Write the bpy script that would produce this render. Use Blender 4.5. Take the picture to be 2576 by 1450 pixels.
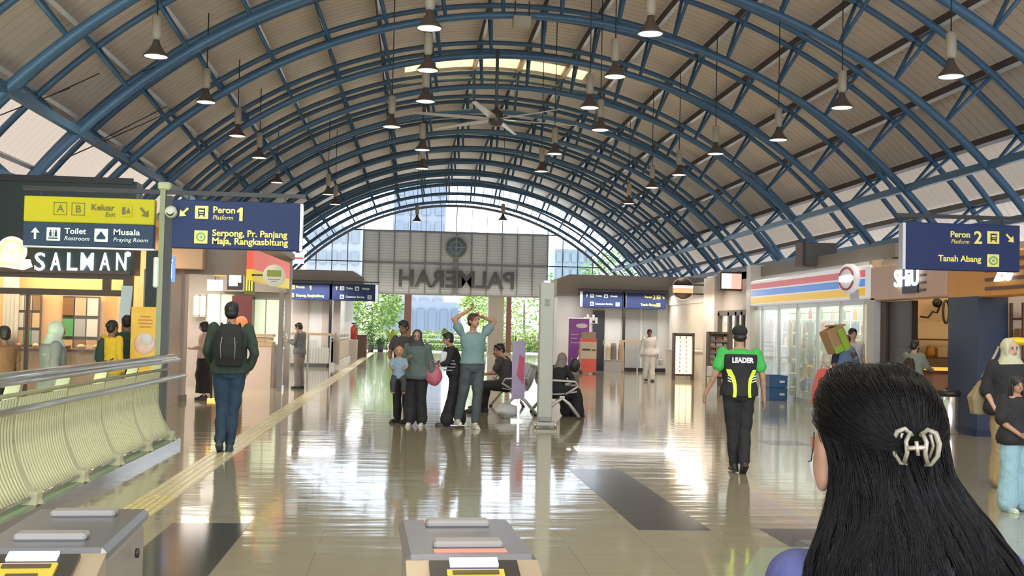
import bpy, math, random
from mathutils import Vector, Matrix, Quaternion, noise
random.seed(7)
PI = math.pi
scene = bpy.context.scene
for o in list(bpy.data.objects):
    bpy.data.objects.remove(o)

# ---------------------------------------------------------------- camera
FPX, VX, VY, ROLL, EYE = 2800.0, 1027.5, 825.9, 0.0219, 1.5
def _basis():
    dy = Vector(((VX-1288)/FPX, -(VY-725)/FPX, -1)).normalized()
    e = Vector(((VX+1000-1288)/FPX, -(VY+1000*ROLL-725)/FPX, -1))
    z = dy.cross(e).normalized()
    if z.y < 0: z = -z
    return dy.cross(z), dy, z
_bx, _by, _bz = _basis()
RW = Matrix((_bx, _by, _bz))          # rows: world axes expressed in camera axes
cam_data = bpy.data.cameras.new('camera')
cam_data.sensor_fit = 'HORIZONTAL'; cam_data.sensor_width = 36.0
cam_data.lens = 36.0*FPX/2576.0
cam_data.clip_start = 0.05; cam_data.clip_end = 2000
cam = bpy.data.objects.new('camera', cam_data)
scene.collection.objects.link(cam)
cam.matrix_world = Matrix.Translation((0, 0, EYE)) @ RW.to_4x4()
scene.camera = cam
def at(px, py, Y):
    d = RW @ Vector(((px-1288)/FPX, -(py-725)/FPX, -1))
    return d*(Y/d.y) + Vector((0, 0, EYE))
def onfloor(px, py, z=0.0):
    d = RW @ Vector(((px-1288)/FPX, -(py-725)/FPX, -1))
    return d*((z-EYE)/d.z) + Vector((0, 0, EYE))

# ---------------------------------------------------------------- world, exposure
world = bpy.data.worlds.new('world'); scene.world = world
world.use_nodes = True
wn = world.node_tree; wn.nodes.clear()
wo = wn.nodes.new('ShaderNodeOutputWorld'); wb = wn.nodes.new('ShaderNodeBackground')
wtc = wn.nodes.new('ShaderNodeTexCoord'); wsx = wn.nodes.new('ShaderNodeSeparateXYZ'); wr = wn.nodes.new('ShaderNodeValToRGB')
wn.links.new(wtc.outputs['Generated'], wsx.inputs[0]); wn.links.new(wsx.outputs['Z'], wr.inputs[0])
wr.color_ramp.elements[0].position = 0.0; wr.color_ramp.elements[0].color = (0.86, 0.90, 0.98, 1)
wr.color_ramp.elements[1].position = 0.6; wr.color_ramp.elements[1].color = (0.80, 0.88, 1.0, 1)
wn.links.new(wr.outputs[0], wb.inputs[0]); wb.inputs[1].default_value = 5.0
wn.links.new(wb.outputs[0], wo.inputs[0])
scene.view_settings.view_transform = 'Standard'
scene.view_settings.look = 'None'
scene.view_settings.gamma = 1.0
scene.view_settings.use_curve_mapping = False
scene.view_settings.exposure = 0.18
sun = bpy.data.objects.new('sun', bpy.data.lights.new('sun', 'SUN'))
sun.data.energy = 6.0; sun.data.angle = 0.03; sun.data.color = (1.0, 0.9, 0.72)
sun.rotation_euler = (math.radians(-8), math.radians(-38), 0)
scene.collection.objects.link(sun)

# ---------------------------------------------------------------- materials
MATS = {}
def mat(name, col, rough=0.6, metal=0.0, emit=None, estr=0.0, vary=0.0, vscale=6.0, bump=0.0, bscale=40.0, spec=0.5, stretch=None, coat=0.0):
    if name in MATS: return MATS[name]
    m = bpy.data.materials.new(name); m.use_nodes = True
    nt = m.node_tree; b = nt.nodes['Principled BSDF']
    b.inputs['Base Color'].default_value = (*col, 1); b.inputs['Roughness'].default_value = rough
    b.inputs['Metallic'].default_value = metal; b.inputs['Specular IOR Level'].default_value = spec
    if coat: b.inputs['Coat Weight'].default_value = coat
    tc = nt.nodes.new('ShaderNodeTexCoord'); mp = nt.nodes.new('ShaderNodeMapping')
    nt.links.new(tc.outputs['Object'], mp.inputs[0])
    if stretch: mp.inputs['Scale'].default_value = stretch
    if vary:
        n = nt.nodes.new('ShaderNodeTexNoise'); n.inputs['Scale'].default_value = vscale; n.inputs['Detail'].default_value = 3
        nt.links.new(mp.outputs[0], n.inputs['Vector'])
        mx = nt.nodes.new('ShaderNodeMix'); mx.data_type = 'RGBA'
        mx.inputs['A'].default_value = (*[max(0, c*(1-vary)) for c in col], 1)
        mx.inputs['B'].default_value = (*[min(1, c*(1+vary)) for c in col], 1)
        nt.links.new(n.outputs[0], mx.inputs['Factor']); nt.links.new(mx.outputs['Result'], b.inputs['Base Color'])
    if bump:
        n2 = nt.nodes.new('ShaderNodeTexNoise'); n2.inputs['Scale'].default_value = bscale; n2.inputs['Detail'].default_value = 4
        nt.links.new(mp.outputs[0], n2.inputs['Vector'])
        bp = nt.nodes.new('ShaderNodeBump'); bp.inputs['Strength'].default_value = bump; bp.inputs['Distance'].default_value = 0.02
        nt.links.new(n2.outputs[0], bp.inputs['Height']); nt.links.new(bp.outputs[0], b.inputs['Normal'])
    if emit:
        b.inputs['Emission Color'].default_value = (*emit, 1); b.inputs['Emission Strength'].default_value = estr
    MATS[name] = m
    return m
def glass(name, tint=(0.95, 0.98, 1.0), gloss=0.12, haze=0.0, hazecol=(0.8, 0.85, 0.85)):
    if name in MATS: return MATS[name]
    m = bpy.data.materials.new(name); m.use_nodes = True; nt = m.node_tree; nt.nodes.clear()
    o = nt.nodes.new('ShaderNodeOutputMaterial'); t = nt.nodes.new('ShaderNodeBsdfTransparent'); t.inputs[0].default_value = (*tint, 1)
    g = nt.nodes.new('ShaderNodeBsdfGlossy'); g.inputs['Roughness'].default_value = 0.03
    mx = nt.nodes.new('ShaderNodeMixShader'); mx.inputs[0].default_value = gloss
    nt.links.new(t.outputs[0], mx.inputs[1]); nt.links.new(g.outputs[0], mx.inputs[2])
    out = mx
    if haze:
        d = nt.nodes.new('ShaderNodeBsdfDiffuse'); d.inputs[0].default_value = (*hazecol, 1)
        tl = nt.nodes.new('ShaderNodeBsdfTranslucent'); tl.inputs[0].default_value = (*hazecol, 1)
        ad = nt.nodes.new('ShaderNodeMixShader'); ad.inputs[0].default_value = 0.5
        nt.links.new(d.outputs[0], ad.inputs[1]); nt.links.new(tl.outputs[0], ad.inputs[2])
        m2 = nt.nodes.new('ShaderNodeMixShader'); m2.inputs[0].default_value = haze
        nt.links.new(mx.outputs[0], m2.inputs[1]); nt.links.new(ad.outputs[0], m2.inputs[2]); out = m2
    nt.links.new(out.outputs[0], o.inputs[0]); MATS[name] = m
    return m
def translucent(name, col, mixv=0.5):
    m = bpy.data.materials.new(name); m.use_nodes = True; nt = m.node_tree; nt.nodes.clear()
    o = nt.nodes.new('ShaderNodeOutputMaterial'); d = nt.nodes.new('ShaderNodeBsdfDiffuse'); t = nt.nodes.new('ShaderNodeBsdfTranslucent')
    d.inputs[0].default_value = (*col, 1); t.inputs[0].default_value = (*col, 1)
    mx = nt.nodes.new('ShaderNodeMixShader'); mx.inputs[0].default_value = mixv
    nt.links.new(d.outputs[0], mx.inputs[1]); nt.links.new(t.outputs[0], mx.inputs[2]); nt.links.new(mx.outputs[0], o.inputs[0])
    MATS[name] = m
    return m

# ---------------------------------------------------------------- objects
COL = scene.collection
def thing(name, label, cat, loc=(0, 0, 0), rotz=0.0, group=None):
    o = bpy.data.objects.new(name, None); COL.objects.link(o); o.empty_display_size = 0.1
    o.location = loc; o.rotation_euler = (0, 0, rotz)
    return tag(o, label, cat, group)
def tag(o, label, cat, group=None, kind=None):
    if label: o['label'] = label
    if cat: o['category'] = cat
    if group: o['group'] = group
    if kind: o['kind'] = kind
    return o
def struct(o): o['kind'] = 'structure'; return o
def copy_tree(o, parent=None):
    c = o.copy(); COL.objects.link(c)
    if parent: c.parent = parent
    for ch in list(o.children): copy_tree(ch, c)
    return c
class MB:
    def __init__(s): s.v = []; s.f = []; s.sm = []
    def add(s, vs, fs, smooth=False, M=None):
        n = len(s.v)
        s.v += [tuple(M @ Vector(p)) if M is not None else tuple(p) for p in vs]
        s.f += [tuple(i+n for i in f) for f in fs]; s.sm += [smooth]*len(fs)
        return s
    def box(s, c, d, rot=None, bev=0.0):
        x, y, z = d[0]/2, d[1]/2, d[2]/2
        M = Matrix.Translation(c)
        if rot is not None: M = M @ (rot if isinstance(rot, Matrix) else Matrix.Rotation(rot, 4, 'Z'))
        if bev > 0:
            b = min(bev, x*.9, y*.9, z*.9); vs = []; idx = {}
            for sx in (-1, 1):
                for sy in (-1, 1):
                    for sz in (-1, 1):
                        for k, (a, bb, cc) in enumerate(((x, y-b, z-b), (x-b, y, z-b), (x-b, y-b, z))):
                            idx[(sx, sy, sz, k)] = len(vs); vs.append((sx*a, sy*bb, sz*cc))
            fs = []
            for sg in (-1, 1):
                q = [(sg, -1, -1), (sg, 1, -1), (sg, 1, 1), (sg, -1, 1)]; fs.append([idx[(*t, 0)] for t in (q if sg > 0 else q[::-1])])
                q = [(-1, sg, -1), (-1, sg, 1), (1, sg, 1), (1, sg, -1)]; fs.append([idx[(*t, 1)] for t in (q if sg > 0 else q[::-1])])
                q = [(-1, -1, sg), (1, -1, sg), (1, 1, sg), (-1, 1, sg)]; fs.append([idx[(*t, 2)] for t in (q if sg > 0 else q[::-1])])
            for a in (-1, 1):
                for b2 in (-1, 1):
                    e = [idx[(a, b2, -1, 0)], idx[(a, b2, -1, 1)], idx[(a, b2, 1, 1)], idx[(a, b2, 1, 0)]]; fs.append(e if a*b2 > 0 else e[::-1])
                    e = [idx[(a, -1, b2, 0)], idx[(a, 1, b2, 0)], idx[(a, 1, b2, 2)], idx[(a, -1, b2, 2)]]; fs.append(e if a*b2 > 0 else e[::-1])
                    e = [idx[(-1, a, b2, 1)], idx[(-1, a, b2, 2)], idx[(1, a, b2, 2)], idx[(1, a, b2, 1)]]; fs.append(e if a*b2 > 0 else e[::-1])
                    for c3 in (-1, 1):
                        e = [idx[(a, b2, c3, 0)], idx[(a, b2, c3, 1)], idx[(a, b2, c3, 2)]]; fs.append(e if a*b2*c3 > 0 else e[::-1])
            return s.add(vs, fs, False, M)
        vs = [(a*x, b*y, c2*z) for a in (-1, 1) for b in (-1, 1) for c2 in (-1, 1)]
        fs = [(0, 1, 3, 2), (4, 6, 7, 5), (0, 4, 5, 1), (2, 3, 7, 6), (0, 2, 6, 4), (1, 5, 7, 3)]
        return s.add(vs, fs, False, M)
    def bx(s, x0, x1, y0, y1, z0, z1, bev=0.0): return s.box(((x0+x1)/2, (y0+y1)/2, (z0+z1)/2), (abs(x1-x0), abs(y1-y0), abs(z1-z0)), None, bev)
    def tube(s, pts, r, seg=8, closed=False, smooth=True):
        pts = [Vector(p) for p in pts]; n = len(pts); rs = r if isinstance(r, (list, tuple)) else [r]*n
        vs = []; prev = None
        for i, p in enumerate(pts):
            if closed: t = pts[(i+1) % n]-pts[i-1]
            else: t = pts[min(i+1, n-1)]-pts[max(i-1, 0)]
            t = t.normalized() if t.length > 1e-9 else Vector((0, 0, 1))
            if prev is None:
                u = t.cross(Vector((0, 0, 1)))
                if u.length < 1e-3: u = t.cross(Vector((0, 1, 0)))
            else: u = prev - t*prev.dot(t)
            u.normalize(); prev = u; w = t.cross(u)
            for k in range(seg):
                a = 2*PI*k/seg; vs.append(p+(u*math.cos(a)+w*math.sin(a))*rs[i])
        fs = []
        for i in range(n if closed else n-1):
            j = (i+1) % n
            for k in range(seg):
                k2 = (k+1) % seg; fs.append((i*seg+k, i*seg+k2, j*seg+k2, j*seg+k))
        s.add(vs, fs, smooth)
        if not closed:
            b = len(s.v)-len(vs); s.f.append(tuple(b+k for k in range(seg))[::-1]); s.f.append(tuple(b+(n-1)*seg+k for k in range(seg))); s.sm += [False, False]
        return s
    def cyl(s, p0, p1, r, r1=None, seg=12, smooth=True): return s.tube([p0, p1], [r, r if r1 is None else r1], seg, False, smooth)
    def lathe(s, prof, c=(0, 0, 0), seg=20, M=None):   # prof (r,z)
        vs = []; n = len(prof)
        for r, z in prof:
            for k in range(seg): a = 2*PI*k/seg; vs.append((c[0]+max(r, 1e-4)*math.cos(a), c[1]+max(r, 1e-4)*math.sin(a), c[2]+z))
        fs = [(i*seg+k, i*seg+(k+1) % seg, (i+1)*seg+(k+1) % seg, (i+1)*seg+k) for i in range(n-1) for k in range(seg)]
        fs.append(tuple(range(seg))[::-1]); fs.append(tuple((n-1)*seg+k for k in range(seg)))
        return s.add(vs, fs, True, M)
    def ell(s, c, r, seg=14, rings=9, M=None, R=None):
        vs = [(0, 0, -1)]
        for i in range(1, rings):
            ph = -PI/2+PI*i/rings
            for k in range(seg): a = 2*PI*k/seg; vs.append((math.cos(ph)*math.cos(a), math.cos(ph)*math.sin(a), math.sin(ph)))
        vs.append((0, 0, 1)); r = (r, r, r) if not isinstance(r, (tuple, list)) else r
        mm = Matrix.Translation(c) @ (R.to_4x4() if R is not None else Matrix.Identity(4)) @ Matrix.Diagonal((*r, 1))
        if M is not None: mm = M @ mm
        fs = [(0, 1+(k+1) % seg, 1+k) for k in range(seg)]
        for i in range(rings-2):
            for k in range(seg): a = 1+i*seg; fs.append((a+k, a+(k+1) % seg, a+seg+(k+1) % seg, a+seg+k))
        a = 1+(rings-2)*seg; fs += [(a+k, a+(k+1) % seg, len(vs)-1) for k in range(seg)]
        return s.add(vs, fs, True, mm)
    def prism(s, poly, y0, y1, axis='Y', smooth=False):   # poly in the plane normal to axis
        n = len(poly)
        if axis == 'Y': f = lambda p, t: (p[0], t, p[1])
        elif axis == 'X': f = lambda p, t: (t, p[0], p[1])
        else: f = lambda p, t: (p[0], p[1], t)
        vs = [f(p, y0) for p in poly]+[f(p, y1) for p in poly]
        ar = sum(poly[i][0]*poly[(i+1) % n][1]-poly[(i+1) % n][0]*poly[i][1] for i in range(n))
        fs = [tuple(range(n)), tuple(range(2*n-1, n-1, -1))]+[(i, i+n, (i+1) % n+n, (i+1) % n) for i in range(n)]
        fl = (ar > 0) if axis in ('X', 'Z') else (ar < 0)
        if fl: fs = [t[::-1] for t in fs]
        return s.add(vs, fs, smooth)
    def loft(s, rings, cap=True, smooth=True):   # rings of equal point counts, closed loops
        n = len(rings[0]); vs = [p for r in rings for p in r]
        fs = [(i*n+k, i*n+(k+1) % n, (i+1)*n+(k+1) % n, (i+1)*n+k) for i in range(len(rings)-1) for k in range(n)]
        if cap: fs += [tuple(range(n))[::-1], tuple((len(rings)-1)*n+k for k in range(n))]
        return s.add(vs, fs, smooth)
    def build(s, name, m, parent=None, world=False):
        me = bpy.data.meshes.new(name)
        vs = s.v
        if world and parent is not None:
            L = parent.location; vs = [(a-L.x, b-L.y, c-L.z) for a, b, c in vs]
        me.from_pydata(vs, [], s.f); me.polygons.foreach_set('use_smooth', s.sm)
        me.update()
        if m is not None:
            for q in (m if isinstance(m, (list, tuple)) else [m]): me.materials.append(q)
        o = bpy.data.objects.new(name, me); COL.objects.link(o)
        if parent is not None: o.parent = parent
        return o
def one(name, mb, m, label, cat, group=None, kind=None, base=None):
    """a thing that is one mesh, its origin at its base"""
    if base is None:
        xs = [p[0] for p in mb.v]; ys = [p[1] for p in mb.v]; zs = [p[2] for p in mb.v]
        base = ((min(xs)+max(xs))/2, (min(ys)+max(ys))/2, min(zs))
    mb.v = [(a-base[0], b-base[1], c-base[2]) for a, b, c in mb.v]
    o = mb.build(name, m); o.location = base
    return tag(o, label, cat, group, kind)
def text_mesh(name, body, size, m, parent, M, depth=0.01, mirror=False, align='CENTER', bold=0.0, shear=0.0, width=None):
    """lettering as a mesh: M places the text plane (x right, y up, z to the reader)"""
    cu = bpy.data.curves.new('letters', 'FONT'); cu.body = body; cu.size = size; cu.align_x = align; cu.align_y = 'CENTER'
    cu.extrude = depth/2; cu.offset = bold; cu.shear = shear; cu.resolution_u = 3
    t = bpy.data.objects.new('letters', cu)
    me = bpy.data.meshes.new_from_object(t); bpy.data.objects.remove(t)
    if width:
        xs = [v.co.x for v in me.vertices]; w = max(xs)-min(xs)
        if w > 0: me.transform(Matrix.Diagonal((width/w, 1, 1, 1)))
    if mirror: me.transform(Matrix.Diagonal((-1, 1, 1, 1))); me.flip_normals()
    me.transform(M); me.materials.clear(); me.materials.append(m); me.name = name
    o = bpy.data.objects.new(name, me); COL.objects.link(o); o.parent = parent
    return o
FRONT = Matrix(((1, 0, 0, 0), (0, 0, -1, 0), (0, 1, 0, 0), (0, 0, 0, 1)))     # reader stands at -Y
def front(x, y, z): return Matrix.Translation((x, y, z)) @ FRONT
def facing(x, y, z, yaw): return Matrix.Translation((x, y, z)) @ Matrix.Rotation(yaw, 4, 'Z') @ FRONT
# ================================================================ the hall: floor
XC, ZC, R0 = 2.725, -3.936, 12.85          # axis of the barrel roof
TY = [18.04+3.88*k for k in range(-6, 13)]  # truss lines
Y0, Y1 = -7.5, 67.0
def arc(r, th): return (XC+r*math.sin(th), ZC+r*math.cos(th))
fm = bpy.data.materials.new('polished_floor_tile'); fm.use_nodes = True
nt = fm.node_tree; b = nt.nodes['Principled BSDF']
geo = nt.nodes.new('ShaderNodeNewGeometry'); mp = nt.nodes.new('ShaderNodeMapping'); nt.links.new(geo.outputs['Position'], mp.inputs[0])
br = nt.nodes.new('ShaderNodeTexBrick'); br.offset = 0.0; br.inputs['Scale'].default_value = 1.0
br.inputs['Brick Width'].default_value = 0.575; br.inputs['Row Height'].default_value = 0.575; br.inputs['Mortar Size'].default_value = 0.004
br.inputs['Color1'].default_value = (0.36, 0.325, 0.225, 1); br.inputs['Color2'].default_value = (0.345, 0.31, 0.215, 1); br.inputs['Mortar'].default_value = (0.28, 0.25, 0.18, 1)
nt.links.new(mp.outputs[0], br.inputs['Vector']); nt.links.new(br.outputs['Color'], b.inputs['Base Color'])
mp2 = nt.nodes.new('ShaderNodeMapping'); mp2.inputs['Scale'].default_value = (0.7, 3.0, 1); nt.links.new(geo.outputs['Position'], mp2.inputs[0])
nz = nt.nodes.new('ShaderNodeTexNoise'); nz.inputs['Scale'].default_value = 1.3; nz.inputs['Detail'].default_value = 2.0; nt.links.new(mp2.outputs[0], nz.inputs['Vector'])
bp = nt.nodes.new('ShaderNodeBump'); bp.inputs['Strength'].default_value = 0.35; bp.inputs['Distance'].default_value = 0.012
nt.links.new(nz.outputs[0], bp.inputs['Height']); nt.links.new(bp.outputs[0], b.inputs['Normal'])
b.inputs['Roughness'].default_value = 0.09; b.inputs['Specular IOR Level'].default_value = 0.6
b.inputs['Coat Weight'].default_value = 0.22; b.inputs['Coat Roughness'].default_value = 0.04
fl = MB(); T = -0.25
fl.bx(-2.95, 14.2, Y0, Y1+2, T, 0); fl.bx(-9.6, -2.95, 14.1, Y1+2, T, 0); fl.bx(-9.6, -6.6, Y0, 14.1, T, 0)
struct(fl.build('floor', fm))
# dark granite inlays in the tiles
dk = mat('dark_granite', (0.075, 0.07, 0.065), 0.12, spec=0.6, vary=0.25, vscale=30)
for i, (x0, x1, y0, y1) in enumerate([(-1.72, -1.15, 6.3, 8.6), (1.78, 2.35, 8.4, 12.1), (-1.7, -1.12, 15.5, 15.95), (2.75, 3.40, 6.2, 8.5), (5.0, 5.6, 15.0, 15.6)]):
    o = MB().bx(x0, x1, y0, y1, 0, 0.002).build('floor_inlay', dk); struct(o)
# yellow guiding strip
ty = mat('yellow_tactile_tile', (0.58, 0.50, 0.24), 0.3, vary=0.12, vscale=12)
ts = MB(); ts.bx(-2.25, -1.95, 6.6, 66.5, 0, 0.004)
y = 6.8
while y < 9.9:
    for k in range(5):
        ts.lathe([(0.022, 0), (0.02, 0.006), (0.012, 0.009)], (-2.22+0.06*k, y, 0.004), 6)
    y += 0.06
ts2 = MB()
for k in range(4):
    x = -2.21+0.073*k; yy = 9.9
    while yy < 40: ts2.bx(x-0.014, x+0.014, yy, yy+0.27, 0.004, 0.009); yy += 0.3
tp = thing('tactile_strip', 'long yellow tactile guiding strip laid along the polished floor', 'tactile paving', (-2.1, 6.6, 0))
ts.build('dot_tiles', ty, tp, True); ts2.build('bar_tiles', mat('glinting_tactile_bar', (0.70, 0.66, 0.50), 0.22), tp, True)  # bars paler than the dots: reflected light put into their colour

# ================================================================ ceiling sheets
def arc_sheet(th0, th1, ya, yb, r, t=0.03, n=40, hole=None):
    m = MB(); rings = []
    for i in range(n+1):
        th = th0+(th1-th0)*i/n; x, z = arc(r, th); x2, z2 = arc(r+t, th)
        rings.append([(x, ya, z), (x, yb, z), (x2, yb, z2), (x2, ya, z2)])
    m.loft(rings, True, False); return m
def sheet_mat(name, c1, c2, transl=0.0):
    m = bpy.data.materials.new(name); m.use_nodes = True; nt = m.node_tree; b = nt.nodes['Principled BSDF']
    g = nt.nodes.new('ShaderNodeNewGeometry'); sx = nt.nodes.new('ShaderNodeSeparateXYZ'); nt.links.new(g.outputs['Position'], sx.inputs[0])
    ml = nt.nodes.new('ShaderNodeMath'); ml.operation = 'MULTIPLY'; ml.inputs[1].default_value = 1/0.33; nt.links.new(sx.outputs['Y'], ml.inputs[0])
    fr = nt.nodes.new('ShaderNodeMath'); fr.operation = 'FRACT'; nt.links.new(ml.outputs[0], fr.inputs[0])
    rp = nt.nodes.new('ShaderNodeValToRGB'); rp.color_ramp.interpolation = 'LINEAR'
    rp.color_ramp.elements[0].position = 0.0; rp.color_ramp.elements[0].color = (0, 0, 0, 1)
    e = rp.color_ramp.elements.new(0.10); e.color = (1, 1, 1, 1); rp.color_ramp.elements[-1].position = 0.97; rp.color_ramp.elements[-1].color = (1, 1, 1, 1)
    nt.links.new(fr.outputs[0], rp.inputs[0])
    nz = nt.nodes.new('ShaderNodeTexNoise'); nz.inputs['Scale'].default_value = 0.6; nz.inputs['Detail'].default_value = 4; nt.links.new(g.outputs['Position'], nz.inputs['Vector'])
    mx = nt.nodes.new('ShaderNodeMix'); mx.data_type = 'RGBA'; mx.inputs['A'].default_value = (*c1, 1); mx.inputs['B'].default_value = (*c2, 1)
    nt.links.new(nz.outputs[0], mx.inputs['Factor'])
    m2 = nt.nodes.new('ShaderNodeMix'); m2.data_type = 'RGBA'; m2.inputs['A'].default_value = (*[c*0.35 for c in c1], 1)
    nt.links.new(rp.outputs[0], m2.inputs['Factor']); nt.links.new(mx.outputs['Result'], m2.inputs['B'])
    nt.links.new(m2.outputs['Result'], b.inputs['Base Color']); b.inputs['Roughness'].default_value = 0.55
    bp = nt.nodes.new('ShaderNodeBump'); bp.inputs['Strength'].default_value = 0.6; bp.inputs['Distance'].default_value = 0.03
    nt.links.new(rp.outputs[0], bp.inputs['Height']); nt.links.new(bp.outputs[0], b.inputs['Normal'])
    if transl:
        t = nt.nodes.new('ShaderNodeBsdfTranslucent'); t.inputs[0].default_value = (*c2, 1)
        ms = nt.nodes.new('ShaderNodeMixShader'); ms.inputs[0].default_value = transl
        out = [n for n in nt.nodes if n.type == 'OUTPUT_MATERIAL'][0]
        nt.links.new(b.outputs[0], ms.inputs[1]); nt.links.new(t.outputs[0], ms.inputs[2]); nt.links.new(ms.outputs[0], out.inputs[0])
    return m
roofm = sheet_mat('taupe_roof_sheet', (0.78, 0.68, 0.59), (0.86, 0.76, 0.67))
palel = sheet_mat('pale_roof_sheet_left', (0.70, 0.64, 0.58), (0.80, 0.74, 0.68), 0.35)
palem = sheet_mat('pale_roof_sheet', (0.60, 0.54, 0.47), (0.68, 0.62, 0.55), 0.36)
RS = R0+1.66
rad = math.radians
TH = rad(46.5)
SKY = (36.75, 38.0, rad(-12.2), rad(12.2))     # skylight strip
cm = arc_sheet(-TH, TH, Y0, SKY[0], RS, n=60)
cm2 = arc_sheet(-TH, TH, SKY[1], Y1, RS, n=60); cm.add(cm2.v, cm2.f)
cm3 = arc_sheet(-TH, SKY[2], SKY[0], SKY[1], RS, n=24); cm.add(cm3.v, cm3.f)
cm4 = arc_sheet(SKY[3], TH, SKY[0], SKY[1], RS, n=24); cm.add(cm4.v, cm4.f)
struct(cm.build('ceiling', roofm))
for sg in (-1, 1):
    m = arc_sheet(TH*sg, rad(59.5)*sg, Y0, Y1, RS, n=12); o = m.build('ceiling', palel if sg < 0 else palem); struct(o)
skm = translucent('amber_skylight_sheet', (1.0, 0.76, 0.42), 0.75)
o = arc_sheet(SKY[2], SKY[3], SKY[0], SKY[1], RS, n=20).build('window_2', skm); struct(o)

# ================================================================ roof trusses
bluem = mat('blue_steel_paint', (0.055, 0.135, 0.235), 0.42, vary=0.18, vscale=3, bump=0.1, bscale=60)
NA = rad(6.09); TE = rad(57.8)
def arc_pts(r, y, a0, a1, n): return [(arc(r, a0+(a1-a0)*i/n)[0]-XC, y, arc(r, a0+(a1-a0)*i/n)[1]) for i in range(n+1)]
nodes = [NA*(k+0.5) for k in range(-10, 10) if abs(NA*(k+0.5)) < TE]
RU, DY = R0+1.22, 0.48
def nth(i):
    w = ['', 'second ', 'third ', 'fourth ', 'fifth ', 'sixth ', 'seventh ', 'eighth ', 'ninth ', 'tenth ', 'eleventh ', 'twelfth ', 'thirteenth ', 'fourteenth ', 'fifteenth ', 'sixteenth ', 'seventeenth ', 'eighteenth ', 'nineteenth ', 'twentieth ', 'twenty-first ', 'twenty-second ']
    return w[i]
tr = thing('roof_truss', 'blue arched steel roof truss', 'roof truss', (XC, TY[0], 0), 0, 'arched steel trusses under the barrel roof')
MB().tube(arc_pts(R0, 0, -TE, TE, 72), 0.088, 10).build('lower_chord', bluem, tr)
for s in (-1, 1): MB().tube(arc_pts(RU, s*DY, -TE, TE, 72), 0.072, 8).build('upper_chord', bluem, tr)
for th in nodes:
    x, z = arc(R0, th); xu, zu = arc(RU, th)
    for s in (-1, 1): MB().cyl((x-XC, 0, z), (xu-XC, s*DY, zu), 0.042, seg=7).build('strut', bluem, tr)
    MB().cyl((xu-XC, -DY, zu), (xu-XC, DY, zu), 0.03, seg=6).build('cross_tie', bluem, tr)
for s in (-1, 1):
    x, z = arc(R0, s*TE); MB().bx(x-XC-0.16, x-XC+0.16, -0.16, 0.16, 0.0, z+0.05).build('base_column', bluem, tr)
tr['label'] = 'blue arched steel roof truss'
vis = [y for y in TY]
trusses = []
for i, yv in enumerate(TY):
    t = tr if i == 0 else copy_tree(tr)
    t.location = (XC, yv, 0); k = len(TY)-1-i
    t['label'] = ('blue arched steel truss standing nearest the glass end wall' if k == 0 else 'blue arched steel truss, %sone back from the glass end wall' % nth(k))
    trusses.append(t)
# purlins: web painted dark as its shaded side, flange pale as sky reflection
pum = mat('sky_lit_galvanised_purlin', (0.66, 0.70, 0.76), 0.35, metal=0.2, vary=0.1, vscale=2)
webm = mat('shaded_purlin_web', (0.075, 0.055, 0.05), 0.6)
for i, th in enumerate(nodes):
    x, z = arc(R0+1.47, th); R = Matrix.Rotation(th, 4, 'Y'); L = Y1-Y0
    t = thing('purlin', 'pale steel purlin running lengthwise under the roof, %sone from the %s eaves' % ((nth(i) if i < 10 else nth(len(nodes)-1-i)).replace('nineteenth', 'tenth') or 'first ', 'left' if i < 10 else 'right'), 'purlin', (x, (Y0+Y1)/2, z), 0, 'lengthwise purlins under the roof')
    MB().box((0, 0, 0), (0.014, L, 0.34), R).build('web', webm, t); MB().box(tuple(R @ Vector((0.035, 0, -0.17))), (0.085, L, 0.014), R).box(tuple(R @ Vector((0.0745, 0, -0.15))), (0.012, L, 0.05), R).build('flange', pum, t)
# eaves beams along the springing of the arches
for side, sg in (('left', -1), ('right', 1)):
    for nm, r, thd, hh in (('upper', R0+0.02, 45.2, 0.16), ('lower', R0-0.05, 51.3, 0.16)):
        x, z = arc(r, sg*rad(thd)); m = MB().bx(-0.06, 0.06, Y0, Y1-2, -hh/2, hh/2)
        o = m.build('eaves_beam', bluem); o.location = (x, 0, z)
        tag(o, '%s dark blue lengthwise beam tying the truss feet on the %s side' % (nm, side), 'beam', 'eaves beams')
# thin bracing rods under the left side of the roof
rodm = mat('dark_steel_rod', (0.05, 0.05, 0.055), 0.4, metal=0.6)
rods = [((0, 290), (175, 222), 19.6, 20.6, 'from the left picture edge'), ((130, 240), (250, 185), 21, 22.5, 'beside the second truss'), ((230, 365), (420, 268), 21.9, 25.8, 'across the bay over the yellow sign'), ((150, 405), (455, 270), 22, 29, 'below the nearest pendant lamp'), ((360, 180), (540, 115), 21.9, 26, 'beside the nearest pendant lamp')]
for (a, b_, ya, yb, w) in rods:
    p, q = at(*a, ya), at(*b_, yb)
    one('bracing_rod', MB().cyl(tuple(p), tuple(q), 0.012, seg=6), rodm, 'thin dark bracing rod strung under the left roof, ' + w, 'bracing rod', 'bracing rods')

# ================================================================ end wall and gable glass
gm = glass('gable_glass', (0.93, 0.97, 1.0), 0.06)
framem = mat('dark_window_frame', (0.10, 0.11, 0.13), 0.5)
w1 = bpy.data.objects.new('window_1', None); COL.objects.link(w1); w1.location = (XC, Y1, 0); struct(w1)
GZ = 3.45
g = MB(); n = 40
top = [arc(RS, rad(-59)+rad(118)*i/n) for i in range(n+1)]
poly = [(x-XC, max(z, 2.5)) for x, z in top]+[(top[-1][0]-XC, 2.5), (top[0][0]-XC, 2.5)]
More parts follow.
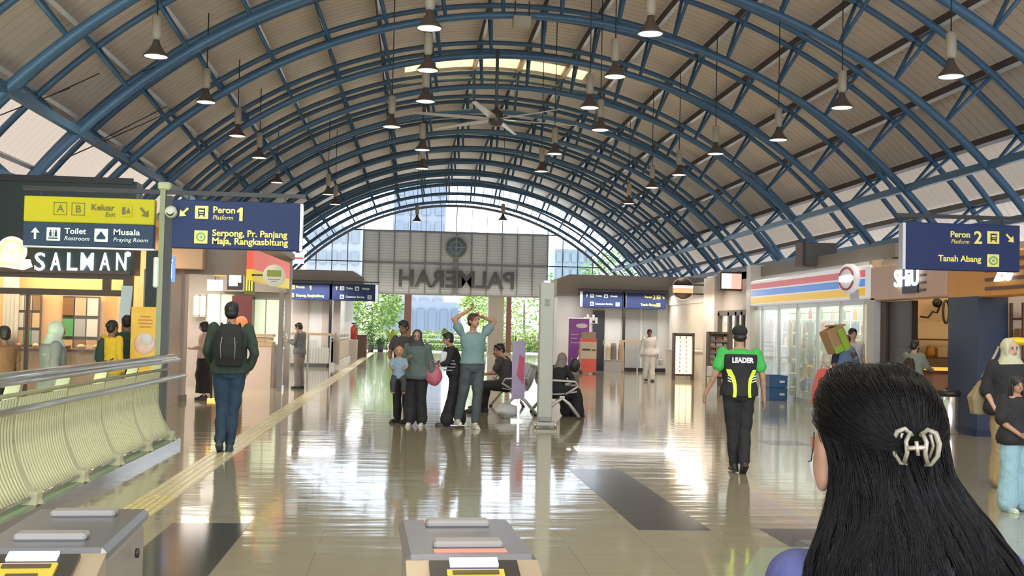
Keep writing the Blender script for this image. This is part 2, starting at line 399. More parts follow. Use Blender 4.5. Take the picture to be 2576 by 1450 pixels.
# above and beside the panel wall
pl = [p for p in poly]
PXL, PXR, PZ0, PZ1 = -2.8-XC, 8.3-XC, 3.5, 7.33
up = [(x, z) for x, z in [(a-XC, b2) for a, b2 in top] if z > PZ1]
g.prism([(up[0][0], PZ1)]+up+[(up[-1][0], PZ1)], 0, 0.012)
for sg, xe in ((-1, PXL), (1, PXR)):
    sd = [(a-XC, b2) for a, b2 in top if b2 <= PZ1+0.25 and (a-XC)*sg > 0 and b2 > 3.2]
    if sg > 0: sd = sd[::1]
    pts = [(xe, 3.2), (xe, PZ1)]+(sd if sg > 0 else sd[::-1]); pts.append((sd[-1][0] if sg > 0 else sd[0][0], 3.2))
    g.prism(pts, 0.0, 0.012)
g.build('pane', gm, w1)
fr = MB()
for r, w in ((R0+0.02, 0.09), (R0+0.75, 0.06), (RS-0.05, 0.09)):
    fr.tube(arc_pts(r, -0.03, rad(-58), rad(58), 60), w, 6)
k = -26
for k in range(-26, 27):
    th = k*rad(2.2); fr.cyl((arc(R0, th)[0]-XC, -0.03, arc(R0, th)[1]), (arc(RS, th)[0]-XC, -0.03, arc(RS, th)[1]), 0.022, seg=5)
xm = -10.6
dxm = (PXR-PXL)/12
for k in range(-9, 22):
    x = PXL+dxm*k
    if abs(x) > 10.4: continue
    zt = math.sqrt(max(R0**2-x*x, 0))+ZC
    zb = PZ1 if PXL-0.01 <= x <= PXR+0.01 else 3.3
    if k % 3 == 0 or zb < PZ1: 
        if zt > zb+0.1: fr.bx(x-0.025, x+0.025, -0.05, 0.03, zb, zt)
    elif zt > zb+0.1: fr.bx(x-0.014, x+0.014, -0.03, 0.03, zb, zt)
for z in (PZ1, 5.43, 3.5):
    hw = math.sqrt(R0**2-(z-ZC)**2)
    if z == PZ1: fr.bx(-hw, hw, -0.05, 0.03, z-0.04, z+0.04)
    else: fr.bx(-hw, PXL, -0.05, 0.03, z-0.03, z+0.03); fr.bx(PXR, hw, -0.05, 0.03, z-0.03, z+0.03)
fr.build('window_frame', framem, w1)
# louvred panel wall carrying the station name (seen from behind)
lv = bpy.data.materials.new('grey_louvre_panel'); lv.use_nodes = True
nt = lv.node_tree; b = nt.nodes['Principled BSDF']; g_ = nt.nodes.new('ShaderNodeNewGeometry'); sx = nt.nodes.new('ShaderNodeSeparateXYZ'); nt.links.new(g_.outputs['Position'], sx.inputs[0])
ml = nt.nodes.new('ShaderNodeMath'); ml.operation = 'MULTIPLY'; ml.inputs[1].default_value = 1/0.16; nt.links.new(sx.outputs['Z'], ml.inputs[0])
fc = nt.nodes.new('ShaderNodeMath'); fc.operation = 'FRACT'; nt.links.new(ml.outputs[0], fc.inputs[0])
rp = nt.nodes.new('ShaderNodeValToRGB'); rp.color_ramp.elements[0].color = (0.50, 0.52, 0.55, 1); rp.color_ramp.elements[1].color = (0.80, 0.83, 0.88, 1); rp.color_ramp.elements[1].position = 0.25
nt.links.new(fc.outputs[0], rp.inputs[0]); nt.links.new(rp.outputs[0], b.inputs['Base Color']); b.inputs['Roughness'].default_value = 0.5
bp = nt.nodes.new('ShaderNodeBump'); bp.inputs['Distance'].default_value = 0.05; nt.links.new(fc.outputs[0], bp.inputs['Height']); nt.links.new(bp.outputs[0], b.inputs['Normal'])
wf = bpy.data.objects.new('wall_end', None); COL.objects.link(wf); wf.location = (XC, Y1, 0); struct(wf)
MB().bx(PXL, PXR, -0.08, 0.08, PZ0, PZ1).build('louvre_panels', lv, wf)
rb = MB()
for k in range(13):
    x = PXL+dxm*k; rb.bx(x-0.035, x+0.035, -0.16, -0.08, PZ0, PZ1)
for z in (PZ0+0.04, 5.38, PZ1-0.04): rb.bx(PXL, PXR, -0.17, -0.08, z-0.045, z+0.045)
rb.bx(-0.16, 0.16, -0.24, -0.08, PZ0, 5.9)
rb.build('panel_ribs', mat('grey_rib', (0.30, 0.305, 0.315), 0.5), wf)
sg = thing('station_name_sign', 'large grey station name letters fixed on the end wall, seen from behind in reverse', 'sign', (XC, Y1-0.2, PZ0))
lg = mat('grey_letter', (0.13, 0.132, 0.14), 0.5)
text_mesh('lettering', 'PALMERAH', 1.42, lg, sg, front(0.08, -0.06, 0.93), 0.12, mirror=True, bold=0.03, width=6.9)
em = thing('round_emblem', 'round blue grey station emblem high on the louvred end wall', 'emblem', (XC, Y1-0.30, 5.75))
Mr = Matrix.Translation((0, 0, 0.66)) @ Matrix.Rotation(PI/2, 4, 'X')
edisc = MB().lathe([(0.0, -0.06), (0.62, -0.06), (0.62, 0.06), (0.0, 0.06)], seg=36, M=Mr).build('disc', mat('emblem_blue', (0.16, 0.23, 0.28), 0.4, vary=0.4, vscale=4), em)
MB().tube([(0.62*math.cos(2*PI*k/36), -0.02, 0.66+0.62*math.sin(2*PI*k/36)) for k in range(36)], 0.06, 6, True).build('rim', mat('emblem_rim', (0.35, 0.34, 0.26), 0.4), edisc)
MB().box((0, -0.08, 0.66), (0.06, 0.03, 1.1)).box((0, -0.08, 0.66), (1.1, 0.03, 0.05)).tube([(0.34*math.cos(2*PI*k/24), -0.08, 0.66+0.34*math.sin(2*PI*k/24)) for k in range(24)], 0.03, 5, True).build('emblem_lines', mat('emblem_light', (0.4, 0.46, 0.48), 0.4), em)
# posts of the open doorway under the panel wall
ob = mat('red_brown_post', (0.20, 0.09, 0.08), 0.5); gp = mat('taupe_pillar', (0.34, 0.31, 0.28), 0.6)
for px, w, mt, lb in ((1025, 0.42, ob, 'slim red brown door post under the end wall, left of the arms-up person'), (1249, 0.95, gp, 'wide taupe pillar under the end wall'), (1274, 0.30, ob, 'slim red brown door post against the wide taupe pillar')):
    p = at(px, 820, 66.9); x = p.x+(0.12 if px == 1274 else -0.06 if px == 1249 else 0)
    pt = thing('door_post', lb, 'post', (x, 66.9, 0)); MB().bx(-w/2, w/2, -0.15, 0.15, 0, 3.5).build('shaft', mt, pt); MB().bx(-w/2-0.05, w/2+0.05, -0.2, 0.2, 0, 0.15).build('plinth', gp, pt)
# side pieces of the end wall
wm = mat('off_white_wall', (0.60, 0.58, 0.55), 0.6, vary=0.05, vscale=2)
struct(MB().bx(-9.6, -5.6, Y1-0.1, Y1+0.1, 0, 3.45).build('wall_end_left', wm)); struct(MB().bx(10.6, 14.2, Y1-0.1, Y1+0.1, 0, 3.45).build('wall_end_right', wm))
# long side walls behind the shops
struct(MB().bx(-9.75, -9.6, Y0, Y1, -0.25, 3.3).build('wall_left', wm)); struct(MB().bx(14.2, 14.35, Y0, Y1, 0, 3.3).build('wall_right', wm))
# ================================================================ lamps and fan
beige = mat('lamp_body_beige', (0.42, 0.37, 0.28), 0.5); brown = mat('lamp_shade_brown', (0.10, 0.075, 0.06), 0.4)
lens = mat('lamp_lens', (0.9, 0.88, 0.82), 0.3, emit=(1.0, 0.95, 0.85), estr=1.3)
lamp0 = thing('pendant_lamp', '', 'lamp')
MB().cyl((0, 0, 0.75), (0, 0, 3.4), 0.012, seg=6).build('rod', rodm, lamp0)
MB().lathe([(0.03, 0.75), (0.085, 0.72), (0.085, 0.36), (0.05, 0.30)], seg=14).build('ballast_housing', beige, lamp0)
lshade = MB().lathe([(0.05, 0.31), (0.07, 0.22), (0.13, 0.12), (0.215, 0.02), (0.22, 0.0), (0.205, 0.0), (0.12, 0.11), (0.03, 0.2)], seg=20).build('lamp_shade', brown, lamp0)
MB().lathe([(0.0, 0.0), (0.2, 0.005), (0.2, 0.015), (0.0, 0.02)], seg=20).build('lens', lens, lshade)
LAMPS = [  # x, y(lens) in the photo, height, words
 (392, 143, 6.2, 'left row, nearest the yellow sign'), (518, 258, 6.3, 'left row, second from the front'), (597, 343, 6.3, 'left row, third from the front'), (652, 398, 6.3, 'left row, fourth from the front'), (697, 460, 6.3, 'left row, fifth from the front'), (825, 490, 6.2, 'left row, sixth from the front'), (843, 515, 6.2, 'left row, the farthest'),
 (1080, 72, 6.4, 'left of centre row, the nearest'), (1076, 178, 6.5, 'left of centre row, second from the front'), (1070, 256, 6.4, 'left of centre row, third from the front'), (985, 320, 6.2, 'just left of the ceiling fan'), (1062, 378, 6.4, 'left of centre row, beyond the fan'), (1062, 425, 6.4, 'left of centre row, next beyond the fan'), (1049, 558, 6.4, 'dark against the left of the glass gable'),
 (1636, 86, 6.4, 'right of centre row, the nearest'), (1547, 194, 6.4, 'right of centre row, second from the front'), (1483, 272, 6.4, 'right of centre row, third from the front'), (1510, 328, 6.3, 'to the right of the ceiling fan'), (1395, 388, 6.4, 'right of centre row, fifth from the front'), (1362, 432, 6.4, 'right of centre row, next to last'), (1265, 555, 6.4, 'dark against the right of the glass gable'),
 (2392, 194, 5.8, 'right row, above the platform 2 sign'), (2118, 272, 6.0, 'right row, second from the front'), (1958, 353, 6.0, 'right row, third from the front'), (1800, 388, 6.2, 'right row, fourth from the front'), (1708, 441, 6.2, 'right row, fifth from the front'), (1640, 473, 6.2, 'right row, sixth from the front'), (1582, 513, 6.2, 'right row, the farthest')]
for i, (px, py, z, w) in enumerate(LAMPS):
    p = onfloor(px, py, z); l = lamp0 if i == 0 else copy_tree(lamp0)
    l.location = p; l['label'] = 'bell-shaped pendant lamp, ' + w; l['group'] = 'pendant lamps hanging from the trusses'
    roof = math.sqrt(max((R0+0.9)**2-(p.x-XC)**2, 1))+ZC
    rod = [c for c in l.children if c.name.startswith('rod')][0]
    rod.scale = (1, 1, max(0.3, (roof+0.5-z-0.75)/2.65)); rod.location = (0, 0, 0.75-0.75*rod.scale.z)
for i, (x, y, z) in enumerate([(0.2, -3, 6.4), (4, -3, 6.4), (0.2, 3, 6.4), (4, 3, 6.4), (0.2, 9.5, 6.4), (4, 9.5, 6.4), (0.2, 14.5, 6.4), (4, 14.5, 6.4), (-4.6, 12, 6.2), (9, 9, 5.9), (-4.6, 21, 6.2), (9, 21, 5.9), (2, 27, 6.3), (-4.6, 34, 6.2), (8.3, 34, 6.1), (2, 45, 6.3), (2, 55, 6.3), (-0.5, 62, 6.3), (6, 62, 6.3)]):
    L = bpy.data.lights.new('lamp_light', 'SPOT'); L.energy = 215; L.color = (1.0, 0.90, 0.72); L.spot_size = rad(150); L.spot_blend = 0.6; L.shadow_soft_size = 0.2
    if y > 50: L.energy = 900
    elif y > 26: L.energy = 650
    o = bpy.data.objects.new('lamp_light', L); COL.objects.link(o); o.location = (x, y, z-0.05)
# ceiling fan
fp = at(1248, 300, 29.5)
fan = thing('ceiling_fan', 'large six-bladed ceiling fan hanging at the middle of the hall roof', 'fan', fp)
MB().lathe([(0.05, 0.28), (0.17, 0.2), (0.2, 0.05), (0.2, -0.08), (0.13, -0.18), (0.04, -0.2)], seg=20).build('motor_housing', mat('fan_motor', (0.07, 0.06, 0.06), 0.4), fan)
MB().cyl((0, 0, 0.2), (0, 0, 1.85), 0.045, seg=8).build('down_rod', mat('fan_rod', (0.09, 0.1, 0.12), 0.4), fan)
blm = mat('fan_blade_aluminium', (0.62, 0.60, 0.58), 0.35, metal=0.4)
for k in range(6):
    a = rad(12+60*k); R = Matrix.Rotation(a, 4, 'Z') @ Matrix.Rotation(rad(10), 4, 'X')
    MB().prism([(0.18, -0.05), (0.5, -0.13), (2.3, -0.07), (2.3, 0.05), (0.5, 0.1), (0.18, 0.05)], -0.01, 0.01, 'Z').build('blade', blm, fan).matrix_local = R
# little boxes among the trusses
for px, py, w, lb in ((1313, 56, 0.42, 'small beige junction box hanging under a truss near the roof crown'), (2060, 640, 0.75, 'dark speaker box standing above the striped shop sign')):
    p = at(px, py, 25.6 if px < 2000 else 24.5); t = thing('ceiling_box', lb, 'box', (p.x, p.y, p.z))
    MB().box((0, 0, 0), (w, 0.3, 0.25 if px < 2000 else 0.5), None, 0.02).build('housing', beige if px < 2000 else mat('dark_box', (0.05, 0.05, 0.05), 0.5), t)
    if px < 2000: MB().bx(-w/2+0.03, -w/2+0.06, -0.02, 0.02, 0.1, 0.5).bx(w/2-0.06, w/2-0.03, -0.02, 0.02, 0.1, 0.5).build('hanger', rodm, t)
    else: MB().bx(-0.52, -0.42, -0.08, 0.08, -0.3, 0.25).bx(-0.42, 0.0, -0.05, 0.05, -0.3, -0.25).build('bracket', mat('brown_bracket', (0.12, 0.08, 0.06), 0.5), t)

# ================================================================ way-finding signs
navy = mat('navy_sign', (0.022, 0.036, 0.11), 0.45, emit=(0.05, 0.07, 0.22), estr=0.03, spec=0.2)
dnavy = mat('slate_navy_sign', (0.028, 0.05, 0.095), 0.5, spec=0.2)
yel = mat('yellow_sign', (0.44, 0.385, 0.012), 0.5, spec=0.25)
yt = mat('yellow_sign_text', (0.85, 0.75, 0.20), 0.5); wt = mat('pale_sign_text', (0.72, 0.80, 0.76), 0.5); kt = mat('dark_sign_text', (0.12, 0.11, 0.02), 0.5)
alu = mat('aluminium_trim', (0.55, 0.56, 0.58), 0.3, metal=0.7)
blackm = mat('black_steel', (0.02, 0.02, 0.022), 0.4)
olive = mat('olive_post_paint', (0.22, 0.24, 0.14), 0.45)
def pict(m_bg, m_fg, parent, x, z, s, kind, y=-0.07):
    parent = MB().box((x, y, z), (s, 0.012, s), None, 0.005).build('pictogram_tile', m_bg, parent)
    q = MB(); yy = y-0.012
    if kind == 'train':
        q.box((x, yy, z+0.05*s), (0.5*s, 0.008, 0.5*s)); q.prism([(x-0.28*s, z-0.36*s), (x-0.2*s, z-0.36*s), (x-0.1*s, z-0.2*s), (x+0.1*s, z-0.2*s), (x+0.2*s, z-0.36*s), (x+0.28*s, z-0.36*s), (x+0.16*s, z-0.16*s), (x-0.16*s, z-0.16*s)], yy-0.004, yy+0.004)
        o = q.build('pictogram', m_fg, parent); MB().box((x, yy-0.006, z+0.1*s), (0.36*s, 0.006, 0.14*s)).box((x, yy-0.006, z-0.1*s), (0.3*s, 0.006, 0.05*s)).build('pictogram', m_bg, parent); return
    if kind == 'ring':
        q.tube([(x+0.3*s*math.cos(2*PI*k/20), yy, z+0.3*s*math.sin(2*PI*k/20)) for k in range(20)], 0.05*s, 5, True); q.box((x, yy, z), (0.16*s, 0.008, 0.2*s))
    elif kind == 'mosque':
        q.prism([(x-0.32*s, z-0.3*s), (x-0.32*s, z-0.12*s), (x-0.14*s, z+0.1*s), (x, z+0.3*s), (x+0.14*s, z+0.1*s), (x+0.32*s, z-0.12*s), (x+0.32*s, z-0.3*s)][::-1], yy-0.004, yy+0.004)
    elif kind == 'toilet':
        for dx in (-0.2, 0.2): q.box((x+dx*s, yy, z-0.02*s), (0.16*s, 0.008, 0.34*s)); q.box((x+dx*s, yy, z+0.24*s), (0.11*s, 0.008, 0.11*s))
        q.box((x, yy, z-0.32*s), (0.7*s, 0.008, 0.07*s)).box((x, yy, z), (0.02*s, 0.008, 0.6*s))
    elif kind == 'exit':
        q.box((x-0.18*s, yy, z), (0.26*s, 0.008, 0.6*s)).prism([(x, z-0.2*s), (x+0.36*s, z-0.2*s), (x+0.2*s, z+0.25*s)], yy-0.004, yy+0.004)
    q.build('pictogram', m_fg, parent)
def arrow(m, parent, x, z, s, ang, y=-0.07):
    q = MB(); c, sn = math.cos(ang), math.sin(ang)
    pts = [(-0.09, -0.5), (0.09, -0.5), (0.09, 0.05), (0.36, 0.05), (0, 0.5), (-0.36, 0.05), (-0.09, 0.05)]
    pts = [(x+s*(c*a-sn*b2), z+s*(sn*a+c*b2)) for a, b2 in pts]
    q.prism(pts, y-0.006, y+0.004).build('arrow', m, parent)
def one_digit(m, parent, x, z, h):
    MB().prism([(x-0.02, z-h/2), (x+0.02, z-h/2), (x+0.02, z+h/2), (x-0.012, z+h/2), (x-0.055, z+h/2-0.045), (x-0.04, z+h/2-0.07), (x-0.02, z+h/2-0.05)], -0.072, -0.062).build('lettering', m, parent)
def board(m, parent, x0, x1, z0, z1, name='sign_panel'):
    return MB().box(((x0+x1)/2, 0, (z0+z1)/2), (x1-x0, 0.12, z1-z0), None, 0.01).build(name, m, parent)
SY = 14.3
# yellow exit sign
s1 = thing('wayfinding_sign', 'yellow and dark blue exit, toilet and prayer room sign hanging left of the olive post', 'sign', (-4.0, SY, 2.42))
board(yel, s1, -0.78, 0.80, 0.30, 0.62, 'yellow_panel'); board(dnavy, s1, -0.78, 0.80, 0.0, 0.30, 'blue_panel')
MB().bx(-0.79, 0.81, -0.065, 0.065, -0.02, 0.0).build('trim_bar', alu, s1)
for i, ch in enumerate('AB'):
    x = -0.34+0.215*i
    MB().bx(x-0.08, x+0.08, -0.066, -0.062, 0.39, 0.397).bx(x-0.08, x+0.08, -0.066, -0.062, 0.54, 0.547).bx(x-0.08, x-0.073, -0.066, -0.062, 0.39, 0.547).bx(x+0.073, x+0.08, -0.066, -0.062, 0.39, 0.547).build('letter_frame', kt, s1)
    text_mesh('letter', ch, 0.13, kt, s1, front(x, -0.066, 0.465), 0.006)
text_mesh('lettering', 'Keluar', 0.105, kt, s1, front(0.17, -0.066, 0.495), 0.006, bold=0.002, width=0.28)
text_mesh('lettering', 'Exit', 0.08, kt, s1, front(0.26, -0.066, 0.41), 0.006, shear=0.2)
pict(yel, kt, s1, 0.455, 0.465, 0.15, 'exit', -0.064)
arrow(kt, s1, 0.68, 0.45, 0.15, rad(-140), -0.066)
arrow(wt, s1, -0.63, 0.155, 0.145, 0, -0.066)
pict(wt, dnavy, s1, -0.41, 0.15, 0.165, 'toilet'); pict(wt, dnavy, s1, 0.165, 0.15, 0.165, 'mosque')
text_mesh('lettering', 'Toilet', 0.10, wt, s1, front(-0.15, -0.066, 0.19), 0.006, bold=0.002, width=0.26)
text_mesh('lettering', 'Restroom', 0.07, wt, s1, front(-0.13, -0.066, 0.10), 0.006, shear=0.2, width=0.3)
text_mesh('lettering', 'Musala', 0.10, wt, s1, front(0.47, -0.066, 0.195), 0.006, bold=0.002, width=0.32)
text_mesh('lettering', 'Praying Room', 0.07, wt, s1, front(0.52, -0.066, 0.10), 0.006, shear=0.2, width=0.42)
# platform 1 sign
s2 = thing('wayfinding_sign', 'dark blue platform 1 sign with yellow lettering, hanging right of the olive post', 'sign', (-2.2, SY, 2.44))
board(navy, s2, -0.78, 0.80, 0.0, 0.61)
MB().bx(0.80, 0.83, -0.065, 0.065, 0.0, 0.60).build('trim_bar', alu, s2)
arrow(yt, s2, -0.64, 0.45, 0.15, rad(135)); pict(yt, navy, s2, -0.42, 0.455, 0.165, 'train'); pict(yt, mat('green_ring', (0.15, 0.40, 0.25), 0.5), s2, -0.42, 0.145, 0.165, 'ring')
text_mesh('lettering', 'Peron', 0.115, yt, s2, front(-0.145, -0.066, 0.49), 0.006, bold=0.003, width=0.27)
text_mesh('lettering', 'Platform', 0.08, yt, s2, front(-0.16, -0.066, 0.395), 0.006, shear=0.2, width=0.25)
one_digit(yt, s2, 0.065, 0.445, 0.17)
text_mesh('lettering', 'Serpong, Pr. Panjang', 0.115, yt, s2, front(0.18, -0.066, 0.20), 0.006, bold=0.003, width=0.93)
text_mesh('lettering', 'Maja, Rangkasbitung', 0.115, yt, s2, front(0.185, -0.066, 0.10), 0.006, bold=0.003, width=0.94)
# its post with the cross bar
sp = thing('sign_post', 'olive steel post standing at the balustrade end and carrying two signs', 'post', (-3.1, SY+0.02, 0))
MB().bx(-0.045, 0.02, -0.05, 0.05, 0, 3.2).build('post_shaft', olive, sp); MB().bx(0.02, 0.10, -0.04, 0.06, 0, 3.1).build('post_back', blackm, sp)
MB().bx(-1.72, 1.75, -0.03, 0.03, 3.12, 3.17).build('cross_bar', blackm, sp)
for x in (-1.5, -0.3, 0.3, 1.5): MB().bx(x-0.012, x+0.012, -0.01, 0.01, 3.03, 3.13).build('hanger', blackm, sp)
MB().box((0.0, 0, 3.22), (0.16, 0.12, 0.1), None, 0.02).build('cap', mat('olive_cap', (0.35, 0.36, 0.22), 0.5), sp)
MB().box((-0.06, -0.04, 2.13), (0.07, 0.08, 0.38), None, 0.015).build('conduit_box', mat('conduit_white', (0.62, 0.64, 0.60), 0.5), sp)
cc = thing('security_camera', 'small round security camera on the olive post beside the platform 1 sign', 'camera', (-2.98, SY-0.14, 2.88))
MB().lathe([(0.0, -0.05), (0.07, -0.05), (0.075, 0.03), (0.04, 0.07), (0, 0.07)], seg=16, M=Matrix.Rotation(rad(75), 4, 'X')).build('housing', mat('camera_housing', (0.5, 0.52, 0.45), 0.4), cc)
MB().lathe([(0.0, -0.01), (0.045, -0.01), (0.045, 0.01), (0, 0.01)], seg=14, M=Matrix.Translation((0, -0.055, -0.01)) @ Matrix.Rotation(rad(80), 4, 'X')).build('camera_lens', blackm, cc)
# platform 2 sign on the right
s3 = thing('wayfinding_sign', 'dark blue platform 2 sign with yellow lettering, hanging over the right side of the hall', 'sign', (7.18, 14.3, 2.43))
board(navy, s3, -0.62, 0.98, 0.0, 0.63); MB().bx(-0.66, -0.62, -0.065, 0.065, 0, 0.62).build('trim_bar', alu, s3)
text_mesh('lettering', 'Peron', 0.115, yt, s3, front(0.135, -0.066, 0.48), 0.006, bold=0.003, width=0.27)
text_mesh('lettering', 'Platform', 0.08, yt, s3, front(0.135, -0.066, 0.385), 0.006, shear=0.2, width=0.25)
text_mesh('lettering', '2', 0.235, yt, s3, front(0.385, -0.066, 0.44), 0.006, bold=0.005)
text_mesh('lettering', 'Tanah Abang', 0.115, yt, s3, front(0.13, -0.066, 0.155), 0.006, bold=0.003, width=0.60)
pict(yt, navy, s3, 0.595, 0.455, 0.17, 'train'); pict(yt, MATS['green_ring'], s3, 0.595, 0.145, 0.17, 'ring'); arrow(yt, s3, 0.83, 0.45, 0.15, rad(-135))
MB().bx(-0.72, 1.2, -0.03, 0.03, 0.70, 0.75).bx(-0.45, -0.43, -0.01, 0.01, 0.6, 0.72).bx(0.75, 0.77, -0.01, 0.01, 0.6, 0.72).build('cross_bar', blackm, s3)
p2 = thing('sign_post', 'dark steel post carrying the platform 2 sign at the right picture edge', 'post', (8.42, 14.3, 0)); MB().bx(-0.05, 0.05, -0.05, 0.05, 0, 3.2).build('post_shaft', olive, p2)
# far pairs of signs
def far_sign(x, y, label, kind, post=None):
    t = thing('wayfinding_sign', label, 'sign', (x, y, 2.45)); board(navy, t, -0.78, 0.78, 0, 0.61)
    MB().bx(0.78 if kind in 'ab' else -0.88, 0.88 if kind in 'ab' else -0.78, -0.05, 0.05, 0.02, 0.6).build('trim_bar', alu, t)
    if kind == 'a':
        text_mesh('lettering', 'Peron', 0.13, yt, t, front(-0.28, -0.066, 0.45), 0.006, bold=0.004); one_digit(yt, t, 0.1, 0.44, 0.16); pict(yt, navy, t, -0.55, 0.45, 0.15, 'train')
        text_mesh('lettering', 'Serpong, Rangkasbitung', 0.13, yt, t, front(0.08, -0.066, 0.15), 0.006, bold=0.004, width=1.0); pict(yt, navy, t, -0.57, 0.15, 0.15, 'ring')
    elif kind == 'd':
        text_mesh('lettering', 'Peron', 0.12, yt, t, front(0.08, -0.066, 0.45), 0.006, bold=0.004); text_mesh('lettering', '2', 0.22, yt, t, front(0.31, -0.066, 0.44), 0.006, bold=0.005); pict(yt, navy, t, 0.48, 0.45, 0.15, 'train'); arrow(yt, t, 0.67, 0.45, 0.13, rad(-135))
        text_mesh('lettering', 'Tanah Abang', 0.12, yt, t, front(0.08, -0.066, 0.15), 0.006, bold=0.004, width=0.6); pict(yt, navy, t, 0.48, 0.15, 0.15, 'ring')
    else:
        arrow(wt, t, -0.62, 0.45, 0.14, 0); pict(wt, navy, t, -0.42, 0.45, 0.15, 'toilet'); text_mesh('lettering', 'Toilet', 0.1, wt, t, front(-0.16, -0.066, 0.45), 0.006, bold=0.003)
        pict(wt, navy, t, 0.12, 0.45, 0.15, 'mosque'); text_mesh('lettering', 'Musala', 0.1, wt, t, front(0.43, -0.066, 0.45), 0.006, bold=0.003)
        pict(wt, navy, t, -0.42, 0.14, 0.15, 'exit'); text_mesh('lettering', 'Customer Service', 0.1, wt, t, front(0.05, -0.066, 0.14), 0.006, bold=0.003, width=0.68); pict(wt, navy, t, 0.58, 0.14, 0.15, 'train')
    return t
far_sign(-3.67, 41.0, 'small dark blue sign with yellow lines in front of the left far kiosk', 'a'); far_sign(-2.02, 41.0, 'small dark blue sign with white symbols hanging left of the end wall', 'b')
far_sign(7.42, 42.4, 'small dark blue sign with white symbols in front of the right far kiosk', 'c'); far_sign(9.12, 42.4, 'small dark blue platform 2 sign with yellow number, right far kiosk', 'd')
for x, y, lb, a, c_ in ((-2.84, 41.0, 'slim dark post between the pair of far left signs', -1.7, 1.75), (8.27, 42.4, 'slim dark post between the pair of far right signs', -1.8, 1.7)):
    t = thing('sign_post', lb, 'post', (x, y, 0)); MB().bx(-0.05, 0.05, -0.05, 0.05, 0, 3.15).build('post_shaft', blackm, t); MB().bx(a, c_, -0.02, 0.02, 3.12, 3.17).build('cross_bar', blackm, t)
    for q in (a+0.3, c_-0.3): MB().bx(q-0.01, q+0.01, -0.01, 0.01, 3.0, 3.13).build('hanger', blackm, t)

# ================================================================ stair void and balustrade, left
lime = mat('lime_slat_panel', (0.66, 0.68, 0.42), 0.35, bump=0.2, bscale=8)
limep = mat('lime_post_paint', (0.52, 0.52, 0.34), 0.45); steel = mat('brushed_steel', (0.62, 0.61, 0.60), 0.22, metal=0.9, vary=0.05)
curbm = mat('green_grey_curb', (0.30, 0.40, 0.26), 0.5, vary=0.1)
BX, BY0, BY1 = -2.95, 2.0, 14.35
struct(MB().bx(-3.22, -2.80, BY0, 14.1, -0.3, 0.10).build('trim_1', curbm))
struct(MB().bx(-2.80, -2.76, BY0, 14.1, -0.0, 0.085).build('trim_2', steel))
vw = mat('void_wall', (0.42, 0.50, 0.30), 0.7)
struct(MB().bx(-6.7, -2.8, BY0, 14.4, -3.6, -3.5).build('floor', vw)); struct(MB().bx(-6.6, -2.8, 14.1, 14.3, -3.5, -0.25).build('wall_void_end', vw)); struct(MB().bx(-2.9, -2.8, BY0, 14.1, -3.5, -0.25).build('wall_void_side', vw)); struct(MB().bx(-6.7, -6.6, BY0, 14.1, -3.5, -0.25).build('wall_void_far', vw))
for y in (5, 10):
    L = bpy.data.lights.new('stairwell_tube', 'AREA'); L.shape = 'RECTANGLE'; L.size = 3.0; L.size_y = 0.3; L.energy = 215; L.color = (0.85, 1.0, 0.45)
    o = bpy.data.objects.new('stairwell_tube_light', L); COL.objects.link(o); o.location = (-4.7, y, -1.2); o.rotation_euler = (0, PI, 0)
def bprof(t):   # 0 bottom .. 1 top ; offset of the curved infill from BX
    return -0.03+0.13*(1-t)**3-0.075*math.sin(PI*t)
def balustrade(name, label, bx, ya, yb, ys, side=1):
    t = thing(name, label, 'balustrade', (bx, ya, 0))
    L = yb-ya
    MB().tube([(0, 0, 1.06), (0, L+0.3, 1.06)], 0.05, 12).build('handrail', steel, t)
    MB().tube([(side*0.075, 0, 1.035), (side*0.075, L+0.28, 1.035)], 0.022, 8).build('side_rail', steel, t)
    MB().tube([(side*0.10, 0, 0.83), (side*0.10, L+0.55, 0.83)], 0.03, 10).build('lower_handrail', steel, t)
    MB().tube([(0, 0, 0.93), (0, L, 0.93)], 0.018, 8).build('mid_rail', limep, t)
    ys = [y-ya for y in ys]
    for i, y in enumerate(ys):
        rings = []
        for k in range(13):
            f = k/12; x = side*bprof(f)+0.0; z = 0.1+0.93*f; w = 0.055+0.05*(1-f)**3
            rings.append([(x-w, y-0.03, z), (x+w, y-0.03, z), (x+w, y+0.03, z), (x-w, y+0.03, z)])
        po = MB().loft(rings, True, False).build('post', limep, t)
        MB().box((side*0.10, y, 0.14), (0.16, 0.16, 0.12), None, 0.02).build('post_foot', limep, po)
        if i < len(ys)-1:
            y2 = ys[i+1]-0.05; y1 = y+0.05; m = MB(); rings = []
            n = max(6, int((y2-y1)/0.062))
            for k in range(15):
                f = 0.06+0.80*k/14; x = side*bprof(f); z = 0.1+0.93*f
                rings.append([(x+side*0.05, y1, z), (x+side*0.05, y2, z), (x+side*0.035, y2, z), (x+side*0.035, y1, z)])
            m.loft(rings, True, True)
            for j in range(n+1):
                yy = y1+(y2-y1)*j/n
                m.tube([(side*(bprof(0.06+0.8*k/9)+0.055), yy, 0.1+0.93*(0.06+0.8*k/9)) for k in range(10)], 0.013, 5)
            m.build('slat_panel', lime, t)
            MB().tube([(side*0.13, y1, 0.15), (side*0.13, y2, 0.15)], 0.016, 6).build('bottom_rail', steel, t)
    return t
ysb = [2.6, 3.85, 5.1, 6.35, 7.6, 8.85, 10.1, 11.3, 12.55, 13.75]
balustrade('balustrade', 'lime green slatted balustrade with steel handrails in front of the stair void', BX, 2.0, 14.15, ysb)
balustrade('balustrade', 'far lime green balustrade on the other side of the stair void', -6.5, 2.0, 14.15, ysb[::2]+[13.75] if False else ysb, -1)

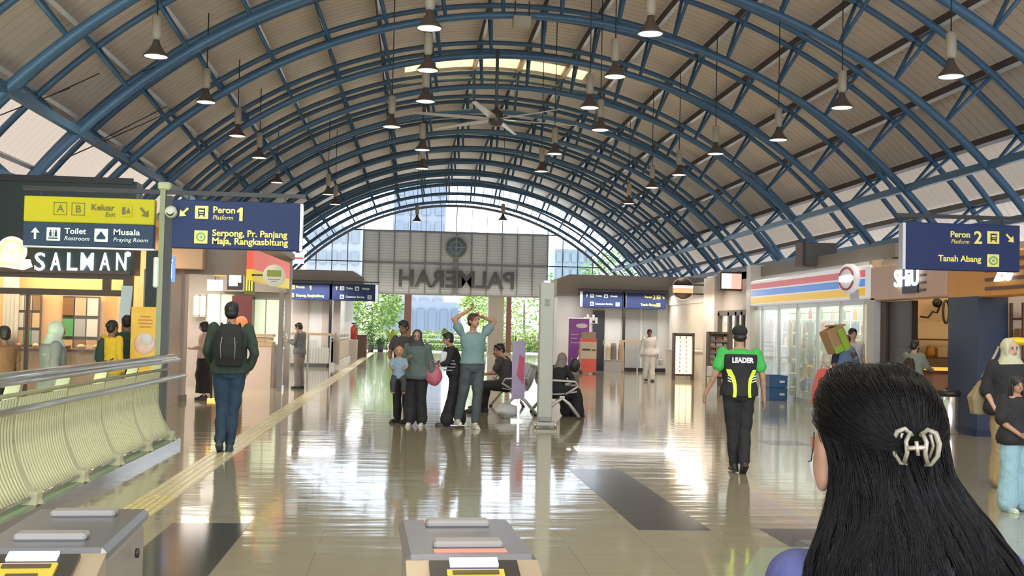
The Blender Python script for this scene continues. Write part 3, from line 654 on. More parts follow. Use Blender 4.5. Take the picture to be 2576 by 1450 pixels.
# ================================================================ ticket gates
gsteel = mat('gate_steel', (0.27, 0.275, 0.30), 0.28, metal=0.75, vary=0.08, vscale=3, bump=0.05, bscale=30, stretch=(1, 20, 1)); gside = mat('gate_beige_side', (0.36, 0.33, 0.29), 0.4, metal=0.3)
gblack = mat('gate_black_panel', (0.035, 0.03, 0.025), 0.25); scr = mat('gate_screen', (0.6, 0.7, 0.95), 0.3, emit=(0.70, 0.80, 1.0), estr=0.75)
ridge = mat('gate_ridge', (0.27, 0.255, 0.24), 0.4); redl = mat('gate_red_light', (0.65, 0.20, 0.14), 0.4, emit=(0.8, 0.25, 0.15), estr=0.25)
def gate(label, cx, y_near, y_far, w, yaw, red=True, z=1.0):
    t = thing('ticket_gate', label, 'ticket gate', (cx, y_near, 0), yaw)
    L = y_far-y_near; h = w/2
    sec = [(-h, 0.0), (-h, z-0.02), (-h+0.02, z), (h-0.02, z), (h, z-0.02), (h, 0.0)]
    MB().box((0, L/2, (z-0.03)/2), (w-0.02, L-0.02, z-0.03), None, 0.01).build('body', gside, t)
    MB().box((0, L/2, z-0.012), (w, L, 0.035), None, 0.012).build('top_plate', gsteel, t)
    for yy in (L*0.22, L*0.80):
        MB().box((-0.0, yy, z+0.012), (w*0.55, 0.055, 0.018), None, 0.006).build('ridge', ridge, t)
        if red: MB().box((0.0, yy-0.055 if yy < L/2 else yy+0.045, z+0.006), (w*0.56, 0.03, 0.004)).build('indicator_light', redl, t)
    # sloping reader head towards the passenger
    Lh = 0.42; dz = 0.14
    m = MB().prism([(0, z-0.005), (-Lh, z-dz), (-Lh, 0.0), (0, 0.0)], -h, h, 'X'); m.build('reader_head', mat('gate_champagne', (0.46, 0.37, 0.25), 0.35, metal=0.4), t)
    R = Matrix.Rotation(math.atan2(dz, Lh), 4, 'X')
    def onslope(u, off): return (0, -u, z-0.005-u*dz/Lh+off)
    rp_ = MB().box(onslope(0.20, 0.006), (w*0.66, 0.38, 0.01), R).build('reader_panel', gblack, t)
    MB().box(onslope(0.036, 0.014), (w*0.36, 0.03, 0.008), R).build('screen', scr, rp_)
    MB().box(onslope(0.115, 0.014), (w*0.42, 0.10, 0.008), R).build('card_reader', mat('reader_yellow', (0.55, 0.42, 0.05), 0.4), rp_)
    MB().box(onslope(0.085, 0.020), (w*0.34, 0.012, 0.004), R).box(onslope(0.125, 0.020), (w*0.22, 0.02, 0.004), R).build('reader_mark', mat('reader_mark_brown', (0.08, 0.06, 0.02), 0.4), rp_)
    return t
a, b_, c_, d_ = onfloor(1012, 1310, 1.0), onfloor(1265, 1313, 1.0), onfloor(1030, 1402, 1.0), onfloor(1322, 1406, 1.0)
print('GATE', a, b_, c_, d_)
e1, e2, e3 = onfloor(118, 1281, 1.0), onfloor(374, 1289, 1.0), onfloor(500/2.4577, (860+1300/2.4577), 1.0)
print('LGATE', e1, e2, e3)
gate('steel ticket gate with a small lit screen at the bottom centre of the picture', (c_.x+d_.x)/2+0.01, (c_.y+d_.y)/2, (a.y+b_.y)/2, 0.29, rad(2.5))
gl = gate('steel ticket gate with a small lit screen at the bottom left corner', -0.785, e3.y, e2.y+0.02, 0.285, rad(3.2), red=False)
MB().lathe([(0, 0), (0.012, 0), (0.012, 0.008), (0, 0.008)], seg=12, M=Matrix.Translation((0.147, 0.33, 0.93)) @ Matrix.Rotation(PI/2, 4, 'Y')).build('key_lock', blackm, gl)
gr = gate('steel ticket gate at the right, mostly hidden behind the long haired woman', 1.27, 2.55, 3.1, 0.29, rad(2.5), red=False, z=0.92)
wing = glass('wing_glass', (0.80, 0.86, 0.76), 0.10, 0.22, (0.62, 0.66, 0.52))
MB().prism([(0.0, 0.35), (0.0, 0.88), (0.05, 0.95), (0.20, 0.95), (0.24, 0.88), (0.24, 0.35)], 0.3, 0.312, 'Y').build('glass_wing', wing, gr).location = (-0.385, 0, 0)
# free standing grey post with castors
gp_ = thing('free_standing_post', 'tall grey green free-standing post in the middle of the hall', 'post', (2.15, 17.35, 0))
pgm = mat('grey_green_paint', (0.40, 0.42, 0.36), 0.5, vary=0.05)
MB().box((0, 0, 1.16), (0.22, 0.18, 2.2), None, 0.012).build('post_shaft', pgm, gp_); MB().box((0, 0, 0.055), (0.34, 0.30, 0.06), None, 0.01).build('base_plate', pgm, gp_)
MB().box((0, 0, 2.27), (0.12, 0.1, 0.06), None, 0.01).build('cap', steel, gp_)
for k in range(6): MB().box((0, -0.093, 2.0-0.02*k), (0.08, 0.006, 0.007)).build('vent_slot', mat('vent_dark', (0.2, 0.2, 0.18), 0.5), gp_)
for x in (-0.16, 0.16):
    MB().cyl((x-0.02, -0.12, 0.045), (x+0.02, -0.12, 0.045), 0.045, seg=14).build('castor', mat('castor_brass', (0.55, 0.50, 0.35), 0.3, metal=0.6), gp_)
MB().box((0, -0.12, 0.13), (0.2, 0.06, 0.07), None, 0.01).build('foot_bracket', ridge, gp_)
# ================================================================ shops: helpers
cream = mat('cream_wall', (0.62, 0.56, 0.48), 0.6, vary=0.05, vscale=2); orangew = mat('peach_shop_wall', (0.72, 0.44, 0.22), 0.6, vary=0.06, vscale=1.5)
mauve = mat('mauve_column_paint', (0.52, 0.45, 0.41), 0.45, vary=0.1, vscale=2); taupe = mat('taupe_fascia', (0.29, 0.26, 0.23), 0.6, vary=0.05, vscale=1)
darkg = mat('dark_green_fascia', (0.015, 0.03, 0.028), 0.4, vary=0.2); brownf = mat('brown_window_frame', (0.09, 0.065, 0.05), 0.45)
whitep = mat('white_paint', (0.66, 0.65, 0.63), 0.5, vary=0.04); wood = mat('light_wood', (0.50, 0.34, 0.20), 0.45, vary=0.25, vscale=5, stretch=(8, 1, 1)); dwood = mat('dark_wood', (0.13, 0.065, 0.035), 0.4, vary=0.3, vscale=6)
shopg = glass('shop_glass', (0.93, 0.96, 0.95), 0.10)
blueglow = mat('blue_white_letter', (0.8, 0.9, 1.0), 0.4, emit=(0.78, 0.90, 1.0), estr=1.6)
def area(x, y, z, sx, sy, e, col=(1, 0.9, 0.75), rot=(0, 0, 0)):  # shop ceiling lights, and fills added at the kiosks and right stone pier
    L = bpy.data.lights.new('shop_ceiling_light', 'AREA'); L.shape = 'RECTANGLE'; L.size = sx; L.size_y = sy; L.energy = e; L.color = col
    o = bpy.data.objects.new('shop_ceiling_light', L); COL.objects.link(o); o.location = (x, y, z); o.rotation_euler = rot; return o
random.seed(3)
GOODS = [mat('goods_%s' % n, c, 0.5) for n, c in (('red', (0.5, 0.08, 0.06)), ('blue', (0.08, 0.16, 0.4)), ('white', (0.65, 0.65, 0.62)), ('green', (0.10, 0.35, 0.14)), ('orange', (0.7, 0.3, 0.05)), ('brown', (0.25, 0.13, 0.06)), ('tan', (0.55, 0.40, 0.22)), ('grey', (0.35, 0.36, 0.38)))]
_g = {}
def goods(kind, m, loc, label, group, cat, rotz=0.0, s=1.0):
    key = (kind, m.name)
    if key not in _g:
        q = MB()
        if kind == 'carton': q.box((0, 0, 0.09), (0.2, 0.14, 0.18), None, 0.008)
        elif kind == 'packet': q.loft([[(-0.07, -0.01, 0), (0.07, -0.01, 0), (0.07, 0.01, 0), (-0.07, 0.01, 0)], [(-0.075, -0.035, 0.07), (0.075, -0.035, 0.07), (0.075, 0.035, 0.07), (-0.075, 0.035, 0.07)], [(-0.075, -0.035, 0.14), (0.075, -0.035, 0.14), (0.075, 0.035, 0.14), (-0.075, 0.035, 0.14)], [(-0.07, -0.008, 0.21), (0.07, -0.008, 0.21), (0.07, 0.008, 0.21), (-0.07, 0.008, 0.21)]])
        elif kind == 'bottle': q.lathe([(0.034, 0), (0.037, 0.01), (0.037, 0.15), (0.014, 0.2), (0.014, 0.24)], seg=10)
        elif kind == 'garment': q.loft([[(-0.02, -0.1, 0.0), (0.02, -0.1, 0.0), (0.02, 0.1, 0.0), (-0.02, 0.1, 0.0)], [(-0.03, -0.13, 0.5), (0.03, -0.13, 0.5), (0.03, 0.13, 0.5), (-0.03, 0.13, 0.5)], [(-0.02, -0.2, 0.95), (0.02, -0.2, 0.95), (0.02, 0.2, 0.95), (-0.02, 0.2, 0.95)], [(-0.01, -0.04, 1.05), (0.01, -0.04, 1.05), (0.01, 0.04, 1.05), (-0.01, 0.04, 1.05)]])
        elif kind == 'bread': q.ell((0, 0, 0.04), (0.09, 0.055, 0.045), 10, 6)
        _g[key] = q.build(kind, m); o = _g[key]
    else:
        o = _g[key].copy(); COL.objects.link(o)
    o.location = loc; o.rotation_euler = (0, 0, rotz); o.scale = (s, s, s)
    return tag(o, label, cat, group)
def shelf_unit(label, x0, x1, y0, y1, zs, m, top=None, back='X+'):
    t = thing('shelf_unit', label, 'shelf', ((x0+x1)/2, (y0+y1)/2, 0)); h = top or zs[-1]+0.35; hx, hy = (x1-x0)/2, (y1-y0)/2
    for z in zs: MB().bx(-hx, hx, -hy, hy, z-0.015, z+0.015).build('shelf_board', m, t)
    if back == 'Y': MB().bx(-hx, hx, hy, hy+0.02, 0, h).build('back_panel', m, t)
    elif back == 'X+': MB().bx(hx, hx+0.02, -hy, hy, 0, h).build('back_panel', m, t)
    for sx in (-1, 1):
        for sy in (-1, 1): MB().bx(sx*hx-0.02, sx*hx+0.02, sy*hy-0.02, sy*hy+0.02, 0, h).build('upright', m, t)
    return t

# ================================================================ left: SALMAN shop
A0, A1 = -9.55, -4.45
struct(MB().bx(A0, A1, 21.6, 21.75, 0, 3.4).build('wall_shop_left', orangew)); struct(MB().bx(A1, A1+0.12, 19.2, 21.75, 0, 2.4).build('wall_shop_side', mauve))
sf = thing('shop_fascia', 'dark green shop fascia with glowing white letters behind the yellow sign', 'shop sign', (-7.0, 19.0, 2.28))
MB().bx(-1.25, 2.45, -0.10, 0.35, 0.0, 1.55).build('fascia_board', darkg, sf); MB().bx(-1.25, 2.4, -0.14, -0.1, 1.5, 1.6).build('top_edge', blackm, sf); MB().bx(-1.25, 2.4, -0.13, -0.1, 0.0, 0.06).build('bottom_edge', brownf, sf)
for px, ch in ((100, 'S'), (140, 'A'), (180, 'L'), (219, 'M'), (264, 'A'), (305, 'N')):
    p = at(px, 661, 18.86); text_mesh('letter', ch, 0.42, blueglow, sf, front(p.x+7.0, -0.14, p.z-2.28), 0.04, bold=0.002, width=0.16 if ch != 'M' else 0.20)
p = at(322, 640, 18.86); MB().lathe([(0, -0.02), (0.045, -0.02), (0.045, 0.02), (0, 0.02)], seg=14, M=Matrix.Translation((p.x+7.0, -0.14, p.z-2.28)) @ Matrix.Rotation(PI/2, 4, 'X')).build('letter_dot', blueglow, sf)
# round illuminated logo at the far left
p = at(28, 636, 18.7); lg2 = thing('round_logo_sign', 'round glowing orange bakery logo sign at the left picture edge', 'sign', (p.x, 18.75, p.z-0.22))
warmsign = mat('warm_logo', (0.9, 0.55, 0.25), 0.4, emit=(1.0, 0.62, 0.32), estr=0.9); palesign = mat('pale_logo', (0.95, 0.85, 0.7), 0.4, emit=(1.0, 0.88, 0.72), estr=1.1)
MB().lathe([(0, -0.03), (0.23, -0.03), (0.23, 0.03), (0, 0.03)], seg=28, M=Matrix.Translation((0, 0, 0.25)) @ Matrix.Rotation(PI/2, 4, 'X')).build('disc', warmsign, lg2)
MB().tube([(0.22*math.cos(2*PI*k/28), -0.03, 0.25+0.22*math.sin(2*PI*k/28)) for k in range(28)], 0.018, 6, True).build('rim', palesign, lg2)
MB().tube([(0.11*math.cos(2*PI*k/20), -0.045, 0.28+0.10*math.sin(2*PI*k/20)) for k in range(20)], 0.02, 6, True).ell((0, -0.05, 0.3), 0.05).tube([(-0.16, -0.045, 0.2), (-0.08, -0.045, 0.14), (0.1, -0.045, 0.15), (0.17, -0.045, 0.22)], 0.018, 6).build('swirl', palesign, lg2)
MB().prism([(-0.35, -0.02), (-0.35, 0.12), (0.3, 0.12), (0.34, 0.0), (0.2, -0.06), (-0.1, -0.02)], -0.06, -0.035).build('banner', palesign, lg2)
text_mesh('lettering', 'Salman', 0.14, warmsign, lg2, front(0, -0.07, 0.05), 0.01, bold=0.004, shear=0.2)
# shopfront frame and panes
fr_ = thing('glazed_facade', 'brown framed glass shop front under the glowing letters', 'shop window', (-7.0, 19.0, 0))
f = MB(); f.bx(-2.55, 2.35, -0.05, 0.05, 2.2, 2.275).bx(-2.55, 2.35, -0.05, 0.05, 1.92, 2.02)
for x in (-2.5, -1.35, 0.15, 2.0): f.bx(x-0.06, x+0.06, -0.055, 0.055, 1.96, 2.26)
for x in (-1.32, 0.75, 0.18-0.0): f.bx(x-0.025, x+0.025, -0.04, 0.04, 0.0, 1.96)
f.bx(2.28, 2.42, -0.08, 0.08, 0, 2.275); f.bx(-2.55, 2.3, -0.04, 0.04, 0, 0.12)
wfr = f.build('window_frame', brownf, fr_); MB().bx(-2.5, 2.3, -0.006, 0.006, 0.12, 1.95).build('pane', shopg, wfr)
# things on the peach back wall
for px, px2, y1, y2, nm, lb in ((160, 246, 745, 905, 'wall_cabinet', 'dark framed poster cabinet on the peach wall of the left bakery shop'), (45, 100, 740, 872, 'wall_cabinet', 'dark framed shelf cabinet in the left shop beside the white curtain')):
    a = at(px, y1, 21.5); c_ = at(px2, y2, 21.5); t = thing(nm, lb, 'cabinet', ((a.x+c_.x)/2, 21.45, c_.z)); w = c_.x-a.x; h = a.z-c_.z
    bb_ = MB().bx(-w/2, w/2, 0.02, 0.1, 0, h).build('back_board', brownf, t)
    for k in range(9):
        cx = -w/2+w*((k % 3)+0.5)/3; cz = h*((k//3)+0.5)/3
        MB().bx(cx-w/6.8, cx+w/6.8, -0.01, 0.02, cz-h/7.2, cz+h/7.2).build('picture_panel', GOODS[[6, 3, 7, 2, 5, 6, 2, 6, 5][(k+px) % 9]], bb_)
p = at(27, 735, 21.3); c_ = at(27, 870, 21.3); m = MB(); rings = []
for k in range(9):
    z = 3.29+(c_.z-3.29)*k/8; rings.append([(p.x-0.14+0.28*j/12, 21.3+0.03*math.sin(j*2.1+k*0.2), z) for j in range(13)]+[(p.x+0.14-0.28*j/12, 21.33+0.03*math.sin((12-j)*2.1+k*0.2), z) for j in range(13)])
m.loft(rings, True, True); one('curtain', m, whitep, 'white curtain strip hanging in the left shop window', 'curtain')
a = at(318, 735, 19.0); m = MB().prism([(a.x-0.08, a.z-0.52), (a.x+0.09, a.z-0.45), (a.x+0.13, a.z+0.1), (a.x-0.05, a.z+0.1)], 18.88, 18.90)
one('paper_notice', m, mat('pale_blue_paper', (0.6, 0.72, 0.75), 0.6), 'tilted pale paper notice taped inside the left shop window', 'notice')
# poster stand, yellow-orange
a = at(332, 772, 16.6); b_ = at(393, 886, 16.6)
ps = thing('poster_stand', 'yellow orange food poster stand behind the end of the balustrade', 'poster', ((a.x+b_.x)/2, 16.6, 0)); w = b_.x-a.x
MB().bx(-w/2, w/2, -0.02, 0.02, 0.5, a.z).build('poster_board', mat('poster_orange', (0.80, 0.48, 0.05), 0.5, vary=0.15, vscale=3), ps)
MB().ell((0.02, -0.02, a.z-0.53), (0.15, 0.012, 0.16)).build('printed_dish', mat('poster_dish', (0.72, 0.50, 0.44), 0.5, vary=0.3, vscale=14), ps)
MB().ell((0.05, -0.03, a.z-0.47), (0.08, 0.012, 0.08)).build('printed_dish', mat('poster_dish_light', (0.62, 0.60, 0.60), 0.5), ps)
for k, wd in enumerate((0.14, 0.2, 0.2, 0.16)): MB().bx(-wd/2+0.02, wd/2+0.02, -0.026, -0.02, a.z-0.15-0.05*k, a.z-0.13-0.05*k).build('printed_line', mat('poster_brown', (0.5, 0.22, 0.06), 0.5), ps)
MB().bx(-w/2, -w/2+0.03, -0.02, 0.02, 0, 0.5).bx(w/2-0.03, w/2, -0.02, 0.02, 0, 0.5).bx(-w/2, w/2, -0.15, 0.15, 0, 0.03).build('stand_legs', blackm, ps)
area(-7.0, 20.4, 3.1, 4.2, 1.6, 230, (1.0, 0.74, 0.45))
struct(MB().bx(A0, A1, 19.4, 21.6, 3.3, 3.4).build('ceiling', cream))
# counter in the shop with green glow cup box
ct = thing('shop_counter', 'low wooden counter inside the left bakery shop', 'counter', (-6.6, 20.6, 0)); MB().bx(-2.2, 1.6, -0.3, 0.3, 0, 0.95).build('counter_body', wood, ct); MB().bx(-2.25, 1.65, -0.34, 0.34, 0.95, 1.0).build('counter_top', dwood, ct)
for k in range(13): goods('bread', GOODS[6 if k % 3 else 5], (-8.5+0.27*k, 20.5+0.07*(k % 2), 1.0), 'bread roll on the bakery counter', 'bread rolls on the bakery counter', 'bread', rotz=0.3*k)

# ================================================================ left: second shop with the red and yellow sign
colm = thing('shop_column', 'tall mauve grey column at the corner of the left shop, right of the olive post', 'column', (-4.45, 22.0, 0))
MB().bx(-0.17, 0.17, -0.17, 0.17, 0, 3.3).build('shaft', mauve, colm); MB().bx(-0.19, 0.19, -0.19, 0.19, 0, 0.12).build('plinth', taupe, colm)
col2 = thing('dark_door_post', 'dark shop door post directly right of the olive sign post', 'post', (-4.28, 19.05, 0)); MB().bx(-0.09, 0.09, -0.09, 0.09, 0, 2.7).build('shaft', darkg, col2)
a = at(426, 672, 18.8); o = thing('blade_sign', 'small blue white lit vertical sign between the olive post and the mauve column', 'sign', (a.x, 18.9, a.z-0.24))
MB().bx(-0.07, 0.07, -0.04, 0.04, 0, 0.42).build('light_box', mat('blue_light_box', (0.1, 0.2, 0.5), 0.4, emit=(0.3, 0.5, 1.0), estr=0.6), o); MB().bx(-0.05, -0.02, -0.05, -0.04, 0.05, 0.36).bx(0.0, 0.03, -0.05, -0.04, 0.05, 0.30).box((0.02, -0.045, 0.35), (0.035, 0.01, 0.035)).build('letter_stroke', blueglow, o); MB().bx(-0.3 if False else 0.0, 0.02, 0.0, 0.2, 0.05, 0.09).bx(-0.22, 0.02, 0.12, 0.18, 0.03, 0.07).build('bracket', blackm, o)
struct(MB().bx(-9.55, -2.95, 28.3, 28.45, 0, 3.4).build('wall_shop_back', mauve)); struct(MB().bx(-9.55, -2.9, 21.9, 28.45, 3.15, 3.3).build('ceiling', taupe))
struct(MB().bx(-4.3, -2.9, 21.8, 21.95, 2.45, 3.3).build('wall_shop_header', taupe))
bz = thing('bulkhead', 'warm lit bulkhead box above the mauve column', 'bulkhead', (-4.2, 21.6, 2.55)); MB().box((0, 0, 0.35), (0.6, 0.3, 0.75), None, 0.01).build('box', mat('warm_bulkhead', (0.62, 0.45, 0.30), 0.5), bz)
MB().bx(-0.2, 0.1, -0.16, -0.15, 0.5, 0.6).build('light_strip', mat('orange_glow', (1, 0.5, 0.1), 0.4, emit=(1.0, 0.55, 0.12), estr=1.5), bz)
og = thing('hanging_shop_sign', 'small glowing orange hanging shop sign left of the platform 1 board', 'sign', (-3.75, 22.5, 2.45)); MB().bx(-0.11, 0.11, -0.04, 0.04, 0.0, 0.4).build('light_box', mat('orange_box', (0.9, 0.5, 0.1), 0.4, emit=(1.0, 0.5, 0.08), estr=0.8), og); MB().ell((0, -0.05, 0.3), (0.07, 0.02, 0.07)).bx(-0.11, 0.13, -0.06, -0.04, 0.1, 0.18).build('logo', mat('orange_white', (1, 0.8, 0.5), 0.4, emit=(1.0, 0.75, 0.3), estr=1.3), og); MB().bx(-0.01, 0.01, -0.01, 0.01, 0.4, 0.75).build('hanger', blackm, og)
# counter, screens, machine
sc = thing('shop_counter', 'dark brown drawer counter below the red and yellow sign', 'counter', (-4.25, 27.2, 0)); MB().bx(-0.55, 0.22, -0.3, 0.3, 0.05, 1.0).build('counter_body', dwood, sc)
for k in range(4): dr_ = MB().bx(-0.53, 0.20, -0.33, -0.30, 0.08+0.23*k, 0.28+0.23*k).build('drawer', mat('drawer_brown', (0.16, 0.08, 0.045), 0.4), sc); MB().bx(-0.25, -0.08, -0.345, -0.33, 0.19+0.23*k, 0.21+0.23*k).build('drawer_handle', steel, dr_)
MB().bx(-0.6, 0.26, -0.34, 0.32, 1.0, 1.05).build('counter_top', dwood, sc)
sc2 = thing('service_counter', 'pale pink service counter with stacked trays behind the shop glass', 'counter', (-3.55, 27.2, 0)); MB().bx(-0.32, 0.32, -0.3, 0.3, 0, 1.0).build('counter_body', mat('pale_pink_panel', (0.62, 0.50, 0.42), 0.5), sc2); MB().bx(-0.34, 0.34, -0.32, 0.32, 1.0, 1.1).bx(-0.3, 0.3, -0.28, 0.28, 1.12, 1.2).bx(-0.34, 0.34, -0.32, 0.32, 1.22, 1.28).build('tray_stack', wood, sc2)
def panel_at(px0, py0, px1, py1, Y, m, name, label, cat, depth=0.06, extra=None):
    a = at(px0, py0, Y); c = at(px1, py1, Y); t = thing(name, label, cat, ((a.x+c.x)/2, Y, min(a.z, c.z))); w = abs(c.x-a.x); h = abs(a.z-c.z)
    MB().bx(-w/2, w/2, -depth/2, depth/2, 0, h).build('panel', m, t)
    if extra: extra(t, w, h, -depth/2)
    return t
greenlit = mat('pale_green_window', (0.75, 0.85, 0.62), 0.4, emit=(0.72, 0.85, 0.60), estr=0.55); menu = mat('menu_white', (0.85, 0.85, 0.85), 0.4, emit=(0.9, 0.92, 0.95), estr=0.6)
def winbars(t, w, h, y):
    m = MB(); n = max(2, int(w/0.28))
    for k in range(n+1): x = -w/2+w*k/n; m.bx(x-0.015, x+0.015, y-0.02, y, 0, h)
    m.bx(-w/2, w/2, y-0.02, y, -0.02, 0.02).bx(-w/2, w/2, y-0.02, y, h-0.02, h+0.02); m.build('glazing_bars', mat('pale_bars', (0.5, 0.52, 0.45), 0.5), t)
panel_at(634, 752, 703, 868, 28.1, greenlit, 'lit_window', 'pale green lit back window right of the walking backpacker', 'window', extra=winbars)
panel_at(488, 742, 518, 796, 28.1, greenlit, 'lit_poster', 'pale green lit poster on the mauve wall left of the backpacker head', 'poster', extra=winbars)
panel_at(522, 738, 588, 830, 28.1, greenlit, 'lit_window', 'pale green lit back window directly behind the backpacker head', 'window', extra=winbars)
def menulines(t, w, h, y):
    m = MB()
    for k in range(5): m.bx(-w*0.4, w*(0.1+0.06*(k*3 % 5)), y-0.006, y, h*(0.12+0.17*k), h*(0.18+0.17*k))
    m.build('menu_lines', GOODS[7], t)
panel_at(522, 704, 560, 732, 26.5, menu, 'menu_board', 'white lit menu board above the walking backpacker', 'menu', extra=lambda t, w, h, y: (menulines(t, w, h, y), MB().bx(-0.01, 0.01, -0.01, 0.01, h, 3.15-t.location.z).build('hanger', blackm, t)))
t = panel_at(573, 686, 610, 730, 25.5, blackm, 'menu_screen', 'dark framed menu screen left of the red and yellow sign', 'screen', 0.08); MB().bx(-0.01, 0.01, -0.01, 0.01, 0.35, 3.15-t.location.z).build('hanger', blackm, t); 
MB().bx(-0.13, 0.06, -0.05, -0.04, 0.08, 0.34).build('screen_image', mat('screen_lilac', (0.8, 0.82, 0.95), 0.4, emit=(0.85, 0.87, 1.0), estr=0.8), t); MB().bx(0.07, 0.14, -0.05, -0.04, 0.16, 0.36).build('screen_image', mat('screen_pink', (0.8, 0.55, 0.65), 0.4, emit=(0.9, 0.6, 0.7), estr=0.7), t)
t = panel_at(617, 688, 640, 742, 24.6, mat('olive_box', (0.12, 0.13, 0.03), 0.4), 'vertical_sign', 'olive vertical light box sign with yellow bars beside the red and yellow sign', 'sign', 0.1); MB().bx(-0.01, 0.01, -0.01, 0.01, 0.4, 3.15-t.location.z).build('hanger', blackm, t); MB().bx(-0.07, -0.045, -0.06, -0.05, 0.08, 0.4).bx(-0.015, 0.01, -0.06, -0.05, 0.08, 0.4).bx(0.04, 0.065, -0.06, -0.05, 0.08, 0.4).build('bar_marks', mat('acid_yellow', (0.7, 0.75, 0.1), 0.4, emit=(0.7, 0.75, 0.1), estr=0.6), t)
t = panel_at(588, 745, 634, 900, 27.8, mat('dark_red_machine', (0.12, 0.03, 0.03), 0.35), 'drinks_machine', 'dark red vending machine behind the walking backpacker', 'vending machine', 0.5); MB().ell((0.0, -0.26, 0.85), (0.16, 0.02, 0.16)).build('printed_disc', mat('machine_orange', (0.55, 0.2, 0.08), 0.4), t)
struct(MB().bx(-4.6, -3.0, 27.6, 28.3, 2.3, 3.15).build('wall_shop_bulkhead', taupe))
# red and yellow sign box along the shop side
rs = thing('shop_sign', 'red and yellow wedge shop sign with a round pale logo over the glass shop corner', 'shop sign', (-2.9, 21.0, 2.33))
redm = mat('sign_red', (0.80, 0.09, 0.04), 0.35, emit=(0.9, 0.12, 0.06), estr=0.35); yelm = mat('sign_yellow', (0.85, 0.62, 0.02), 0.35, emit=(0.9, 0.65, 0.02), estr=0.3)
def wedge(z0a, z1a, z0b, z1b, x=0.0, d=0.12): return MB().loft([[(x-d, 0, z0a), (x, 0, z0a), (x, 0, z1a), (x-d, 0, z1a)], [(x+0.25-d, 4.0, z0b), (x+0.25, 4.0, z0b), (x+0.25, 4.0, z1b), (x+0.25-d, 4.0, z1b)]], True, False)
wedge(0.20, 0.58, 0.20, 0.55).build('red_band', redm, rs); wedge(0.0, 0.20, -0.02, 0.20).build('yellow_band', yelm, rs)
p = at(690, 694, 20.85); lx_ = p.x+2.9; lz_ = p.z-2.33; MB().bx(0.0, lx_-0.05, -0.14, -0.12, lz_-0.01, lz_+0.02).bx(0.0, 0.02, -0.14, 0.02, lz_-0.01, lz_+0.02).build('bracket', blackm, rs)
ld_ = MB().lathe([(0, -0.03), (0.205, -0.03), (0.205, 0.03), (0, 0.03)], seg=28, M=Matrix.Translation((lx_, -0.15, lz_)) @ Matrix.Rotation(rad(18), 4, 'Z') @ Matrix.Rotation(PI/2, 4, 'X')).build('logo_disc', mat('pale_cream_disc', (0.72, 0.70, 0.55), 0.4, emit=(0.8, 0.78, 0.6), estr=0.25), rs)
MB().box((lx_, -0.19, lz_+0.04), (0.26, 0.02, 0.12), rad(18), 0.008).build('logo_band', mat('leaf_green', (0.35, 0.42, 0.04), 0.4), ld_); MB().box((lx_, -0.19, lz_-0.07), (0.22, 0.02, 0.015), rad(18)).box((lx_, -0.19, lz_-0.11), (0.1, 0.02, 0.012), rad(18)).build('logo_line', GOODS[7], ld_)
cp = thing('shop_corner_post', 'slim grey post at the glass corner of the left shop', 'post', (-2.9, 25.8, 0)); MB().bx(-0.05, 0.05, -0.06, 0.06, 0, 2.28).build('shaft', mat('slim_grey', (0.22, 0.21, 0.20), 0.5), cp)
gs = thing('glass_partition', 'clear glass side partition of the left shop', 'glass partition', (-2.92, 25.9, 0)); MB().bx(-0.006, 0.006, 0, 0.75, 0.1, 2.25).build('pane', shopg, gs); MB().bx(-0.03, 0.03, 0, 0.75, 0.0, 0.1).bx(-0.03, 0.03, 0, 0.75, 0.95, 1.0).build('rail', steel, gs)
area(-5.5, 25.0, 3.05, 4.0, 4.0, 300, (1.0, 0.92, 0.82))
fp2 = at(502, 890, 21.5); t = thing('lit_pillar_stand', 'slim stand with a glowing orange lamp box beside the woman at the left shop', 'stand', (fp2.x+0.12, 22.2, 0))
MB().bx(-0.02, 0.02, -0.02, 0.02, 0, 0.98).build('pole', blackm, t); MB().bx(-0.06, 0.08, -0.06, 0.06, 0.95, 1.1).build('lamp_box', MATS['orange_glow'], t); MB().bx(-0.06, 0.1, -0.1, 0.1, 0, 0.05).build('foot', MATS['orange_glow'], t)
pn = panel_at(712, 636, 764, 664, 30, mat('striped_sign_white', (0.8, 0.8, 0.85), 0.4, emit=(0.9, 0.9, 1.0), estr=0.8), 'small_light_box', 'small white red and blue lit sign box above the red and yellow sign', 'sign', 0.2)
MB().bx(-0.27, 0.27, -0.12, -0.1, 0.12, 0.16).build('red_stripe', redm, pn); MB().bx(-0.25, 0.0, -0.12, -0.1, 0.18, 0.22).build('blue_stripe', GOODS[1], pn); MB().bx(-0.4, -0.27, -0.05, 0.05, 0.0, 0.25).build('bracket', blackm, pn)

# ================================================================ left far kiosk
def kiosk(side, x0, x1, y0, y1, zw, ztop, ov=0.12):
    struct(MB().bx(x0, x1, y0, y1, 0, zw).build('wall_kiosk_%s' % side, whitep))
    m = MB()
    if side == 'left': poly = [(x0, zw), (x0, ztop), (x1+ov, ztop), (x1+ov+0.42, ztop-0.24), (x1+ov+0.42, zw)]
    else: poly = [(x1, zw), (x1, ztop), (x0+0.42, ztop), (x0-0.08, ztop-0.22), (x0-0.08, zw)]
    m.prism(poly, y0-0.35, y1+0.2); struct(m.build('trim_%s_kiosk_roof' % side, taupe))
kiosk('left', -9.55, -2.95, 41.6, 60, 2.9, 3.56, 0.85)
kiosk('right', 5.75, 14.0, 43.0, 47.5, 2.9, 3.72)
greyp = mat('grey_glass_panel', (0.36, 0.38, 0.38), 0.25, vary=0.05)
for i, (a0, a1, m_) in enumerate(((735, 775, mauve), (810, 832, mauve), (838, 856, mauve))):
    x0 = at(a0, 800, 41.5).x; x1 = at(a1, 800, 41.5).x; struct(MB().bx(x0, x1, 41.56, 41.6, 0.1, 2.9).build('trim_left_panel', m_))
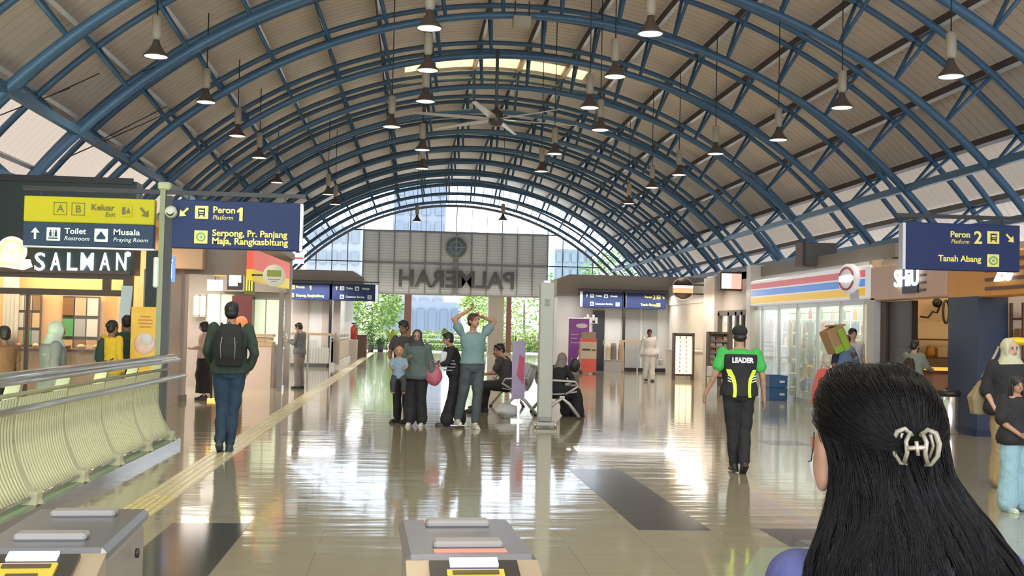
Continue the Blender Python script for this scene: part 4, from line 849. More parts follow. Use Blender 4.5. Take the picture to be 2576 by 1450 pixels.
for a0, a1 in ((1520, 1562), (1567, 1612), (1618, 1655)):
    x0 = at(a0, 800, 42.9).x; x1 = at(a1, 800, 42.9).x; struct(MB().bx(x0, x1, 42.96, 43.0, 0.1, 2.85).build('trim_right_panel', greyp if a0 > 1530 else whitep))
x0 = at(1492, 800, 42.9).x; x1 = at(1521, 800, 42.9).x
dd = thing('dark_doorway', 'tall dark navy door leaf in the right far kiosk wall', 'door', ((x0+x1)/2, 42.9, 0)); w = (x1-x0)/2; MB().bx(-w, w, -0.02, 0.06, 0, 2.35).build('door_leaf', mat('dark_navy_door', (0.03, 0.035, 0.05), 0.3), dd); MB().bx(w-0.06, w-0.03, -0.05, -0.02, 1.0, 1.2).build('handle', steel, dd)
struct(MB().bx(8.3, 14.0, 42.8, 42.97, 0.0, 0.14).build('baseboard_right', blackm)); struct(MB().bx(-9.5, -2.95, 41.35, 41.58, 0.0, 0.14).build('baseboard_left', mat('grey_base', (0.2, 0.2, 0.2), 0.4)))
area(-5.5, 40.4, 3.0, 6.0, 0.5, 200, (1.0, 0.97, 0.92)); area(-2.2, 48, 2.85, 0.5, 8.0, 80, (1.0, 0.97, 0.92)); area(8.8, 41.8, 2.95, 5.5, 0.5, 130, (1.0, 0.97, 0.92))  # fill lights without fittings, added to brighten the dim kiosk walls
# railings of the kiosks
wr = thing('wooden_railing', 'light wooden handrail with white panels in front of the left far kiosk', 'railing', (-3.3, 40.9, 0))
MB().bx(-1.15, 0.55, -0.04, 0.04, 1.16, 1.25).build('handrail', wood, wr); MB().bx(-0.95, 0.45, -0.02, 0.02, 0.15, 0.72).bx(-0.6, 0.0, -0.02, 0.02, 0.72, 1.0).build('white_panel', whitep, wr)
for x in (-1.1, -0.3, 0.5): MB().bx(x-0.03, x+0.03, -0.03, 0.03, 0, 1.16).build('baluster', steel, wr)
for k in range(14): MB().bx(-0.93+0.1*k, -0.92+0.1*k, -0.03, -0.02, 0.17, 0.7).build('panel_groove', GOODS[7], wr)
wr2 = thing('ramp_barrier', 'light wooden ramp barrier with white rails running back toward the end wall', 'railing', (-2.74, 41.0, 0))
MB().bx(-0.03, 0.03, 0, 11, 0.2, 0.95).build('wood_panel', wood, wr2); MB().bx(-0.06, 0.06, 0, 11, 1.18, 1.28).bx(-0.04, 0.04, 0, 11, 0.98, 1.05).build('white_rail', whitep, wr2); MB().bx(-0.03, 0.09, -0.3, 11, 0, 0.16).build('white_kerb', whitep, wr2)
for k in range(6): MB().bx(-0.03, 0.03, 2.0*k-0.03 if k else 0, 2.0*k+0.03, 0.15, 1.2).build('baluster', whitep, wr2)
ex = thing('fire_extinguisher', 'red fire extinguisher at the far end of the wooden ramp barrier', 'fire extinguisher', (at(889, 850, 53).x, 53, 0.9))
MB().lathe([(0.0, 0), (0.14, 0.02), (0.14, 0.55), (0.05, 0.66), (0.05, 0.72)], seg=14).build('cylinder', mat('ext_red', (0.5, 0.04, 0.03), 0.35), ex); MB().tube([(0.03, 0, 0.7), (0.16, 0, 0.66), (0.17, 0, 0.2)], 0.02, 6).build('hose', blackm, ex); MB().box((0, 0, 0.76), (0.2, 0.05, 0.06)).build('handle', blackm, ex)
st = thing('extinguisher_stand', 'grey brown bin stand below the red fire extinguisher', 'stand', (at(889, 850, 53).x, 53, 0)); MB().bx(-0.2, 0.2, -0.2, 0.2, 0.0, 0.88).build('body', mauve, st); MB().bx(-0.22, 0.22, -0.22, 0.22, 0.86, 0.9).build('lid', whitep, st)
st = thing('planter_box', 'dark brown planter box at the left side of the end doorway', 'planter', (at(905, 870, 56).x, 56, 0)); MB().bx(-0.35, 0.35, -0.3, 0.3, 0, 1.05).build('body', dwood, st); MB().bx(-0.38, 0.38, -0.33, 0.33, 1.05, 1.12).build('rim', dwood, st)
wr3 = thing('wooden_railing', 'light wooden handrail in front of the right far kiosk, behind the person in white', 'railing', (8.6, 42.3, 0)); MB().bx(-0.5, 0.9, -0.04, 0.04, 1.14, 1.22).build('handrail', wood, wr3)
for x in (-0.45, 0.2, 0.85): MB().bx(x-0.03, x+0.03, -0.03, 0.03, 0, 1.14).build('baluster', steel, wr3)
# goods by the right kiosk
p = onfloor(1455, 932); t = thing('purple_banner', 'tall purple roll-up banner with a pale logo by the right far kiosk', 'banner', (at(1456, 850, 40.5).x, 40.5, 0))
pur = mat('banner_purple', (0.20, 0.05, 0.26), 0.45, emit=(0.25, 0.06, 0.32), estr=0.12); MB().bx(-0.38, 0.38, -0.01, 0.01, 0.06, 2.0).build('banner_sheet', pur, t); MB().bx(-0.4, 0.4, -0.12, 0.12, 0, 0.07).build('cassette', steel, t); MB().bx(-0.4, 0.4, -0.02, 0.02, 1.98, 2.02).build('top_bar', steel, t)
MB().ell((0.1, -0.015, 1.72), (0.22, 0.01, 0.09)).build('printed_logo', whitep, t); MB().bx(-0.3, 0.0, -0.02, -0.01, 1.38, 1.42).bx(-0.3, -0.05, -0.02, -0.01, 1.24, 1.28).bx(-0.3, 0.05, -0.02, -0.01, 1.08, 1.12).build('printed_line', mat('lilac', (0.5, 0.35, 0.55), 0.5), t); MB().ell((0.1, -0.015, 0.75), (0.16, 0.01, 0.2)).build('printed_patch', mat('banner_pink', (0.6, 0.2, 0.25), 0.5), t)
t = thing('display_stand', 'red and cream promotional display stand beside the purple banner', 'display', (at(1479, 880, 39.6).x, 39.6, 0)); MB().bx(-0.28, 0.28, -0.2, 0.2, 0.05, 0.55).build('red_base', mat('stand_red', (0.60, 0.10, 0.07), 0.4), t); MB().bx(-0.28, 0.28, -0.2, 0.2, 0.55, 1.15).build('cream_front', mat('stand_cream', (0.50, 0.42, 0.33), 0.5), t); MB().bx(-0.28, 0.28, -0.2, 0.2, 1.15, 1.28).build('red_header', MATS['stand_red'], t); MB().bx(-0.25, 0.25, -0.18, 0.18, 1.28, 1.5).build('boxes_on_top', mat('box_brown', (0.30, 0.22, 0.17), 0.6), t)
MB().bx(-0.24, 0.05, -0.215, -0.2, 0.84, 0.90).bx(0.1, 0.25, -0.215, -0.2, 0.84, 0.88).build('printed_line', blackm, t)
for x in (-0.22, 0.22): MB().cyl((x, -0.15, 0.03), (x, -0.12, 0.03), 0.03, seg=8).build('castor', blackm, t)
t = thing('folded_pushchair', 'dark folded pushchair frame left of the red display stand', 'pushchair', (at(1446, 900, 39.3).x, 39.3, 0)); MB().tube([(-0.2, 0, 0.05), (0.05, 0, 0.35), (0.15, 0, 0.7)], 0.03, 6).tube([(0.2, 0, 0.05), (0.0, 0, 0.3), (-0.1, 0, 0.55)], 0.03, 6).build('frame', steel, t); MB().ell((0.0, 0, 0.3), (0.2, 0.12, 0.25)).build('seat', blackm, t)
for x in (-0.2, 0.2): MB().cyl((x, -0.03, 0.07), (x, 0.03, 0.07), 0.07, seg=12).build('wheel', blackm, t)
t = thing('box_pile', 'small white notice cards and flower stall above the purple banner', 'display', (at(1486, 790, 42).x, 42.0, 1.85)); 
for k in range(5): MB().box((-0.22+0.11*k, 0, 0.1+0.1*(k % 2)), (0.09, 0.02, 0.22), None, 0.004).build('card', whitep, t)
MB().bx(-0.3, 0.3, -0.02, 0.02, -0.02, 0.0).bx(-0.3, -0.27, -0.02, 0.6, -0.02, 0.02).build('shelf', steel, t)
for j, (px, h, m_, lb) in enumerate(((1529, 1.05, mat('sack_cream', (0.6, 0.55, 0.45), 0.7), 'cream sack in front of the right kiosk wall'), (1543, 1.1, mat('sack_grey', (0.22, 0.19, 0.17), 0.7), 'dark grey brown tall sack beside the cream sack'), (1562, 1.15, mat('sack_tan', (0.45, 0.33, 0.24), 0.7), 'tan rolled cloth bundle beside the wooden handrail'))):
    x = at(px, 900, 41.6).x; m = MB(); rings = []
    for k in range(9):
        f = k/8; r = 0.13*(1-0.25*f)+0.01*math.sin(9*f+j); rings.append([(x+r*math.cos(2*PI*q/12)*(1+0.08*math.sin(3*q)), 41.6+r*0.8*math.sin(2*PI*q/12), h*f) for q in range(12)])
    m.loft(rings); one('upright_bundle', m, m_, lb, 'bundle')
bt = thing('grey_bin', 'low grey bin box under the bundles by the right kiosk', 'bin', (at(1541, 920, 41.0).x, 41.0, 0)); MB().bx(-0.3, 0.3, -0.15, 0.15, 0, 0.45).build('body', GOODS[7], bt); MB().bx(-0.32, 0.32, -0.17, 0.17, 0.45, 0.48).build('lid', taupe, bt)

# ================================================================ right side shops
SX = 8.9
stone = mat('pale_stone_tile', (0.70, 0.64, 0.57), 0.35, vary=0.12, vscale=3, bump=0.1, bscale=4)
struct(MB().bx(10.05, 14.1, 33.3, 42.6, 2.6, 3.3).build('wall_right_bulkhead_far', stone)); struct(MB().bx(SX+0.25, 14.1, 28.5, 33.3, 2.15, 3.25).build('wall_right_bulkhead', mat('pinkish_bulkhead', (0.60, 0.52, 0.47), 0.5, vary=0.12, vscale=1.5)))
struct(MB().bx(10.1, 10.35, 33.3, 42.6, 0, 2.6).build('wall_right_stone', stone)); struct(MB().bx(SX-0.02, SX+0.35, 28.4, 28.75, 0, 3.35).build('wall_right_pier', stone)); struct(MB().bx(SX, SX+0.6, 31.9, 33.1, 0, 3.2).build('wall_right_pier_2', stone))
struct(MB().bx(12.4, 12.5, 20.0, 42.9, 0, 3.3).build('wall_right_rear', cream)); struct(MB().bx(SX+0.3, 12.4, 20.6, 28.4, 2.95, 3.05).build('ceiling', whitep)); struct(MB().bx(SX+0.02, 12.5, 20.8, 20.95, 0, 3.0).build('wall_right_divider', mat('amber_shop_wall', (0.82, 0.62, 0.36), 0.6))); struct(MB().bx(SX+0.0, SX+0.2, 20.66, 21.0, 0, 2.27).build('wall_right_pier_3', whitep)); struct(MB().bx(SX+0.4, 12.5, 28.4, 28.5, 0, 3.0).build('wall_right_divider_2', whitep))
struct(MB().bx(SX+0.25, 12.6, 20.3, 33.0, 3.05, 3.32).build('trim_right_roof_box', taupe))
# striped convenience shop sign
cs = thing('striped_shop_sign', 'long white shop fascia with red, blue and yellow stripes and a round emblem', 'shop sign', (SX, 20.85, 2.27))
wl = mat('fascia_white', (0.85, 0.85, 0.88), 0.35, emit=(0.9, 0.9, 0.95), estr=0.25)
MB().box((0.12, 3.8, 0.33), (0.26, 7.7, 0.66), None, 0.03).build('fascia_box', wl, cs)
for z0, z1, nm, c in ((0.43, 0.57, 'red', (0.62, 0.12, 0.12)), (0.245, 0.395, 'blue', (0.10, 0.27, 0.72)), (0.06, 0.215, 'yellow', (0.85, 0.52, 0.02))):
    MB().bx(-0.018, -0.008, 0.22, 7.5, z0, z1).build(nm+'_stripe', mat('stripe_'+nm, c, 0.35, emit=c, estr=0.35), cs)
em = MB().lathe([(0, -0.05), (0.30, -0.05), (0.30, 0.05), (0, 0.05)], seg=28, M=Matrix.Translation((-0.08, 0.85, 0.42)) @ Matrix.Diagonal((1, 1.5, 1, 1)) @ Matrix.Rotation(PI/2, 4, 'Y')).build('emblem_disc', wl, cs)
MB().box((-0.15, 0.85, 0.42), (0.03, 0.62, 0.12)).build('emblem_band', mat('emblem_glow', (0.85, 0.9, 1), 0.3, emit=(0.9, 0.95, 1), estr=1.2), cs); MB().tube([(-0.14, 0.85+0.36*math.cos(a_*PI/12), 0.42+0.22*math.sin(a_*PI/12)) for a_ in range(1, 12)], 0.025, 6).tube([(-0.14, 0.85+0.36*math.cos(a_*PI/12), 0.42-0.22*math.sin(a_*PI/12)) for a_ in range(1, 12)], 0.025, 6).build('emblem_ring', mat('emblem_red', (0.55, 0.15, 0.15), 0.4), cs)
MB().bx(-0.02, -0.01, 0.5, 0.95, 0.0, 0.2).build('emblem_patch', mat('patch_grey', (0.62, 0.62, 0.70), 0.4), cs)
# glass front of the convenience shop
cg = thing('glazed_facade', 'tall glazed shop front below the striped fascia', 'shop window', (SX+0.12, 20.98, 0))
m = MB()
for k, y in enumerate([0.02, 0.35, 1.6, 2.9, 4.2, 5.5, 6.8, 7.5]): m.bx(-0.04, 0.04, y-0.03, y+0.03, 0, 2.27)
m.bx(-0.03, 0.03, 0, 7.5, 0, 0.1).bx(-0.03, 0.03, 0, 7.5, 2.17, 2.27); wfr = m.build('window_frame', mat('pale_alu_frame', (0.55, 0.58, 0.56), 0.35, metal=0.4), cg); MB().bx(-0.005, 0.005, 0.35, 7.4, 0.1, 2.17).build('pane', glass('hazy_shop_glass', (0.92, 0.95, 0.93), 0.10, 0.30, (0.62, 0.64, 0.60)), wfr)
area(10.6, 24.6, 2.9, 3.0, 7.0, 330, (0.93, 1.0, 0.97))
for i, (xx, lb) in enumerate(((9.75, 'white goods shelf just inside the glass of the striped-sign shop'), (11.3, 'white goods shelf in the middle of the striped-sign shop'))):
    shelf_unit(lb, xx-0.15, xx+0.15, 22.0, 27.4, [0.15, 0.5, 0.85, 1.2, 1.55], whitep, 1.9, back=None)
    for k in range(56):
        z = [0.165, 0.515, 0.865, 1.215, 1.565][k % 5]; y = 22.15+0.46*(k//5); kd = ['packet', 'carton', 'bottle', 'packet'][(k//5+k) % 4]
        goods(kd, GOODS[(k*5+k//7+i*3) % 8], (xx-0.02, y, z), 'packaged goods on the %s shelf of the striped-sign shop' % ('inner' if i else 'window'), 'goods on the %s shelf of the striped-sign shop' % ('inner' if i else 'window'), 'packaged goods', rotz=PI/2+random.uniform(-.15, .15), s=1.25)
shelf_unit('white end wall shelf at the back of the striped-sign shop', 9.4, 12.2, 28.0, 28.3, [0.2, 0.55, 0.9, 1.25, 1.6, 1.95], whitep, 2.2, back=None)
for k in range(54):
    goods(['carton', 'packet', 'bottle'][k % 3], GOODS[(k*3+k//6) % 8], (9.5+0.3*(k//6), 28.12, [0.215, 0.565, 0.915, 1.265, 1.615, 1.965][k % 6]), 'packaged goods on the end wall shelf of the striped-sign shop', 'goods on the end wall shelf', 'packaged goods', s=1.2)
pts = [(1935, 850, 'red'), (1985, 860, 'tan'), (2010, 840, 'white'), (2042, 880, 'grey'), (1958, 850, 'white')]
for k, (px, py, cn) in enumerate(pts):
    y = SX*2800/(px-1027.5)+0.05; goods('garment', MATS['goods_'+cn], (9.35, y+0.6, 0.85), '%s cloth hanging upright inside the glass of the striped-sign shop' % {'red': 'red', 'tan': 'tan', 'white': 'white', 'grey': 'grey'}[cn], 'cloths behind the shop glass', 'cloth', s=1.0)
rail = thing('garment_rail', 'thin steel rail carrying cloths behind the glass of the striped-sign shop', 'rail', (9.35, 26.3, 0)); MB().cyl((0, -3.4, 2.06), (0, 3.4-1.4, 2.06), 0.012, seg=6).build('rail_bar', steel, rail); MB().cyl((0, -3.4, 0), (0, -3.4, 2.06), 0.014, seg=6).cyl((0, 2.0, 0), (0, 2.0, 2.06), 0.014, seg=6).build('rail_leg', steel, rail)
# stacked blue crates
crm = mat('crate_blue', (0.03, 0.10, 0.24), 0.5)
p = onfloor(1947, 1003)
for k in range(2):
    t = thing('plastic_crate', '%s blue plastic crate of the stack beside the walking person in the green shirt' % ('lower' if k == 0 else 'upper'), 'crate', (8.62, 25.6, 0.29*k+0.005*k)); m = MB(); w, d, h = 0.2, 0.28, 0.285
    m.bx(-w, w, -d, d, 0, 0.02)
    for sx in (-1, 1): m.bx(sx*w-0.012, sx*w+0.012, -d, d, 0.02, h)
    for sy in (-1, 1): m.bx(-w, w, sy*d-0.012, sy*d+0.012, 0.02, h)
    m.build('crate_shell', crm, t); m = MB()
    for sy in (-1, 1): m.bx(-w-0.015, w+0.015, sy*(d+0.01)-0.01, sy*(d+0.01)+0.01, h-0.05, h)
    for sx in (-1, 1): m.bx(sx*(w+0.01)-0.01, sx*(w+0.01)+0.01, -d-0.015, d+0.015, h-0.05, h)
    m.build('crate_rim', crm, t); MB().bx(0.02, 0.14, -d-0.025, -d-0.012, 0.12, 0.17).build('label_tag', whitep, t)
# door frames and lit openings of the shop beyond
t = thing('shop_door', 'dark framed glass shop doors with bright windows behind, beyond the striped fascia', 'door', (SX+0.15, 28.8, 0)); m = MB()
for y in (0.05, 0.75, 1.3, 2.0, 3.0): m.bx(-0.05, 0.05, y-0.08, y+0.08, 0, 2.15)
m.bx(-0.05, 0.05, 0, 3.1, 2.05, 2.2); m.build('door_frame', brownf, t); MB().bx(-0.005, 0.005, 0, 3.0, 0.05, 2.05).build('pane', shopg, t)
struct(MB().bx(SX+0.5, 12.4, 33.0, 33.1, 0, 3.2).build('wall_right_back_2', cream))
panel_at(1818, 772, 1842, 860, 32.5, greenlit, 'lit_window', 'tall pale green lit window behind the dark shop doors', 'window', extra=winbars); panel_at(1856, 772, 1884, 850, 32.5, mat('bright_window', (0.85, 0.92, 0.9), 0.4, emit=(0.88, 0.97, 0.95), estr=0.8), 'lit_window', 'bright white lit window above the cap of the walking person in green', 'window', extra=winbars)
area(10.6, 31, 2.1, 2.5, 3.0, 160, (1.0, 0.95, 0.85)); area(8.25, 31.8, 2.75, 0.25, 3.0, 55, (1.0, 0.88, 0.72)); area(9.4, 37.0, 2.8, 0.3, 5.0, 80, (1.0, 0.82, 0.6))  # middle one added, last one boosted, to lift the dim stone pier and wall
# square light box and the round bar sign
t = thing('square_light_box', 'square white and orange lit sign box on the right bulkhead', 'sign', (SX-0.05, 30.2, 2.72)); MB().box((0, 0, 0.27), (0.62, 0.34, 0.52), None, 0.02).build('housing', brownf, t)
MB().bx(-0.28, 0.0, -0.185, -0.17, 0.06, 0.48).build('white_panel', mat('lightbox_white', (0.8, 0.88, 0.88), 0.4, emit=(0.78, 0.88, 0.88), estr=0.8), t); MB().bx(0.0, 0.28, -0.185, -0.17, 0.06, 0.48).build('orange_panel', mat('lightbox_orange', (0.95, 0.5, 0.4), 0.4, emit=(1.0, 0.52, 0.42), estr=0.8), t); MB().bx(0.2, 0.35, -0.03, 0.03, 0.45, 0.55).build('bracket', blackm, t)
p = at(1717, 727, 33.5); t = thing('round_bar_sign', 'round dark sign with a glowing white and orange bar, projecting on the right side', 'sign', (p.x, 33.5, p.z-0.33))
rd_ = MB().lathe([(0, -0.06), (0.33, -0.06), (0.33, 0.06), (0, 0.06)], seg=32, M=Matrix.Translation((0, 0, 0.33)) @ Matrix.Rotation(PI/2, 4, 'X')).build('disc', mat('disc_brown', (0.07, 0.045, 0.04), 0.4), t)
MB().tube([(0.33*math.cos(2*PI*k/32), -0.05, 0.33+0.33*math.sin(2*PI*k/32)) for k in range(32)], 0.012, 6, True).build('rim', mauve, rd_)
MB().bx(-0.31, 0.31, -0.075, -0.06, 0.34, 0.43).build('white_bar', mat('bar_white', (1, 0.9, 0.8), 0.4, emit=(1, 0.93, 0.82), estr=1.2), t); MB().bx(-0.31, 0.31, -0.075, -0.06, 0.2, 0.33).build('orange_bar', mat('bar_orange', (1, 0.4, 0.2), 0.4, emit=(1.0, 0.38, 0.18), estr=1.1), t)
MB().bx(0.3, 0.8, -0.02, 0.02, 0.44, 0.48).bx(0.3, 0.8, -0.02, 0.02, 0.16, 0.2).build('bracket', blackm, t)
# menu rack and newspaper rack
def rack(px0, px1, py0, py1, Y, label, lit):
    a = at(px0, py0, Y); c = at(px1, py1, Y); w = c.x-a.x; t = thing('display_rack', label, 'rack', ((a.x+c.x)/2, Y, 0))
    m = MB().bx(-w/2-0.03, -w/2+0.03, -0.05, 0.2, 0, a.z).bx(w/2-0.03, w/2+0.03, -0.05, 0.2, 0, a.z).bx(-w/2, w/2, -0.05, 0.2, a.z-0.06, a.z).bx(-w/2, w/2, 0.17, 0.2, c.z, a.z); m.build('frame', brownf, t)
    n = 9 if lit else 7
    for k in range(n):
        z = c.z+0.1+(a.z-c.z-0.2)*k/n; R = Matrix.Rotation(rad(-25), 4, 'X')
        sl_ = MB().box((0, 0.05, z), (w-0.07, 0.02, 0.07), R).build('shelf_lip', mat('rack_warm', (0.85, 0.7, 0.45), 0.4, emit=(1.0, 0.85, 0.55), estr=0.75) if lit else mat('rack_brown', (0.16, 0.11, 0.09), 0.5), t)
        for j in range(3):
            x = -w/2+w*(j+0.5)/3; MB().box((x, 0.09, z+0.08), (w/3.6, 0.02, 0.11), R).build('leaflet', (mat('rack_leaf', (0.95, 0.9, 0.75), 0.4, emit=(1.0, 0.93, 0.75), estr=0.8) if lit else GOODS[[7, 5, 6][(j+k) % 3]]), sl_)
    return t
rack(1697, 1743, 838, 947, 36.0, 'brightly lit yellow white leaflet rack on the right', True); rack(1784, 1838, 835, 955, 31.2, 'dark brown magazine rack left of the walking person in green', False)
gc = thing('glass_counter', 'pale tiled counter below the lit rack on the right side', 'counter', (9.7, 38.3, 0)); MB().bx(-0.35, 0.2, -1.6, 1.6, 0, 0.9).build('counter_body', stone, gc); MB().bx(-0.4, 0.25, -1.65, 1.65, 0.9, 0.95).build('counter_top', whitep, gc)
wh = thing('white_boxes', 'pair of small white boxes on the floor below the dark magazine rack', 'box', (8.5, 30.6, 0)); MB().bx(-0.12, 0.12, -0.1, 0.1, 0, 0.32).build('box_body', whitep, wh); MB().bx(-0.13, 0.13, -0.11, 0.11, 0.34, 0.62).build('box_body', whitep, wh)
# brown fascia with glowing letters
bf = thing('brown_shop_fascia', 'brown shop fascia with glowing blue white letters right of the striped sign', 'shop sign', (SX, 17.75, 2.22)); bfm = mat('fascia_copper', (0.72, 0.47, 0.34), 0.35, vary=0.1, vscale=1)
MB().box((0.15, 1.55, 0.33), (0.3, 3.1, 0.66), None, 0.02).build('fascia_board', bfm, bf)
for k in range(4): MB().bx(-0.02, 0.0, 0.75, 1.15, 0.12+0.13*k, 0.16+0.13*k).build('slat', dwood, bf)
MB().bx(-0.035, 0.0, 1.02, 1.62, 0.10, 0.62).build('letter_backing', mat('backing_dark', (0.02, 0.025, 0.06), 0.4), bf)
RF = Matrix.Translation((-0.05, 1.42, 0.36)) @ Matrix(((0, 0, -1, 0), (-1, 0, 0, 0), (0, 1, 0, 0), (0, 0, 0, 1)))
text_mesh('lettering', 'SHiU', 0.44, blueglow, bf, RF, 0.03, bold=0.004, width=0.95)
of = thing('orange_shop_fascia', 'orange shop fascia with wood slats and glowing numerals at the right edge', 'shop sign', (SX, 13.6, 2.18)); ofm = mat('fascia_orange', (0.75, 0.33, 0.03), 0.35, vary=0.08)
MB().box((0.15, 2.05, 0.34), (0.3, 4.15, 0.68), None, 0.02).build('fascia_board', ofm, of)
for k in range(4): MB().bx(-0.02, 0.0, 1.7, 2.9, 0.10+0.14*k, 0.15+0.14*k).build('slat', dwood, of)
text_mesh('lettering', '20', 0.42, blueglow, of, Matrix.Translation((-0.05, 2.30, 0.36)) @ Matrix(((0, 0, -1, 0), (-1, 0, 0, 0), (0, 1, 0, 0), (0, 0, 0, 1))), 0.03, bold=0.014, width=0.5)
nv = thing('navy_pillar', 'broad dark navy pillar between the two right hand food shops', 'pillar', (SX+0.25, 17.22, 0)); MB().bx(-0.25, 0.25, -0.48, 0.48, 0, 2.2).build('shaft', mat('navy_pillar_paint', (0.03, 0.05, 0.10), 0.45, vary=0.15, vscale=2), nv); MB().bx(-0.27, 0.27, -0.50, 0.50, 0, 0.1).build('plinth', mat('navy_plinth', (0.015, 0.03, 0.08), 0.4), nv)
dp = thing('dark_panel_door', 'dark grey panelled shutter door right of the striped-sign shop', 'door', (SX+0.2, 19.35, 0)); MB().bx(-0.03, 0.03, 0.1, 1.05, 0, 2.2).build('door_leaf', mat('charcoal_door', (0.05, 0.045, 0.05), 0.4), dp); MB().bx(-0.06, 0.06, 0.0, 0.1, 0, 2.2).build('door_jamb', blackm, dp); MB().bx(-0.08, 0.08, 1.05, 1.28, 0, 2.2).build('door_jamb', brownf, dp); MB().bx(-0.05, -0.03, 0.15, 1.0, 0.35, 0.37).bx(-0.05, -0.03, 0.15, 1.0, 1.35, 1.37).build('door_moulding', blackm, dp)
area(10.6, 19.0, 2.9, 3.0, 2.6, 230, (1.0, 0.80, 0.52)); area(10.6, 14.6, 2.9, 3.0, 3.5, 200, (1.0, 0.76, 0.5))
struct(MB().bx(SX+0.2, 12.5, 12.0, 20.8, 2.9, 3.0).build('ceiling', cream)); struct(MB().bx(9.2, 12.5, 16.75, 16.85, 0, 2.9).build('wall_right_divider_3', cream)); struct(MB().bx(12.4, 12.5, 12, 20, 0, 3.0).build('wall_right_rear_2', MATS['amber_shop_wall']))
# inside the amber shop: shelf boards, wheel decoration, bags
shelf_unit('dark shelf stacked with trays in the amber food shop', 9.35, 12.2, 20.3, 20.65, [0.3, 0.75, 1.15, 1.5], dwood, 1.62, back=None)
for k in range(26): goods(['carton', 'packet', 'bread'][k % 3], GOODS[[5, 6, 2, 7, 4][k % 5]], (9.5+0.21*(k//2), 20.42, [1.165, 0.765][k % 2]), 'goods on the shelf of the amber food shop', 'goods on the amber shop shelf', 'packaged goods')
p = at(2372, 785, 20.6); t = thing('wall_bicycle_wheel', 'dark bicycle wheel and fork decoration hung on the amber shop wall', 'decoration', (p.x, 20.62, p.z))
MB().tube([(0.10*math.cos(2*PI*k/24)+0.06, -0.03+0.08*math.cos(2*PI*k/24), 0.22*math.sin(2*PI*k/24)) for k in range(24)], 0.022, 6, True).build('wheel', brownf, t); MB().tube([(-0.45, -0.02, -0.1), (-0.3, -0.02, -0.12), (-0.2, -0.02, 0.0), (-0.12, -0.02, -0.02), (-0.02, -0.02, 0.2)], 0.02, 6).build('fork', blackm, t); MB().ell((-0.12, -0.03, 0.17), (0.10, 0.05, 0.09)).build('saddle', blackm, t)
t = thing('spot_fitting', 'small black ceiling spotlight in the amber shop', 'lamp', (at(2398, 752, 19.9).x, 19.9, 2.2)); MB().bx(-0.07, 0.07, -0.06, 0.06, 0, 0.1).build('housing', blackm, t); MB().cyl((0, 0, 0.1), (0, 0, 0.7), 0.01, seg=6).build('stem', blackm, t)
fc_ = thing('food_counter', 'low food counter with orange glow in the amber shop', 'counter', (10.0, 19.2, 0)); MB().bx(-0.75, 1.6, -0.25, 0.25, 0, 0.9).build('counter_body', mat('counter_rose', (0.45, 0.25, 0.18), 0.5), fc_); MB().bx(-0.8, 1.65, -0.28, 0.28, 0.9, 0.95).build('counter_top', dwood, fc_); MB().bx(-0.7, -0.1, -0.2, 0.2, 0.95, 1.0).build('warm_tray', mat('warm_tray', (1, 0.4, 0.1), 0.4, emit=(1.0, 0.4, 0.08), estr=1.0), fc_); MB().bx(0.2, 0.9, -0.15, 0.2, 0.95, 1.4).build('glass_case', glass('case_glass', (0.9, 0.95, 0.95), 0.1, 0.3), fc_)
shelf_unit('shelf of parcels in the right hand edge shop', 9.4, 11.8, 16.3, 16.65, [0.5, 1.0, 1.45, 1.85], dwood, 2.1, back=None)
for k in range(30): goods(['carton', 'carton', 'bread'][k % 3], GOODS[[6, 5, 2, 6, 4][k % 5]], (9.5+0.3*(k//4), 16.42, [1.015, 1.465, 1.865, 0.515][k % 4]), 'parcel on the shelf of the right hand edge shop', 'parcels in the edge shop', 'parcel', s=1.3)
# bins
p = onfloor(2400, 1092); t = thing('waste_bin', 'steel and black waste bin against the navy pillar', 'bin', (p.x-0.1, p.y, 0)); MB().lathe([(0.16, 0), (0.17, 0.02), (0.17, 0.62), (0.15, 0.64)], seg=18).build('bin_body', steel, t); MB().lathe([(0.175, 0.60), (0.19, 0.64), (0.19, 0.68), (0.12, 0.70), (0.0, 0.70)], seg=18).build('bin_lid', blackm, t); MB().bx(-0.17, -0.09, -0.17, -0.13, 0.05, 0.55).build('bin_stripe', mat('pale_green_strip', (0.55, 0.68, 0.42), 0.4), t)
p = onfloor(2432, 1088); t = thing('waste_bin', 'dark brown tall waste bin next to the steel bin', 'bin', (p.x+0.02, p.y+0.35, 0)); MB().bx(-0.12, 0.12, -0.12, 0.12, 0, 0.66).build('bin_body', brownf, t); MB().bx(-0.14, 0.14, -0.14, 0.14, 0.66, 0.70).build('bin_lid', blackm, t)

